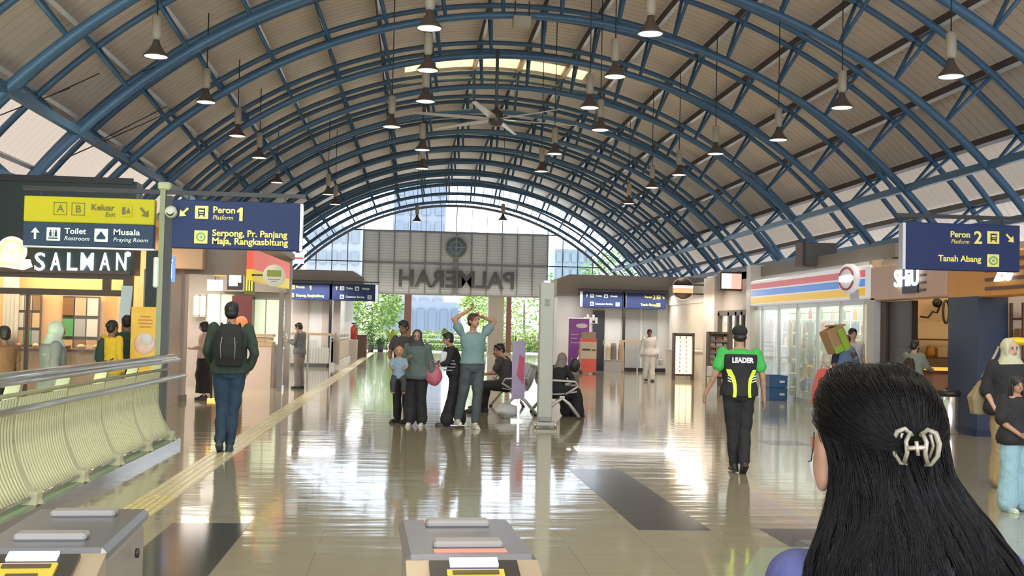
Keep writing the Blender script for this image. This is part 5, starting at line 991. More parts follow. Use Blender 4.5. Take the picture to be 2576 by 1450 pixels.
# ================================================================ waiting benches in the middle
def bench(label, x, y0, n, d):
    t = thing('waiting_bench', label, 'bench', (x, y0, 0)); cm_ = mat('bench_grey', (0.50, 0.50, 0.46), 0.4, metal=0.3); pf = mat('bench_perforated', (0.30, 0.29, 0.27), 0.4, metal=0.5); L = 0.55*n
    MB().bx(-0.04, 0.04, 0, L, 0.33, 0.39).build('beam', cm_, t)
    for k in range(n):
        yc = 0.275+0.55*k
        for nm, pts in (('seat', [(0.26, 0.46), (0.05, 0.42), (-0.14, 0.41), (-0.2, 0.43)]), ('backrest', [(-0.2, 0.43), (-0.27, 0.55), (-0.33, 0.75), (-0.38, 0.88)])):
            rings = []
            for (a, z) in pts: rings.append([(d*a, yc-0.24, z), (d*a, yc+0.24, z), (d*a, yc+0.24, z+0.015), (d*a, yc-0.24, z+0.015)] if nm == 'seat' else [(d*a, yc-0.24, z), (d*a, yc+0.24, z), (d*a-0.015, yc+0.24, z), (d*a-0.015, yc-0.24, z)])
            MB().loft(rings, True, False).build(nm, pf, t)
    for k in range(n+1):
        yc = 0.55*k; MB().tube([(d*-0.22, yc, 0.5), (d*-0.20, yc, 0.66), (d*0.22, yc, 0.64), (d*0.27, yc, 0.56), (d*0.05, yc, 0.42)], 0.02, 7).build('armrest', cm_, t)
    for yc in (0.0, L):
        MB().tube([(d*0.30, yc, 0.03), (d*0.12, yc, 0.26), (0, yc, 0.35), (d*-0.14, yc, 0.26), (d*-0.34, yc, 0.03)], 0.028, 8).build('leg', cm_, t)
        for q in (0.30, -0.34): MB().cyl((d*q, yc, 0), (d*q, yc, 0.03), 0.035, seg=10).build('foot_pad', blackm, t)
    return t
bench('grey steel waiting bench facing left, with the seated man', 1.95, 19.7, 4, -1); bench('grey steel waiting bench facing right, behind the free-standing post', 2.66, 19.0, 3, 1)
t = thing('purple_standee', 'translucent lilac and red standee panel left of the free-standing post', 'standee', (1.86, 18.55, 0)); MB().bx(-0.12, 0.10, -0.012, 0.012, 0.35, 1.33).build('panel', mat('standee_lilac', (0.34, 0.27, 0.42), 0.35, vary=0.3, vscale=4), t); MB().prism([(-0.04, 0.75), (0.08, 0.6), (0.08, 1.05), (0.0, 1.1)], -0.02, -0.013).build('red_print', mat('standee_red', (0.5, 0.05, 0.10), 0.4), t); MB().bx(-0.14, 0.12, -0.15, 0.15, 0, 0.04).bx(-0.02, 0.02, -0.02, 0.02, 0.04, 0.36).build('stand_foot', steel, t)
bag = thing('white_bag', 'crumpled white plastic bag on the floor under the bench', 'bag', (1.72, 19.0, 0)); 
def blobby(c, r, amp, seed, fr=3.0, seg=24, rings=14):
    m = MB().ell(c, r, seg, rings); 
    for i, v in enumerate(m.v):
        q = Vector(v)-Vector(c); n_ = noise.noise(Vector(v)*fr*4+Vector((seed, 0, 0))); m.v[i] = tuple(Vector(c)+q*(1+amp*n_))
    return m
blobby((0, 0, 0.12), (0.2, 0.16, 0.12), 0.35, 3).build('bag_body', mat('plastic_white', (0.60, 0.61, 0.62), 0.3), bag); MB().tube([(-0.05, 0, 0.2), (-0.03, 0, 0.3), (0.03, 0, 0.31), (0.06, 0, 0.2)], 0.008, 6).build('bag_handle', MATS['plastic_white'], bag)

# ================================================================ outside: deck, railing, plants, trees, towers
struct(MB().bx(-14, 20, Y1+2, 82, -0.3, -0.02).build('ground', mat('outside_paving', (0.45, 0.44, 0.42), 0.7, vary=0.15)))
rl = thing('deck_railing', 'dark horizontal railing on the deck outside the end doorway', 'railing', (2.7, 69.5, 0)); 
for z in (0.15, 0.55, 0.85, 1.1): MB().bx(-8, 8, -0.02, 0.02, z-0.02, z+0.02).build('rail', blackm if z < 0.3 else steel, rl)
for k in range(9): MB().bx(-8+2*k-0.03, -8+2*k+0.03, -0.03, 0.03, 0, 1.1).build('baluster', blackm, rl)
def leaf_cloud(name, m, parent, c, r, n, seed, size=0.35):
    rnd = random.Random(seed); q = MB()
    for k in range(n):
        while True:
            d = Vector((rnd.uniform(-1, 1), rnd.uniform(-1, 1), rnd.uniform(-1, 1)))
            if 0.25 < d.length < 1: break
        d = d.normalized()*(d.length**0.4)*rnd.uniform(0.75, 1.05); p = Vector((c[0]+d.x*r[0], c[1]+d.y*r[1], c[2]+d.z*r[2]))
        u = Vector((rnd.uniform(-1, 1), rnd.uniform(-1, 1), rnd.uniform(-.5, .5))).normalized()*size*rnd.uniform(.6, 1.2); w = u.cross(Vector((rnd.uniform(-1, 1), rnd.uniform(-1, 1), rnd.uniform(-1, 1)))).normalized()*size*0.35
        q.add([p-u*0.5, p-w*0.5, p+u*0.5, p+w*0.5, ], [(0, 1, 2, 3)])
    return q.build(name, m, parent)
lf = [mat('leaf_%d' % i, c, 0.55) for i, c in enumerate(((0.10, 0.20, 0.025), (0.20, 0.29, 0.05), (0.05, 0.13, 0.03)))]
bark = mat('bark', (0.10, 0.07, 0.05), 0.8, bump=0.4)
def tree(x, y, h, r, label, mi, seed, z0=-6):
    t = thing('garden_tree', label, 'tree', (x, y, z0)); H_ = h-z0
    MB().tube([(0, 0, 0), (0.1, 0, H_*0.4), (0, 0.1, H_*0.8)], [0.22, 0.16, 0.06], 8).build('trunk', bark, t)
    leaf_cloud('crown', lf[mi], t, (0, 0, H_-r*0.95), (r, r, r*0.95), 1700, seed, 0.42); leaf_cloud('crown', lf[(mi+1) % 2], t, (0.2, -0.3, H_-r*0.8), (r*0.95, r*0.9, r*0.9), 900, seed+50, 0.42)
tree(at(1318, 800, 84).x, 84, 6.3, 3.4, 'bright green tree outside, right of the wide pillar', 1, 1); tree(at(935, 830, 82).x, 82, 5.2, 2.4, 'green yellow tree outside, at the left end of the doorway', 0, 2); tree(at(1216, 780, 94).x, 94, 5.6, 2.2, 'pale flowering tree outside, behind the arms-up person', 1, 3); tree(at(1480, 700, 90).x+2.5, 92, 8.5, 3.4, 'dark green tree outside the right of the gable', 2, 4)
hg = thing('clipped_hedge', 'low yellow green hedge outside along the deck railing', 'hedge', (3, 80, -0.3)); MB().bx(-9, 9, -0.4, 0.4, 0, 0.9).build('hedge_core', lf[2], hg)
rnd = random.Random(5); q = MB()
for k in range(5200):
    p = Vector((rnd.uniform(-9.2, 9.2), rnd.uniform(-0.8, 0.3), rnd.uniform(0.05, 1.5)+0.15*math.sin(k*.01))); u = Vector((rnd.uniform(-1, 1), rnd.uniform(-1, 1), rnd.uniform(-1, 1))).normalized()*0.3; w = u.cross(Vector((rnd.random(), rnd.random(), rnd.random()))).normalized()*0.12
    q.add([p-u*.5, p-w*.5, p+u*.5, p+w*.5], [(0, 1, 2, 3)])
q.build('foliage', lf[1], hg)
def pot_plant(px, Y, label, h, potc, kind):
    x = at(px, 880, Y).x; t = thing('potted_plant', label, 'potted plant', (x, Y, 0)); MB().lathe([(0.16, 0), (0.24, 0.42), (0.27, 0.45), (0.25, 0.47), (0.22, 0.42), (0.0, 0.40)], seg=18).build('pot', potc, t)
    if kind == 'palm':
        for k in range(9):
            a = k*0.7; m = MB(); L = 1.0; rings = []
            for j in range(8):
                f = j/7; rr = L*f; z = 0.45+h*(0.9*math.sin(f*1.9)); w = 0.12*math.sin(PI*min(1, f+0.1))+0.01; cx, cy = rr*math.cos(a), rr*math.sin(a); nx, ny = -math.sin(a)*w, math.cos(a)*w
                rings.append([(cx-nx, cy-ny, z), (cx+nx, cy+ny, z), (cx+nx, cy+ny, z+0.01), (cx-nx, cy-ny, z+0.01)])
            m.loft(rings); m.build('frond', lf[1], t)
    elif kind == 'slim':
        MB().tube([(0, 0, 0.4), (0.02, 0, 0.4+h*0.6), (0, 0, 0.4+h)], 0.02, 6).build('stem', lf[2], t); leaf_cloud('leaves', lf[1], t, (0, 0, 0.4+h*0.75), (0.22, 0.22, h*0.35), 70, 9, 0.25)
    else: leaf_cloud('leaves', lf[2], t, (0, 0, 0.4+h*0.5), (0.3, 0.3, h*0.5), 220, 8, 0.2); MB().tube([(0, 0, 0.4), (0, 0, 0.4+h*0.6)], 0.02, 6).build('stem', bark, t)
potb = mat('pot_dark', (0.06, 0.07, 0.08), 0.5); potw = mat('pot_pale', (0.55, 0.53, 0.50), 0.5)
pot_plant(984, 68.6, 'arching palm in a pale pot outside the end doorway', 1.1, potw, 'palm'); pot_plant(957, 67.9, 'small bushy plant in a dark pot left of the palm', 0.5, potb, 'bush'); pot_plant(932, 67.8, 'tall dark leafy plant at the left end of the doorway', 1.4, potb, 'bush'); pot_plant(1119, 66.0, 'slim plant with bright leaves in a blue grey pot in the middle of the doorway', 1.1, mat('pot_bluegrey', (0.14, 0.19, 0.22), 0.5), 'slim'); pot_plant(1402, 50.0, 'dark bushy plant behind the free-standing post', 0.9, potb, 'bush')
def tower(x0, x1, Y, ztop, c, label, nx, nz, wc):
    m = bpy.data.materials.new('tower_facade'); m.use_nodes = True; nt = m.node_tree; b = nt.nodes['Principled BSDF']
    t = thing('office_tower', label, 'building', ((x0+x1)/2, Y, -25)); w = (x1-x0)/2; H_ = ztop+25
    MB().bx(-w, w, 0, 2*w, 0, H_).build('building_body', mat('tower_'+label[:6].replace(' ', '_')+str(int(x0)), c, 0.7), t)
    wm_ = mat('tower_glass_'+str(int(x0)), wc, 0.2)
    for i in range(nx):
        for j in range(nz):
            cx = -w+2*w*(i+0.5)/nx; cz = H_-(ztop+8)+ (ztop+8)*(j+0.5)/nz
            MB().bx(cx-w/nx*0.62, cx+w/nx*0.62, -0.25, 0, cz-(ztop+8)/nz*0.30, cz+(ztop+8)/nz*0.30).build('window', wm_, t)
tower(at(985, 700, 170).x, at(1118, 700, 170).x, 170, 27, (0.17, 0.185, 0.21), 'pale blue grey high-rise far behind the glass gable, left of centre', 4, 12, (0.12, 0.14, 0.17))
tower(at(770, 700, 150).x, at(905, 700, 150).x, 150, 15, (0.21, 0.215, 0.22), 'white apartment block behind the left part of the glass gable', 5, 8, (0.13, 0.145, 0.155))
tower(at(1395, 700, 160).x, at(1490, 700, 160).x, 160, 13.5, (0.14, 0.17, 0.175), 'pale green glass block behind the right part of the gable', 5, 9, (0.11, 0.14, 0.15))
tower(at(955, 800, 120).x, at(1160, 800, 120).x, 120, 4.4, (0.10, 0.13, 0.165), 'low blue grey office block seen through the end doorway', 7, 3, (0.07, 0.095, 0.125))
# ================================================================ people
BAKE = []     # (object, voxel, smooth iterations, wrinkle amplitude)
def skinmat(k): return mat('skin_%s' % k, {'tan': (0.42, 0.235, 0.15), 'light': (0.55, 0.34, 0.24), 'brown': (0.22, 0.115, 0.07)}[k], 0.55, vary=0.06, vscale=15)
def cloth(name, c, r=0.8): return mat('cloth_'+name, c, r, vary=0.12, vscale=9, bump=0.35, bscale=25)
hairm = mat('black_hair', (0.012, 0.010, 0.010), 0.38, vary=0.3, vscale=30, bump=0.5, bscale=60, stretch=(1, 1, 0.15))
shoem = {}
def lerp(a, b, t): return tuple(a[i]+(b[i]-a[i])*t for i in range(3))
def pill(m, a, b, ra, rb, seg=12):
    a, b = Vector(a), Vector(b); d = b-a; L = d.length
    if L < 1e-5: m.ell(a, ra, seg, 8); return
    t = d/L; pts = []; rs = []
    for k in range(4): q = PI/2*k/4; pts.append(a-t*ra*math.cos(q)); rs.append(max(ra*math.sin(q), ra*0.05))
    pts.append(a); rs.append(ra); pts.append(b); rs.append(rb)
    for k in range(1, 5): q = PI/2*k/4; pts.append(b+t*rb*math.sin(q)); rs.append(max(rb*math.cos(q), rb*0.05))
    m.tube(pts, rs, seg)
def ring_e(c, rx, ry, n=20, ax=0.0):
    return [(c[0]+rx*math.cos(2*PI*k/n)*math.cos(ax)-ry*math.sin(2*PI*k/n)*math.sin(ax), c[1]+rx*math.cos(2*PI*k/n)*math.sin(ax)+ry*math.sin(2*PI*k/n)*math.cos(ax), c[2]) for k in range(n)]
BASEJ = dict(pel=(0, 0, .94), waist=(0, 0.005, 1.08), chest=(0, 0, 1.28), neck=(0, -.012, 1.45), head=(0, .012, 1.585),
  shoL=(-.175, -.01, 1.395), shoR=(.175, -.01, 1.395), elbL=(-.225, -.035, 1.13), elbR=(.225, -.035, 1.13), wriL=(-.235, .035, .89), wriR=(.235, .035, .89),
  hipL=(-.088, 0, .90), hipR=(.088, 0, .90), kneeL=(-.095, .015, .50), kneeR=(.095, .015, .50), ankL=(-.10, -.02, .085), ankR=(.10, -.02, .085))
def spine(J, z):   # centre of the torso at a fraction 0 (pelvis) .. 3 (neck)
    P = [J['pel'], J['waist'], J['chest'], J['neck']]; i = max(0, min(2, int(z))); return lerp(P[i], P[i+1], z-i)
TORSO = [(-0.75, .135, .10), (-0.35, .168, .125), (0.15, .170, .122), (1.0, .142, .105), (1.6, .155, .112), (2.2, .168, .112), (2.55, .165, .10), (2.8, .125, .082), (3.0, .062, .06)]
def torso(m, J, grow=0.0, t0=-0.75, t1=3.0, wide=1.0, hem=0.0, yaw=0.0, grow_low=None):
    rings = []
    for t, rx, ry in TORSO:
        if t < t0-1e-6 or t > t1+1e-6: continue
        g = grow if grow_low is None else grow_low+(grow-grow_low)*max(0, min(1, (t+0.75)/2.0))
        rings.append(ring_e(spine(J, t), (rx+g)*wide, (ry+g)*wide, 20, yaw))
    m.loft(rings)
def hand(m, wri, elb, side, s, curl=0.5, pn=None):
    w = Vector(wri); d = (w-Vector(elb)).normalized(); up = Vector((0, 1, 0)) if pn is None else Vector(pn)
    fwd = (up-d*up.dot(d)).normalized(); nrm = d.cross(fwd)*(-side)       # thumb side = fwd, palm normal = nrm
    pc = w+d*0.045*s
    R = Matrix((fwd, nrm, d)).transposed()
    m.ell(pc, (0.038*s, 0.016*s, 0.052*s), 12, 8, None, R); pill(m, w-d*0.02*s, w+d*0.02*s, 0.026*s, 0.026*s)
    for k, (o, L) in enumerate(((0.028, 0.070), (0.010, 0.080), (-0.009, 0.074), (-0.027, 0.058))):
        b0 = w+d*(0.082-0.003*abs(k-1.3))*s+fwd*o*s; c1 = curl*(0.8+0.12*k); d1 = (d*math.cos(c1*0.7)+nrm*math.sin(c1*0.7)).normalized(); d2 = (d*math.cos(c1*1.6)+nrm*math.sin(c1*1.6)).normalized()
        b1 = b0+d1*L*0.5*s; b2 = b1+d2*L*0.5*s
        pill(m, b0-d*0.01*s, b1, 0.0095*s, 0.009*s, 8); pill(m, b1, b2, 0.009*s, 0.0078*s, 8)
    t0 = w+d*0.025*s+fwd*0.028*s; t1 = t0+(d*0.6+fwd*0.65+nrm*0.3).normalized()*0.038*s; t2 = t1+(d*0.85+fwd*0.15+nrm*0.4).normalized()*0.03*s
    pill(m, t0, t1, 0.012*s, 0.0105*s, 8); pill(m, t1, t2, 0.0105*s, 0.009*s, 8)
def person(label, loc, H=1.65, yaw=0.0, pose=None, skin='tan', top=None, bottom=None, shoes=None, hair='short', hcol=None, headR=(0, 0), build=1.0, face=False, voxel=0.0085, curl=(0.5, 0.5), group=None, name='person', toe=(0, 0), hands_pn=(None, None), bag=None, mask=None):
    J = dict(BASEJ); J.update(pose or {}); s = 1.0
    root = thing(name, label, 'person', loc, yaw, group); k = H/1.70; root.scale = (k, k, k)
    m = MB(); torso(m, J, -0.008, wide=build)
    pill(m, lerp(J['neck'], J['head'], -0.1), lerp(J['neck'], J['head'], 0.6), .056, .050)
    hd = Vector(J['head']); HR = Matrix.Rotation(rad(headR[0]), 3, 'Z') @ Matrix.Rotation(rad(headR[1]), 3, 'X')   # yaw, pitch (+ up)
    h = lambda x, y, z: tuple(hd+HR @ Vector((x, y, z)))
    m.ell(h(0, -0.005, 0.02), (.072, .090, .092), 18, 12, None, HR); m.ell(h(0, .022, -.045), (.058, .062, .062), 14, 10, None, HR); m.ell(h(0, .05, -.075), (.03, .03, .028), 10, 8, None, HR)
    m.ell(h(0, .092, -.012), (.011, .016, .024), 10, 8, None, HR); m.ell(h(0, .094, -.03), (.016, .014, .010), 10, 8, None, HR)
    for sx in (-1, 1):
        m.ell(h(sx*.074, -.005, -.005), (.010, .020, .032), 10, 8, None, HR)
        S = 'L' if sx < 0 else 'R'
        a, e, w = J['sho'+S], J['elb'+S], J['wri'+S]; pill(m, a, e, .047*build, .038); pill(m, e, w, .038, .025); m.ell(lerp(e, w, 0.3), .040, 10, 8)
        hand(m, w, e, sx, 1.0, curl[0 if sx < 0 else 1], hands_pn[0 if sx < 0 else 1])
        hp, kn, an = J['hip'+S], J['knee'+S], J['ank'+S]; pill(m, hp, kn, .082*build, .052); pill(m, kn, an, .052, .034); m.ell(lerp(kn, an, 0.3), (.054, .058, .09), 12, 8)
        ft = foot_dir(kn, an, toe[0 if sx < 0 else 1]); pill(m, (an[0], an[1], an[2]-.03), tuple(Vector(an)+ft*0.13+Vector((0, 0, -.045))), .038, .028)
    body = m.build('body', skinmat(skin), root); BAKE.append((body, voxel, 4, 0))
    if face or True:
        e = MB()
        for sx in (-1, 1): e.ell(h(sx*.030, .0795, .006), (.0125, .008, .0065), 10, 6, None, HR)
        e.build('eyes', mat('eye_dark', (0.03, 0.02, 0.018), 0.3), body)
        e = MB()
        for sx in (-1, 1): e.ell(h(sx*.031, .081, .026), (.020, .006, .004), 10, 6, None, HR)
        e.build('eyebrows', hairm, body)
        MB().ell(h(0, .083, -.056), (.024, .009, .0065), 12, 6, None, HR).build('lips', mat('lips', (0.40, 0.15, 0.12), 0.5), body)
    # hair / head cover
    q = MB(); hm = hcol or hairm
    if hair == 'short':
        q.ell(h(0, -.016, .035), (.084, .096, .092), 20, 14, None, HR); q.ell(h(0, -.045, -.01), (.076, .062, .075), 16, 10, None, HR); q.ell(h(0.01, .045, .085), (.06, .045, .03), 14, 8, None, HR)
    elif hair == 'bun':
        q.ell(h(0, -.018, .032), (.085, .098, .092), 20, 14, None, HR); q.ell(h(0, -.05, -.02), (.072, .06, .075), 16, 10, None, HR); q.ell(h(0, -.105, .03), (.045, .04, .045), 14, 8, None, HR)
    elif hair == 'bob':
        q.ell(h(0, -.016, .032), (.088, .10, .094), 20, 14, None, HR); q.ell(h(0, -.04, -.05), (.085, .07, .10), 16, 10, None, HR)
        for sx in (-1, 1): q.ell(h(sx*.07, .01, -.04), (.022, .045, .09), 12, 8, None, HR)
    elif hair == 'long':
        q.ell(h(0, -.018, .032), (.088, .10, .094), 20, 14, None, HR); q.ell(h(0, -.06, -.12), (.09, .05, .20), 16, 10, None, HR)
        for sx in (-1, 1): q.ell(h(sx*.072, .0, -.08), (.02, .04, .14), 12, 8, None, HR)
    elif hair == 'hijab':
        q.ell(h(0, -.030, .030), (.092, .098, .104), 22, 14, None, HR); q.ell(h(0, -.035, -.06), (.088, .078, .085), 18, 10, None, HR); q.ell(h(0, .022, -.118), (.060, .052, .036), 16, 8, None, HR); [q.ell(h(sx*.072, .02, -.02), (.018, .045, .09), 12, 8, None, HR) for sx in (-1, 1)]
        n = J['neck']; q.loft([ring_e((n[0], n[1]+.01, n[2]+.10), .085, .085), ring_e((n[0], n[1]+.01, n[2]+.02), .12, .105), ring_e((n[0], n[1]+.01, n[2]-.06), .185, .135), ring_e((n[0], n[1]+.01, n[2]-.16), .205, .155), ring_e((n[0], n[1]+.01, n[2]-.20), .19, .14)])
    elif hair == 'cap':
        q.ell(h(0, -.012, .055), (.090, .104, .078), 20, 12, None, HR); q.ell(h(0, .105, .035), (.062, .06, .010), 16, 6, None, HR)
        q2 = MB().ell(h(0, -.04, -.012), (.078, .062, .06), 16, 10, None, HR); b2 = q2.build('hair', hairm, root); BAKE.append((b2, .008, 2, .002))
    if q.v:
        nm = {'hijab': 'headscarf', 'cap': 'cap'}.get(hair, 'hair'); o = q.build(nm, hm, root); BAKE.append((o, .0085, 3, .004 if nm != 'cap' else 0))
    if mask: 
        MB().ell(h(0, .048, -.05), (.062, .060, .052), 16, 10, None, HR).build('face_mask', mask, root)
    if top:   # dict(mat, sleeve 0..2, grow, hem, skirt)
        q = MB(); g = top.get('grow', .018); torso(q, J, g, top.get('t0', -0.35), 2.8, build, grow_low=g+top.get('flare', .01))
        q.loft([ring_e(spine(J, 2.7), .15*build, .095), ring_e(spine(J, 2.92), .075, .068)])
        sl = top.get('sleeve', .5)
        for S in 'LR':
            a, e, w = J['sho'+S], J['elb'+S], J['wri'+S]; r = .050*build+g*.45
            if sl <= 1: pill(q, a, lerp(a, e, sl), r, r*.98+top.get('cuff', 0))
            else: pill(q, a, e, r, r*.86); pill(q, e, lerp(e, w, sl-1), r*.86, r*.7+top.get('cuff', 0))
        for f in top.get('extra', []): f(q, J)
        o = q.build(top.get('name', 'shirt'), top['mat'], root); BAKE.append((o, .011, 3, top.get('wr', .009)))
    if bottom:
        q = MB(); g = bottom.get('grow', .014)
        if bottom.get('kind', 'trousers') == 'trousers':
            torso(q, J, g, -0.75, 0.8 if bottom.get('hi') else 0.3, build)
            lo = bottom.get('to', .94)
            for S in 'LR':
                hp, kn, an = J['hip'+S], J['knee'+S], J['ank'+S]; pill(q, hp, kn, .088*build+g, .060+g*bottom.get('kg', 1)); pill(q, kn, lerp(kn, an, lo), .060+g*bottom.get('kg', 1), bottom.get('ankr', .048)+g)
        else:
            c0 = J['pel']; kx = (Vector(J['kneeL'])+Vector(J['kneeR']))/2; ax = (Vector(J['ankL'])+Vector(J['ankR']))/2; zz = bottom.get('z', .12)
            q.loft([ring_e((c0[0], c0[1], c0[2]+.1), .16, .12), ring_e((c0[0], c0[1], c0[2]-.05), .185, .145), ring_e((kx.x, kx.y, kx.z), .19, .16), ring_e((ax.x, ax.y, (kx.z+zz)/2), .20, .17), ring_e((ax.x, ax.y, zz), .21, .18)])
        o = q.build(bottom.get('name', 'trousers'), bottom['mat'], root); BAKE.append((o, .012, 3, bottom.get('wr', .010)))
    if shoes:
        for i, S in enumerate('LR'):
            q = MB(); kn, an = J['knee'+S], J['ank'+S]; ft = foot_dir(kn, an, toe[i]); a = Vector(an); up = Vector((0, 0, 1))
            dn = (a-Vector(kn)).normalized(); sole = (dn-ft*dn.dot(ft)).normalized()
            heel = a-ft*0.045+sole*0.045; pill(q, heel, a+ft*0.09+sole*0.052, .040, .040); pill(q, a+ft*0.09+sole*0.052, a+ft*0.165+sole*0.058, .040, .030); pill(q, a-ft*0.03+sole*0.02, a+ft*0.05+sole*0.03, .042, .040)
            q.box(tuple(a+ft*0.055+sole*0.078), (0.084, 0.27, 0.022), frame_rot(ft, sole), 0.01)
            o = q.build('shoe', shoes, root); BAKE.append((o, .008, 2, 0))
    return root, J
def foot_dir(kn, an, pitch):
    sh = (Vector(an)-Vector(kn)).normalized(); f = Vector((0, 1, 0))
    f = f-sh*f.dot(sh) if abs(sh.z) < 0.75 else Vector((0, 1, 0))
    f.normalize(); return (Matrix.Rotation(rad(pitch), 3, 'X') @ f).normalized()
def frame_rot(f, sole):
    up = -sole; x = f.cross(up).normalized(); up = x.cross(f).normalized()
    return Matrix((x, f, up)).transposed().to_4x4()
def part_tube(root, name, m, pts, r, seg=8): return MB().tube(pts, r, seg).build(name, m, root)

C = dict(black=cloth('black', (0.016, 0.016, 0.018)), charcoal=cloth('charcoal', (0.045, 0.045, 0.05)), jeans=cloth('dark_jeans', (0.022, 0.05, 0.085)), olive=cloth('dark_olive', (0.030, 0.050, 0.036)), teal=cloth('teal', (0.17, 0.28, 0.275)), sage=cloth('sage_grey', (0.085, 0.12, 0.11)), white=cloth('white', (0.60, 0.57, 0.56)), green=cloth('bright_green', (0.05, 0.42, 0.08)), grey=cloth('grey', (0.15, 0.155, 0.16)), taupe=cloth('taupe', (0.22, 0.19, 0.17)), navy=cloth('navy', (0.02, 0.03, 0.06)), denim=cloth('denim', (0.16, 0.25, 0.38)), lightjeans=cloth('light_jeans', (0.28, 0.45, 0.50)), khaki=cloth('khaki', (0.36, 0.26, 0.13)), yellow=cloth('yellow', (0.75, 0.48, 0.03)), beigepink=cloth('beige_pink', (0.55, 0.42, 0.36)), purple=cloth('violet_blue', (0.07, 0.075, 0.20)), scarfgreen=cloth('pale_green_grey', (0.36, 0.42, 0.34)), greyjeans=cloth('grey_jeans', (0.065, 0.08, 0.09)), dgreen=cloth('dark_green', (0.02, 0.06, 0.045)))
wshoe = mat('shoe_white', (0.62, 0.60, 0.52), 0.5); bshoe = mat('shoe_black', (0.02, 0.02, 0.022), 0.45)
def F(px, py): p = onfloor(px, py); return (p.x, p.y, 0)

# ---- the leader in the vest, walking away
vest = cloth('vest_black', (0.018, 0.018, 0.02))
L_, J = person('person in a green polo, black cap and vest lettered LEADER, walking away', F(1856, 1190), 1.60, rad(-4), dict(elbL=(-.285, -.03, 1.14), wriL=(-.37, .04, .93), elbR=(.265, -.03, 1.12), wriR=(.30, .03, .86), kneeL=(-.06, .03, .50), ankL=(-.035, .04, .10), kneeR=(.07, -.02, .49), ankR=(.045, -.12, .13), shoL=(-.195, -.01, 1.39), shoR=(.195, -.01, 1.39)),
  'tan', dict(mat=C['green'], sleeve=.62, grow=.022, t0=-.2, cuff=.012), dict(mat=C['black'], grow=.016), bshoe, 'cap', cloth('cap_black', (0.012, 0.014, 0.014)), build=1.06, toe=(0, -35))
q = MB(); torso(q, J, .040, -.5, 2.6, 1.06, grow_low=.044); q.loft([ring_e(spine(J, 2.5), .185, .125), ring_e(spine(J, 2.78), .15, .105)]); o = vo_ = q.build('vest', vest, L_); BAKE.append((o, .011, 3, .004))
sgn = text_mesh('lettering', 'LEADER', 0.08, mat('reflective_white', (0.70, 0.72, 0.72), 0.4), vo_, front(0.0, -0.168, 1.305), 0.012, bold=0.004, width=0.25)
neon = mat('neon_yellow', (0.62, 0.80, 0.05), 0.5, emit=(0.6, 0.8, 0.05), estr=0.15)
for sx in (-1, 1):
    def yb(z, x):   # back surface of the vest
        t = (z-0.94)/0.14 if z < 1.08 else 1+(z-1.08)/0.20; t = max(-.5, min(2.6, t)); A = [(a, b, c) for a, b, c in TORSO]
        for i in range(len(A)-1):
            if A[i][0] <= t <= A[i+1][0]: f_ = (t-A[i][0])/(A[i+1][0]-A[i][0]); rx = A[i][1]+(A[i+1][1]-A[i][1])*f_; ry = A[i][2]+(A[i+1][2]-A[i][2])*f_; break
        rx = (rx+.044)*1.06; ry = (ry+.044)*1.06; return -ry*math.sqrt(max(0.02, 1-(x/rx)**2))-0.003
    rows = [(1.20, .125, .175), (1.16, .105, .165), (1.10, .078, .125), (1.03, .066, .105), (0.95, .064, .10), (0.88, .070, .108)]
    m = MB(); vs = []
    for z, x0, x1 in rows: vs += [(sx*x0, yb(z, x0), z), (sx*x1, yb(z, x1), z), (sx*x1, yb(z, x1)-.006, z), (sx*x0, yb(z, x0)-.006, z)]
    m.add(vs, [(4*i+a, 4*i+(a+1) % 4, 4*i+4+(a+1) % 4, 4*i+4+a) for i in range(5) for a in range(4)]); m.build('neon_stripe', neon, vo_)
    for z in (1.12, 1.09, 1.06): MB().box((sx*.135, yb(z, .135)-.008, z), (.075, .008, .014), Matrix.Rotation(sx*rad(-38), 4, 'Z') @ Matrix.Rotation(-sx*rad(20), 4, 'Y')).build('reflective_bar', MATS['reflective_white'], vo_)

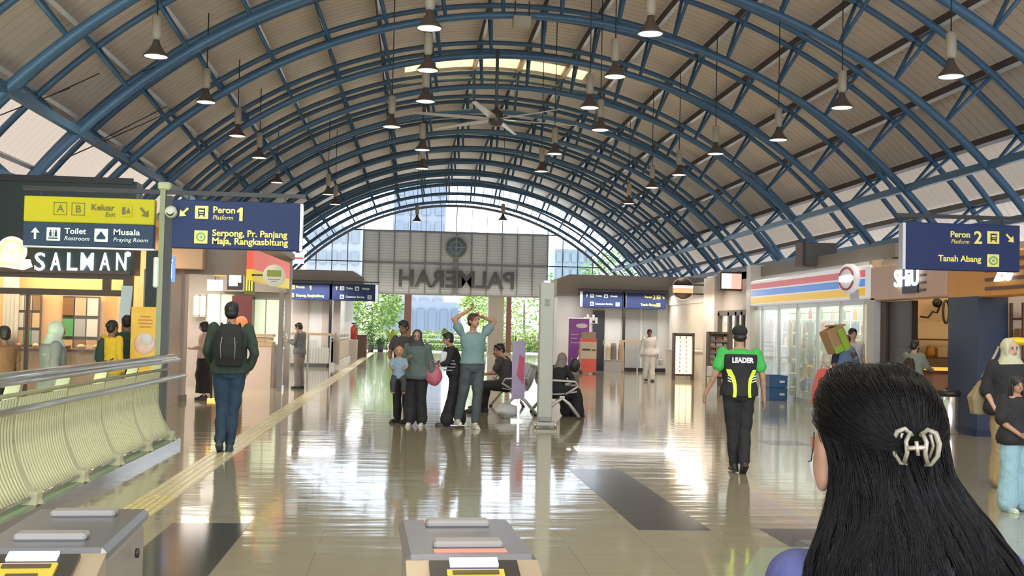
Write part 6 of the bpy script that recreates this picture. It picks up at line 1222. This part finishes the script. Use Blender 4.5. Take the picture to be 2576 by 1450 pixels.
# ---- the backpacker walking away on the left
B_, J = person('person in a dark olive jacket and blue jeans walking away along the yellow strip', F(572, 1138), 1.76, rad(3), dict(elbL=(-.26, -.02, 1.14), wriL=(-.22, .12, 1.02), elbR=(.275, -.08, 1.12), wriR=(.215, -.02, .95), kneeL=(-.075, .03, .50), ankL=(-.075, -.13, .14), kneeR=(.05, .01, .50), ankR=(.02, .02, .085), shoL=(-.19, -.01, 1.40), shoR=(.19, -.01, 1.40)),
  'tan', dict(mat=C['olive'], sleeve=1.9, grow=.030, t0=-.35), dict(mat=C['jeans'], grow=.012), mat('shoe_teal_dark', (0.03, 0.06, 0.07), 0.5), 'short', build=1.06, toe=(-25, 0))
def backpack(label, parent_loc, yaw, k, c, y=-.20, z=1.22, w=.16, h=.24, d=.10, straps=True):
    t = thing('backpack', label, 'backpack', (parent_loc[0], parent_loc[1], 0), yaw); t.scale = (k, k, k)
    m = MB(); m.loft([ring_e((0, y+.02, z-h), w*.9, d*.8), ring_e((0, y, z-h*.6), w, d), ring_e((0, y, z), w, d), ring_e((0, y+.015, z+h*.6), w*.95, d*.85), ring_e((0, y+.03, z+h*.95), w*.6, d*.5)]); m.box((0, y-d*.75, z-h*.25), (w*1.3, d*.6, h*.8), None, .03)
    o = m.build('pack_body', c, t); BAKE.append((o, .010, 4, .006))
    for sx in (-1, 1):
        MB().tube([(sx*w*.5, y+.06, z+h*.75), (sx*.10, y+.12, z+h*.98), (sx*.105, y+.27, z+h*.6), (sx*.13, y+.30, z), (sx*.16, y+.18, z-h*.6), (sx*w*.8, y+.05, z-h*.75)], .014, 6).build('shoulder_strap', c, t)
        MB().tube([(sx*w*.45, y-d*1.08, z-h*.65), (sx*w*.5, y-d*1.12, z-h*.1), (sx*w*.42, y-d*.95, z+h*.35)], .006, 5).build('buckle_strap', mat('strap_grey', (0.22, 0.26, 0.22), 0.5), t)
    MB().tube([(-.03, y-.0, z+h*.9), (0, y, z+h*1.05), (.03, y, z+h*.9)], .008, 6).build('grab_loop', c, t)
    return t
backpack('large black backpack worn by the person walking on the yellow strip', B_.location, B_.rotation_euler.z, 1.76/1.7, cloth('pack_black', (0.018, 0.020, 0.020)))

# ---- centre group
Wl = F(1044, 1072)
W_, J = person('woman in a dark headscarf, grey green blouse and white shoes, standing in the centre', Wl, 1.47, PI+rad(-12), dict(elbL=(-.27, .02, 1.12), wriL=(-.31, .10, .93), elbR=(.22, .10, 1.16), wriR=(.10, .26, 1.20), ankL=(-.12, 0, .085), ankR=(.10, .02, .085)),
  'tan', dict(mat=C['sage'], sleeve=1.75, grow=.045, flare=.06, t0=-.75, cuff=.02), dict(mat=C['black'], grow=.03, ankr=.075, kg=1.3), wshoe, 'hijab', C['charcoal'], (8, -4), build=1.12, face=True)
hb = thing('pink_handbag', 'rounded pink handbag hanging from the arm of the woman in the headscarf', 'handbag', (at(1092, 960, 16.9).x, Wl[1]-.12, .62))
m = blobby((0, 0, .15), (.135, .07, .145), .12, 5); o = m.build('bag_body', mat('bag_pink', (0.45, 0.10, 0.15), 0.45), hb); MB().tube([(-.08, 0, .24), (-.06, 0, .36), (0, 0, .40), (.06, 0, .36), (.08, 0, .24)], .009, 6).build('bag_handle', MATS['bag_pink'], hb)
pp = F(1026, 1064); person('person with dark hair in dark clothes standing close behind the woman in the headscarf, left', (pp[0]-.10, 17.75, 0), 1.62, PI+rad(-35), dict(elbR=(.22, .08, 1.15), wriR=(.10, .22, 1.08)), 'brown', dict(mat=C['charcoal'], sleeve=.6, grow=.022), dict(mat=C['black'], grow=.02), bshoe, 'short', None, (0, -12))
ch = thing('person', 'small child in a pale blue top left of the woman in the dark headscarf', 'person', (-.13, 16.82, .74), PI)
m = MB(); m.ell((0, 0, .42), (.075, .085, .09), 16, 12); m.ell((0, .075, .40), (.01, .014, .015)); pill(m, (0, 0, .33), (0, 0, .30), .035, .04); m.loft([ring_e((0, 0, .02), .08, .065), ring_e((0, 0, .15), .09, .07), ring_e((0, 0, .28), .085, .06), ring_e((0, 0, .32), .05, .04)])
for sx in (-1, 1): pill(m, (sx*.09, 0, .27), (sx*.12, .06, .18), .03, .024); pill(m, (sx*.12, .06, .18), (sx*.08, .12, .15), .024, .018); pill(m, (sx*.05, 0, .03), (sx*.08, .09, -.05), .045, .035); pill(m, (sx*.08, .09, -.05), (sx*.08, .09, -.2), .035, .028)
o = m.build('body', skinmat('tan'), ch); BAKE.append((o, .009, 3, 0))
m = MB(); m.loft([ring_e((0, 0, .0), .092, .078), ring_e((0, 0, .15), .10, .08), ring_e((0, 0, .27), .095, .07), ring_e((0, 0, .31), .06, .05)]); [pill(m, (sx*.09, 0, .27), (sx*.115, .04, .20), .038, .034) for sx in (-1, 1)]; o = m.build('shirt', cloth('baby_blue', (0.22, 0.32, 0.40)), ch); BAKE.append((o, .010, 3, .005))
m = MB().ell((0, -.015, .45), (.082, .085, .078), 16, 10); o = m.build('hair', mat('hair_brown', (0.05, 0.025, 0.015), 0.5), ch); BAKE.append((o, .009, 2, .004))
m = MB(); m.loft([ring_e((0, 0, -.02), .07, .06), ring_e((0, 0, .03), .092, .078), ring_e((0, 0, .07), .09, .075)]); [(pill(m, (sx*.05, 0, .03), (sx*.08, .09, -.05), .055, .046), pill(m, (sx*.08, .09, -.05), (sx*.08, .09, -.17), .046, .040)) for sx in (-1, 1)]; o = m.build('trousers', C['charcoal'], ch); BAKE.append((o, .010, 3, .004))
m = MB(); [m.ell((sx*.03, .077, .425), (.009, .008, .006)) for sx in (-1, 1)]; m.build('eyes', MATS['eye_dark'], ch)
# arms up person
T_, J = person('person in a teal T-shirt and grey jeans raising both arms behind the head', F(1185, 1078), 1.73, PI+rad(14), dict(shoL=(-.19, 0, 1.43), shoR=(.19, 0, 1.43), elbR=(.31, .02, 1.62), wriR=(.09, .02, 1.76), elbL=(-.34, -.02, 1.60), wriL=(-.13, .05, 1.66), kneeL=(-.07, .05, .50), ankL=(-.04, .06, .085), kneeR=(.12, -.05, .50), ankR=(.16, -.18, .12), head=(0, .012, 1.60)),
  'tan', dict(mat=C['teal'], sleeve=.45, grow=.028, t0=-.2, cuff=.01), dict(mat=C['greyjeans'], grow=.016), wshoe, 'short', mat('hair_tied_brown', (0.06, 0.03, 0.02), 0.5), (25, 10), face=True, curl=(1.1, 1.1))
pp = F(1150, 1070); X_, J = person('person in a striped top and wide black trousers leaning left behind the arms-up person', (pp[0]-.05, 17.35, 0), 1.50, rad(95), dict(neck=(0, .10, 1.40), chest=(0, .07, 1.24), head=(0, .15, 1.52), shoL=(-.17, .09, 1.34), shoR=(.17, .09, 1.34), elbL=(-.22, .17, 1.12), wriL=(-.2, .36, 1.05), elbR=(.2, .2, 1.12), wriR=(.16, .38, 1.06), kneeL=(-.1, .06, .50), ankL=(-.1, .16, .085), kneeR=(.1, -.04, .5), ankR=(.1, -.12, .1)),
  'tan', dict(mat=C['black'], sleeve=1.5, grow=.03, flare=.02), dict(mat=C['black'], grow=.028, ankr=.09, kg=1.2), bshoe, 'short', None, (0, -10))
for k in range(4): MB().tube([(.175*math.cos(a*PI/8), .06+.148*math.sin(a*PI/8), .98+.055*k) for a in range(16)], .010, 6, True).build('white_stripe', C['white'], X_)
t = thing('handbag', 'small white shoulder bag of the person in the striped top', 'handbag', (at(1118, 925, 17.3).x, 17.25, .92)); MB().box((0, 0, .12), (.16, .1, .22), None, .03).build('bag_body', whitep, t); MB().tube([(-.05, 0, .22), (0, 0, .36), (.05, 0, .22)], .008, 6).build('bag_handle', whitep, t)
# seated man
SJ = dict(pel=(0, -.02, .52), waist=(0, 0.0, .66), chest=(0, .06, .85), neck=(0, .11, 1.02), head=(0, .16, 1.14), shoL=(-.19, .09, .97), shoR=(.19, .09, .97), elbL=(-.24, .20, .74), elbR=(.24, .20, .74), wriL=(-.08, .40, .70), wriR=(.10, .40, .70), hipL=(-.09, 0, .50), hipR=(.09, 0, .50), kneeL=(-.15, .42, .50), kneeR=(.15, .40, .50), ankL=(-.16, .55, .09), ankR=(.15, .46, .09))
p = at(1262, 1000, 20.3)
person('seated man in a black short-sleeved shirt on the grey waiting bench, hands together', (1.80, 20.0, 0), 1.70, rad(72), SJ, 'tan', dict(mat=C['charcoal'], sleeve=.7, grow=.026, t0=-.35), dict(mat=C['black'], grow=.016), bshoe, 'short', None, (40, -14), build=1.15, face=True, curl=(.9, .9))
SJ2 = dict(SJ); SJ2.update(kneeL=(-.12, .42, .48), kneeR=(.12, .42, .48), ankL=(-.12, .44, .09), ankR=(.12, .50, .09))
person('seated woman in a long black dress and scarf, behind the free-standing post and facing right', (2.60, 19.35, 0), 1.50, rad(-52), SJ2, 'brown', dict(mat=C['black'], sleeve=1.9, grow=.04, flare=.05, t0=-.75), dict(mat=C['black'], grow=.05, ankr=.09, kg=1.4), bshoe, 'hijab', C['taupe'], (0, -20))
SJ3 = dict(SJ); person('seated person mostly hidden behind the man in the black shirt on the bench', (1.86, 21.1, 0), 1.6, rad(85), SJ3, 'brown', dict(mat=C['grey'], sleeve=.7, grow=.02), dict(mat=C['black'], grow=.016), bshoe, 'short', None, (0, -10))
# white clothed man
person('person dressed all in white walking toward the camera on the right side', F(1632, 960), 1.63, PI+rad(4), dict(kneeL=(-.08, .06, .50), ankL=(-.07, .12, .085), kneeR=(.09, -.02, .50), ankR=(.09, -.10, .10), elbL=(-.25, -.02, 1.13), wriL=(-.27, .05, .88), elbR=(.25, -.03, 1.13), wriR=(.27, -.02, .88)), 'brown', dict(mat=C['white'], sleeve=1.9, grow=.035, flare=.04, t0=-.75, cuff=.02), dict(mat=C['white'], grow=.028, ankr=.07, kg=1.2), bshoe, 'short', face=True, build=1.05)
t = thing('handbag', 'small dark bag in the hand of the person in white', 'handbag', (at(1660, 920, 33.7).x, 33.6, .52)); MB().box((0, 0, .1), (.13, .08, .2), None, .03).build('bag_body', GOODS[7], t); MB().tube([(-.04, 0, .19), (0, 0, .30), (.04, 0, .19)], .008, 6).build('bag_handle', GOODS[7], t)
# phone user left
Ph, J = person('person in a grey shirt and taupe trousers looking down at a phone on the left', (F(742, 975)[0]+.14, 27.0, 0), 1.58, rad(70), dict(head=(0, .05, 1.57), elbL=(-.2, .06, 1.15), wriL=(-.08, .28, 1.2), elbR=(.2, .06, 1.15), wriR=(.08, .30, 1.22)), 'tan', dict(mat=C['grey'], sleeve=1.9, grow=.03), dict(mat=C['taupe'], grow=.024, ankr=.06), bshoe, 'short', None, (0, -22))
t = thing('phone', 'white phone held up by the person in the grey shirt', 'phone', (Ph.location.x-.33, 27.1, 1.18)); MB().box((0, 0, .06), (.01, .075, .15), Matrix.Rotation(rad(-20), 4, 'Y'), .004).build('phone_body', whitep, t); MB().box((.006, 0, .06), (.003, .066, .135), Matrix.Rotation(rad(-20), 4, 'Y')).build('phone_screen', scr, t)
# woman by the lit stand
person('woman in a long dark dress standing by the mauve column, looking left', (F(513, 1003)[0]+.05, 22.45, 0), 1.56, rad(100), dict(elbL=(-.2, .05, 1.14), wriL=(-.1, .25, 1.10), head=(0, .03, 1.575)), 'light', dict(mat=C['beigepink'], sleeve=1.8, grow=.02), dict(mat=C['black'], kind='skirt', z=.15, name='dress'), bshoe, 'bob', None, (0, -10))
# people beyond the balustrade
Y_, J = person('person in a yellow jacket seen from behind, in front of the left bakery shop', (at(282, 850, 16.4).x, 16.4, 0), 1.52, rad(-35), {}, 'brown', dict(mat=C['yellow'], sleeve=1.9, grow=.035, t0=-.75, flare=.03), dict(mat=C['beigepink'], grow=.02), bshoe, 'bun')
backpack('dark green backpack worn by the person in the yellow jacket', Y_.location, rad(-75), 1.50/1.7, C['dgreen'], y=-.17, w=.13, h=.22, d=.08)
person('dark green clothed person standing between the yellow jacket and the poster stand', (at(318, 850, 17.2).x, 17.2, 0), 1.60, rad(10), {}, 'brown', dict(mat=C['dgreen'], sleeve=1.9, grow=.035, t0=-.75), dict(mat=C['black'], grow=.02), bshoe, 'short')
person('person in a pale grey headscarf and grey coat behind the balustrade, at the left', (at(135, 870, 12.6).x, 12.6, 0), 1.49, rad(-60), dict(head=(0, .04, 1.57)), 'tan', dict(mat=C['grey'], sleeve=1.9, grow=.045, t0=-.75, flare=.04), dict(mat=C['charcoal'], grow=.03), bshoe, 'hijab', C['scarfgreen'], (0, -18))
person('person in a brown top cut by the left picture edge', (at(8, 880, 13.4).x, 13.4, 0), 1.42, rad(60), {}, 'brown', dict(mat=cloth('brown', (0.20, 0.10, 0.05)), sleeve=.6, grow=.03), dict(mat=C['black'], grow=.02), bshoe, 'short')
# the man with the carton and the red bag
px_ = at(2118, 900, 19.6)
C_, J = person('person in a light blue shirt and dark jacket carrying a carton and a red bag', (px_.x+.05, 19.6, 0), 1.56, PI+rad(20), dict(head=(0, .05, 1.56), elbR=(.28, .02, 1.16), wriR=(.36, .10, 1.12), elbL=(-.20, .12, 1.18), wriL=(.02, .27, 1.28)), 'brown', dict(mat=C['denim'], sleeve=1.6, grow=.035, t0=-.75), dict(mat=C['navy'], grow=.03), bshoe, 'short', None, (-20, -25), build=1.15)
q = MB(); [pill(q, J['sho'+S], lerp(J['elb'+S], J['wri'+S], .7 if S == 'R' else .2), .072, .06) for S in 'LR']; o = q.build('jacket_sleeves', C['navy'], C_); BAKE.append((o, .011, 3, .006))
t = thing('carton', 'crumpled brown carton with green print carried on the shoulder, above the red bag', 'carton', (at(2098, 845, 19.3).x, 19.25, at(2098, 885, 19.3).z)); R = Matrix.Rotation(rad(-24), 4, 'Y') @ Matrix.Rotation(rad(15), 4, 'Z')
MB().box((0, 0, .22), (.36, .28, .44), R, .02).build('carton_body', mat('cardboard', (0.42, 0.26, 0.13), 0.7, vary=0.15), t); MB().box((.10, -.15, .22), (.12, .02, .40), R).box((.02, -.155, .05), (.2, .02, .12), R).build('green_print', mat('print_green', (0.30, 0.50, 0.06), 0.5), t); MB().box((0.0, 0, .46), (.30, .2, .03), R @ Matrix.Rotation(rad(20), 4, 'Y')).build('carton_flap', MATS['cardboard'], t)
t = thing('shopping_bag', 'large orange red shopping bag hanging from the carrying person', 'shopping bag', (at(2070, 970, 19.4).x, 19.42, .29)); m = MB(); m.loft([[(-.19, -.07, 0), (.12, -.07, 0.02), (.12, .07, 0.02), (-.19, .07, 0)], [(-.16, -.09, .3), (.16, -.09, .3), (.16, .09, .3), (-.16, .09, .3)], [(-.08, -.05, .62), (.17, -.05, .66), (.17, .05, .66), (-.08, .05, .62)]], True, False); m.build('bag_body', mat('bag_orange_red', (0.75, 0.10, 0.05), 0.45, vary=0.2, vscale=8, bump=0.5, bscale=8), t); MB().tube([(-.05, 0, .62), (.02, 0, .76), (.14, 0, .65)], .008, 6).build('bag_handle', MATS['bag_orange_red'], t)
person('person mostly hidden behind the carton, only the dark hair showing', (at(2142, 850, 20.35).x, 20.3, 0), 1.68, PI, {}, 'light', dict(mat=C['white'], sleeve=.6, grow=.02), dict(mat=C['black'], grow=.02), bshoe, 'short')
# shop customer
cx_ = at(2398, 900, 18.4); K_, J = person('customer in a grey green shirt and dark mask at the amber food shop counter', (8.72, 18.55, 0), 1.48, rad(-60), dict(elbL=(-.2, .12, 1.18), wriL=(-.15, .34, 1.15), elbR=(.2, .12, 1.18), wriR=(.15, .34, 1.12)), 'light', dict(mat=cloth('grey_green', (0.24, 0.28, 0.22)), sleeve=1.8, grow=.035, t0=-.75), dict(mat=C['charcoal'], grow=.02), bshoe, 'short', mask=C['black'])
backpack('brown backpack worn by the customer at the amber food shop', K_.location, rad(-60), 1.48/1.7, cloth('pack_brown', (0.05, 0.03, 0.025)), y=-.18, z=1.15, w=.13, h=.20, d=.08)
# right edge pair
G_, J = person('girl in a black printed T-shirt and light wide jeans at the right picture edge', F(2556, 1287), 1.20, PI+rad(10), dict(elbL=(-.25, .05, 1.15), wriL=(-.28, .20, 1.0), elbR=(.24, .02, 1.12), wriR=(.14, .22, .98), ankL=(-.13, 0, .085), ankR=(.13, .0, .085), kneeR=(.12, .02, .5)), 'tan', dict(mat=C['black'], sleeve=.85, grow=.04, t0=-.75, flare=.04, cuff=.02), dict(mat=C['lightjeans'], grow=.04, ankr=.09, kg=1.2), mat('shoe_mint', (0.50, 0.62, 0.50), 0.5), 'long', None, (-12, -6), face=True, build=1.1)
MB().ell((-.07, .175, 1.18), (.055, .012, .05)).ell((-.03, .18, 1.12), (.04, .012, .03)).build('shirt_print', mat('print_white', (0.55, 0.55, 0.55), 0.6), G_)
H_, J = person('woman in a pale headscarf and black top behind the girl at the right edge', (F(2560, 1235)[0], 10.9, 0), 1.52, PI+rad(-8), dict(elbR=(.27, -.02, 1.12), wriR=(.22, .14, .92), elbL=(-.25, .05, 1.12), wriL=(-.15, .22, 1.0)), 'light', dict(mat=C['black'], sleeve=1.1, grow=.045, t0=-.75, flare=.05, cuff=.02), dict(mat=C['khaki'], grow=.04, ankr=.085, kg=1.2), mat('shoe_tan', (0.35, 0.25, 0.12), 0.5), 'hijab', mat('scarf_pale_lime', (0.50, 0.50, 0.34), 0.7, vary=0.1, bump=0.3, bscale=20), (15, 0), face=True, build=1.15)
t = thing('tote_bag', 'khaki canvas bag hanging at the side of the woman in the pale headscarf', 'bag', (H_.location.x-.27, 11.05, .74)); m = MB(); m.loft([[(-.05, -.05, 0), (.12, -.05, 0.0), (.12, .05, 0.0), (-.05, .05, 0)], [(-.08, -.07, .18), (.12, -.07, .18), (.12, .07, .18), (-.08, .07, .18)], [(.03, -.04, .34), (.12, -.04, .38), (.12, .04, .38), (.03, .04, .34)]], True, True); o = m.build('bag_body', cloth('khaki_bag', (0.28, 0.22, 0.12)), t); BAKE.append((o, .012, 3, .006)); MB().tube([(.02, -.06, .38), (.13, -.12, .62), (.19, -.08, .70)], .014, 6).build('bag_strap', cloth('strap_tan', (0.36, 0.28, 0.20)), t)
t = thing('yellow_balloon', 'yellow rounded headgear of a stall doll behind the pale headscarf at the right edge', 'decoration', (at(2560, 862, 12.5).x, 12.5, 1.5)); MB().ell((0, 0, 0), (.16, .12, .05)).build('cover', mat('bright_yellow', (0.85, 0.6, 0.02), 0.5), t); MB().cyl((0, 0, -1.5), (0, 0, 0), .015, seg=8).build('pole', blackm, t)
bpy.data.objects.remove(bpy.data.objects['cover']) if False else None

# ---- foreground woman with long black hair
FY = 1.8
def fpt(px, py, y=FY): return at(px, py, y)
hc = fpt(2218, 1050)
FW = thing('person', 'woman with long black hair and a claw clip, seen from behind, nearest the camera', 'person', (hc.x, FY, 0), 0)
lx = hc.x
m = MB()
zt = fpt(2210, 915).z; hz = zt-.125
m.ell((-.004, .035, hz+.01), (.078, .098, .105), 24, 16); m.ell((-.022, .085, hz-.05), (.058, .055, .06), 16, 12); m.ell((-.035, .135, hz-.02), (.014, .02, .02), 10, 8)
m.ell((-.088, .040, hz-.022), (.009, .019, .030), 12, 8); m.ell((-.080, .055, hz-.05), (.014, .03, .05), 12, 8)
pill(m, (0, .02, hz-.10), (.01, .02, hz-.22), .056, .060)
m.loft([ring_e((.04, .03, .55), .15, .10), ring_e((.04, .03, .80), .16, .12), ring_e((.04, .03, .95), .155, .11), ring_e((.04, .03, 1.05), .165, .11), ring_e((.04, .03, 1.11), .155, .09), ring_e((.03, .03, 1.19), .07, .06)])
for sx in (-1, 1): pill(m, (.04+sx*.165, .03, 1.07), (.02+sx*.235, .02, .88), .042, .038); pill(m, (.02+sx*.235, .02, .88), (.02+sx*.20, .16, .70), .038, .026); hand(m, (.02+sx*.20, .16, .70), (.02+sx*.235, .02, .88), sx, .9, .6)
for sx in (-1, 1): pill(m, (.02+sx*.085, .03, .62), (.02+sx*.09, .03, .40), .08, .052); pill(m, (.02+sx*.09, .03, .40), (.02+sx*.09, .0, .08), .05, .035); pill(m, (.02+sx*.09, -.02, .045), (.02+sx*.09, .13, .03), .036, .028)
o = m.build('body', skinmat('tan'), FW); BAKE.append((o, .007, 4, 0))
q = MB(); q.loft([ring_e((.04, .03, .58), .175, .13), ring_e((.04, .03, .80), .18, .14), ring_e((.04, .03, .95), .18, .13), ring_e((.045, .03, 1.06), .20, .12), ring_e((.045, .03, 1.12), .178, .10), ring_e((.04, .03, 1.165), .125, .085), ring_e((.03, .03, 1.19), .08, .075)])
for sx in (-1, 1): pill(q, (.048+sx*.175, .03, 1.09), (.04+sx*.225, .02, .86), .058, .052); pill(q, (.04+sx*.215, .02, .86), (.02+sx*.235, .02, .86), .052, .05); pill(q, (.02+sx*.235, .02, .88), (.02+sx*.20, .16, .72), .054, .04)
o = q.build('blouse', C['purple'], FW); BAKE.append((o, .009, 3, .010))
q = MB(); q.loft([ring_e((.02, .03, .70), .18, .13), ring_e((.02, .03, .58), .20, .15), ring_e((.02, .02, .30), .16, .14), ring_e((.02, .02, .10), .17, .15)]); o = q.build('skirt', C['black'], FW); BAKE.append((o, .012, 3, .006))
for sx in (-1, 1):
    q = MB(); pill(q, (.02+sx*.09, -.03, .045), (.02+sx*.09, .14, .04), .045, .036); o = q.build('shoe', bshoe, FW); BAKE.append((o, .008, 2, 0))
MB().ell((-.052, .100, hz-.062), (.030, .045, .042), 14, 10).build('face_mask', mat('mask_white', (0.75, 0.74, 0.74), 0.6), FW)
MB().tube([(-.099, .045, hz+.005), (-.104, .035, hz-.02), (-.098, .06, hz-.045), (-.092, .09, hz-.05)], .0012, 5).build('mask_strap', blackm, FW)
# outline rows of the hair: photo row -> centre column, half width; back depth, centre y
ROWS = [(912, 2212, 18, .025, .03), (920, 2210, 62, .055, .028), (938, 2208, 103, .085, .022), (965, 2210, 131, .103, .018), (1000, 2213, 149, .113, .015), (1050, 2218, 160, .118, .012), (1095, 2221, 158, .116, .01), (1140, 2233, 150, .108, .008), (1190, 2243, 152, .102, .005), (1240, 2254, 171, .100, -.005), (1290, 2264, 202, .105, -.015), (1335, 2270, 229, .110, -.02), (1385, 2274, 262, .115, -.025), (1450, 2284, 290, .115, -.03), (1600, 2300, 300, .105, -.04), (1800, 2300, 270, .08, -.05), (2000, 2295, 180, .05, -.055)]
HR_ = []
for py, cx, hw, dy, cy in ROWS:
    c = fpt(cx, py); HR_.append((c.x-lx, cy, c.z, hw/1556.0, dy))
def hsurf(v, u, off=0.0):    # v row position, u angle (0 = +x, -pi/2 = back toward the camera)
    v = max(0, min(len(HR_)-1.001, v)); i = int(v); f = v-i; a, b2 = HR_[i], HR_[i+1]; cx, cy, z, rx, ry = [a[k]+(b2[k]-a[k])*f for k in range(5)]
    return Vector((cx+(rx+off)*math.cos(u), cy+(ry+off)*math.sin(u), z+off*(1-min(v, 3)/3)))
q = MB(); rings = []
for i in range(0, 4*(len(HR_)-1)+1):
    v = i/4; rings.append([tuple(hsurf(v, 2*PI*k/48, -.004+0.004*noise.noise(Vector((3*math.cos(2*PI*k/48), 3*math.sin(2*PI*k/48), v*0.35))))) for k in range(48)])
# leave the face side open: pull the front of the rings below the hairline in behind the face
for i, r in enumerate(rings):
    v = i/4
    if v > 3.5:
        for k in range(48):
            u = 2*PI*k/48
            if math.sin(u) > 0.25:
                x, y_, z = r[k]; r[k] = (x*0.93, min(y_, (0.045 if v < 9 else 0.0)), z)
q.loft(rings); q.build('hair', mat('long_black_hair', (0.005, 0.0045, 0.005), 0.38, spec=0.22, bump=0.6, bscale=90, stretch=(1.5, 1.5, 0.06)), FW)
rnd = random.Random(11); st = MB(); clip = fpt(2300, 1110); CV, CU = 6.35, -PI/2+0.02
def strand(pts, r): 
    st.tube(pts, [r*(1-0.6*(i/(len(pts)-1))) for i in range(len(pts))], 3)
for k in range(1500):   # swept from the hairline back to the clip
    sd = rnd.random(); u0 = -PI/2+rnd.uniform(-2.4, 2.3); v0 = rnd.uniform(0.4, 5.6); off = rnd.uniform(-.001, .004); pts = []
    sp = rnd.uniform(-.25, .25)
    for j in range(13):
        f = j/12; e = f*f*(3-2*f); v = v0+(CV+sp-v0)*e; arcv = 0.9*math.sin(PI*f)*(1 if u0 < CU else .4)
        u = u0+(CU-u0)*f; pts.append(hsurf(max(0.3, v+arcv*(0.3 if v0 > 3 else -0.1)), u, off+.0015*math.sin(7*f+k)))
    strand(pts, rnd.uniform(.0004, .0008))
for k in range(2300):   # falling lengths
    u0 = -PI/2+rnd.uniform(-1.75, 1.75); v0 = rnd.uniform(4.6, 9.5); v1 = rnd.uniform(11.5, 15.6); off = rnd.uniform(-.001, .004); ph = rnd.uniform(0, 6.28); am = rnd.uniform(.01, .05); clump = round(u0*7)/7; pts = []
    for j in range(15):
        f = j/14; v = v0+(v1-v0)*f; u = u0+(clump-u0)*0.45*f+am*math.sin(5*f+ph)+0.05*math.sin(v*1.1+clump*9); pts.append(hsurf(v, u, (off+.004*math.sin(v*1.3+clump*13)*f)*min(1, 4*f)-.0015*(1-min(1, 4*f))))
    strand(pts, rnd.uniform(.0004, .0008))
o = st.build('hair_strands', mat('hair_strand', (0.006, 0.005, 0.005), 0.38, spec=0.22), FW); tag(o, None, None, None, 'stuff')
# claw clip
CLS = .94
cl = thing('hair_claw_clip', 'cream and grey marbled claw clip holding the long black hair', 'hair clip', tuple(hsurf(6.3, CU, .008)+Vector((lx, FY, 0))), rad(-24))
cl.scale = (CLS, CLS, CLS)
cmt = mat('clip_resin', (0.23, 0.205, 0.15), 0.15, vary=0.7, vscale=40, coat=0.5); cm2 = mat('clip_metal', (0.5, 0.42, 0.33), 0.25, metal=0.7)
for sx in (-1, 1):
    for nm, pts, r in (('claw_loop', [(.006, .0, .020), (.018, -.008, .031), (.030, -.006, .026), (.036, .0, .008), (.034, .004, -.012), (.024, .006, -.028), (.014, .010, -.030)], .0042), ('claw_inner', [(.009, -.002, .026), (.016, -.010, .010), (.014, -.010, -.008), (.018, .0, -.026)], .0040), ('claw_tooth', [(.022, -.006, .024), (.027, .002, .004), (.021, .008, -.016)], .0028)):
        MB().tube([(sx*a, b2, c2) for a, b2, c2 in pts], [r*0.8, r, r*1.15, r*1.15, r, r*0.8, r*0.5][:len(pts)] if len(pts) > 4 else r, 8).build(nm, cmt, cl)
MB().cyl((-.014, -.012, -.001), (.014, -.012, .002), .0042, seg=10).cyl((0, -.015, .012), (.003, -.013, -.012), .0035, seg=8).build('hinge_spring', cm2, cl)

# ================================================================ bake the smooth surfaces
for (o, vx, it, wr) in BAKE:
    r = o.modifiers.new('r', 'REMESH'); r.mode = 'VOXEL'; r.voxel_size = vx; r.use_smooth_shade = True
    if it: s_ = o.modifiers.new('s', 'SMOOTH'); s_.iterations = it; s_.factor = 0.5
dg = bpy.context.evaluated_depsgraph_get(); dg.update()
out = [bpy.data.meshes.new_from_object(o.evaluated_get(dg)) for (o, vx, it, wr) in BAKE]
import numpy as np
for (o, vx, it, wr), me in zip(BAKE, out):
    ms = list(o.data.materials); o.modifiers.clear(); o.data = me
    me.materials.clear(); [me.materials.append(x) for x in ms]
    n_ = len(me.vertices)
    if wr and n_:
        co = np.empty(n_*3); me.vertices.foreach_get('co', co); co = co.reshape(-1, 3); nr = np.empty(n_*3); me.vertex_normals.foreach_get('vector', nr); nr = nr.reshape(-1, 3)
        w_ = np.zeros(n_)
        for (fx, fy, fz, ph, am) in ((9, 5, 22, 0.3, .5), (-13, 17, 14, 1.7, .45), (21, -9, 31, 4.1, .3), (5, 27, -19, 2.2, .3), (37, 31, 11, 0.9, .2), (-29, 12, 43, 5.0, .2)):
            w_ += am*np.sin(co[:, 0]*fx*1.3+co[:, 1]*fy*1.3+co[:, 2]*fz*1.1+ph+1.5*np.sin(co[:, 2]*fx*.8+co[:, 0]*7+ph))
        me.vertices.foreach_set('co', (co+nr*(w_*wr*0.6)[:, None]).ravel())
    me.polygons.foreach_set('use_smooth', [True]*len(me.polygons)); me.update()
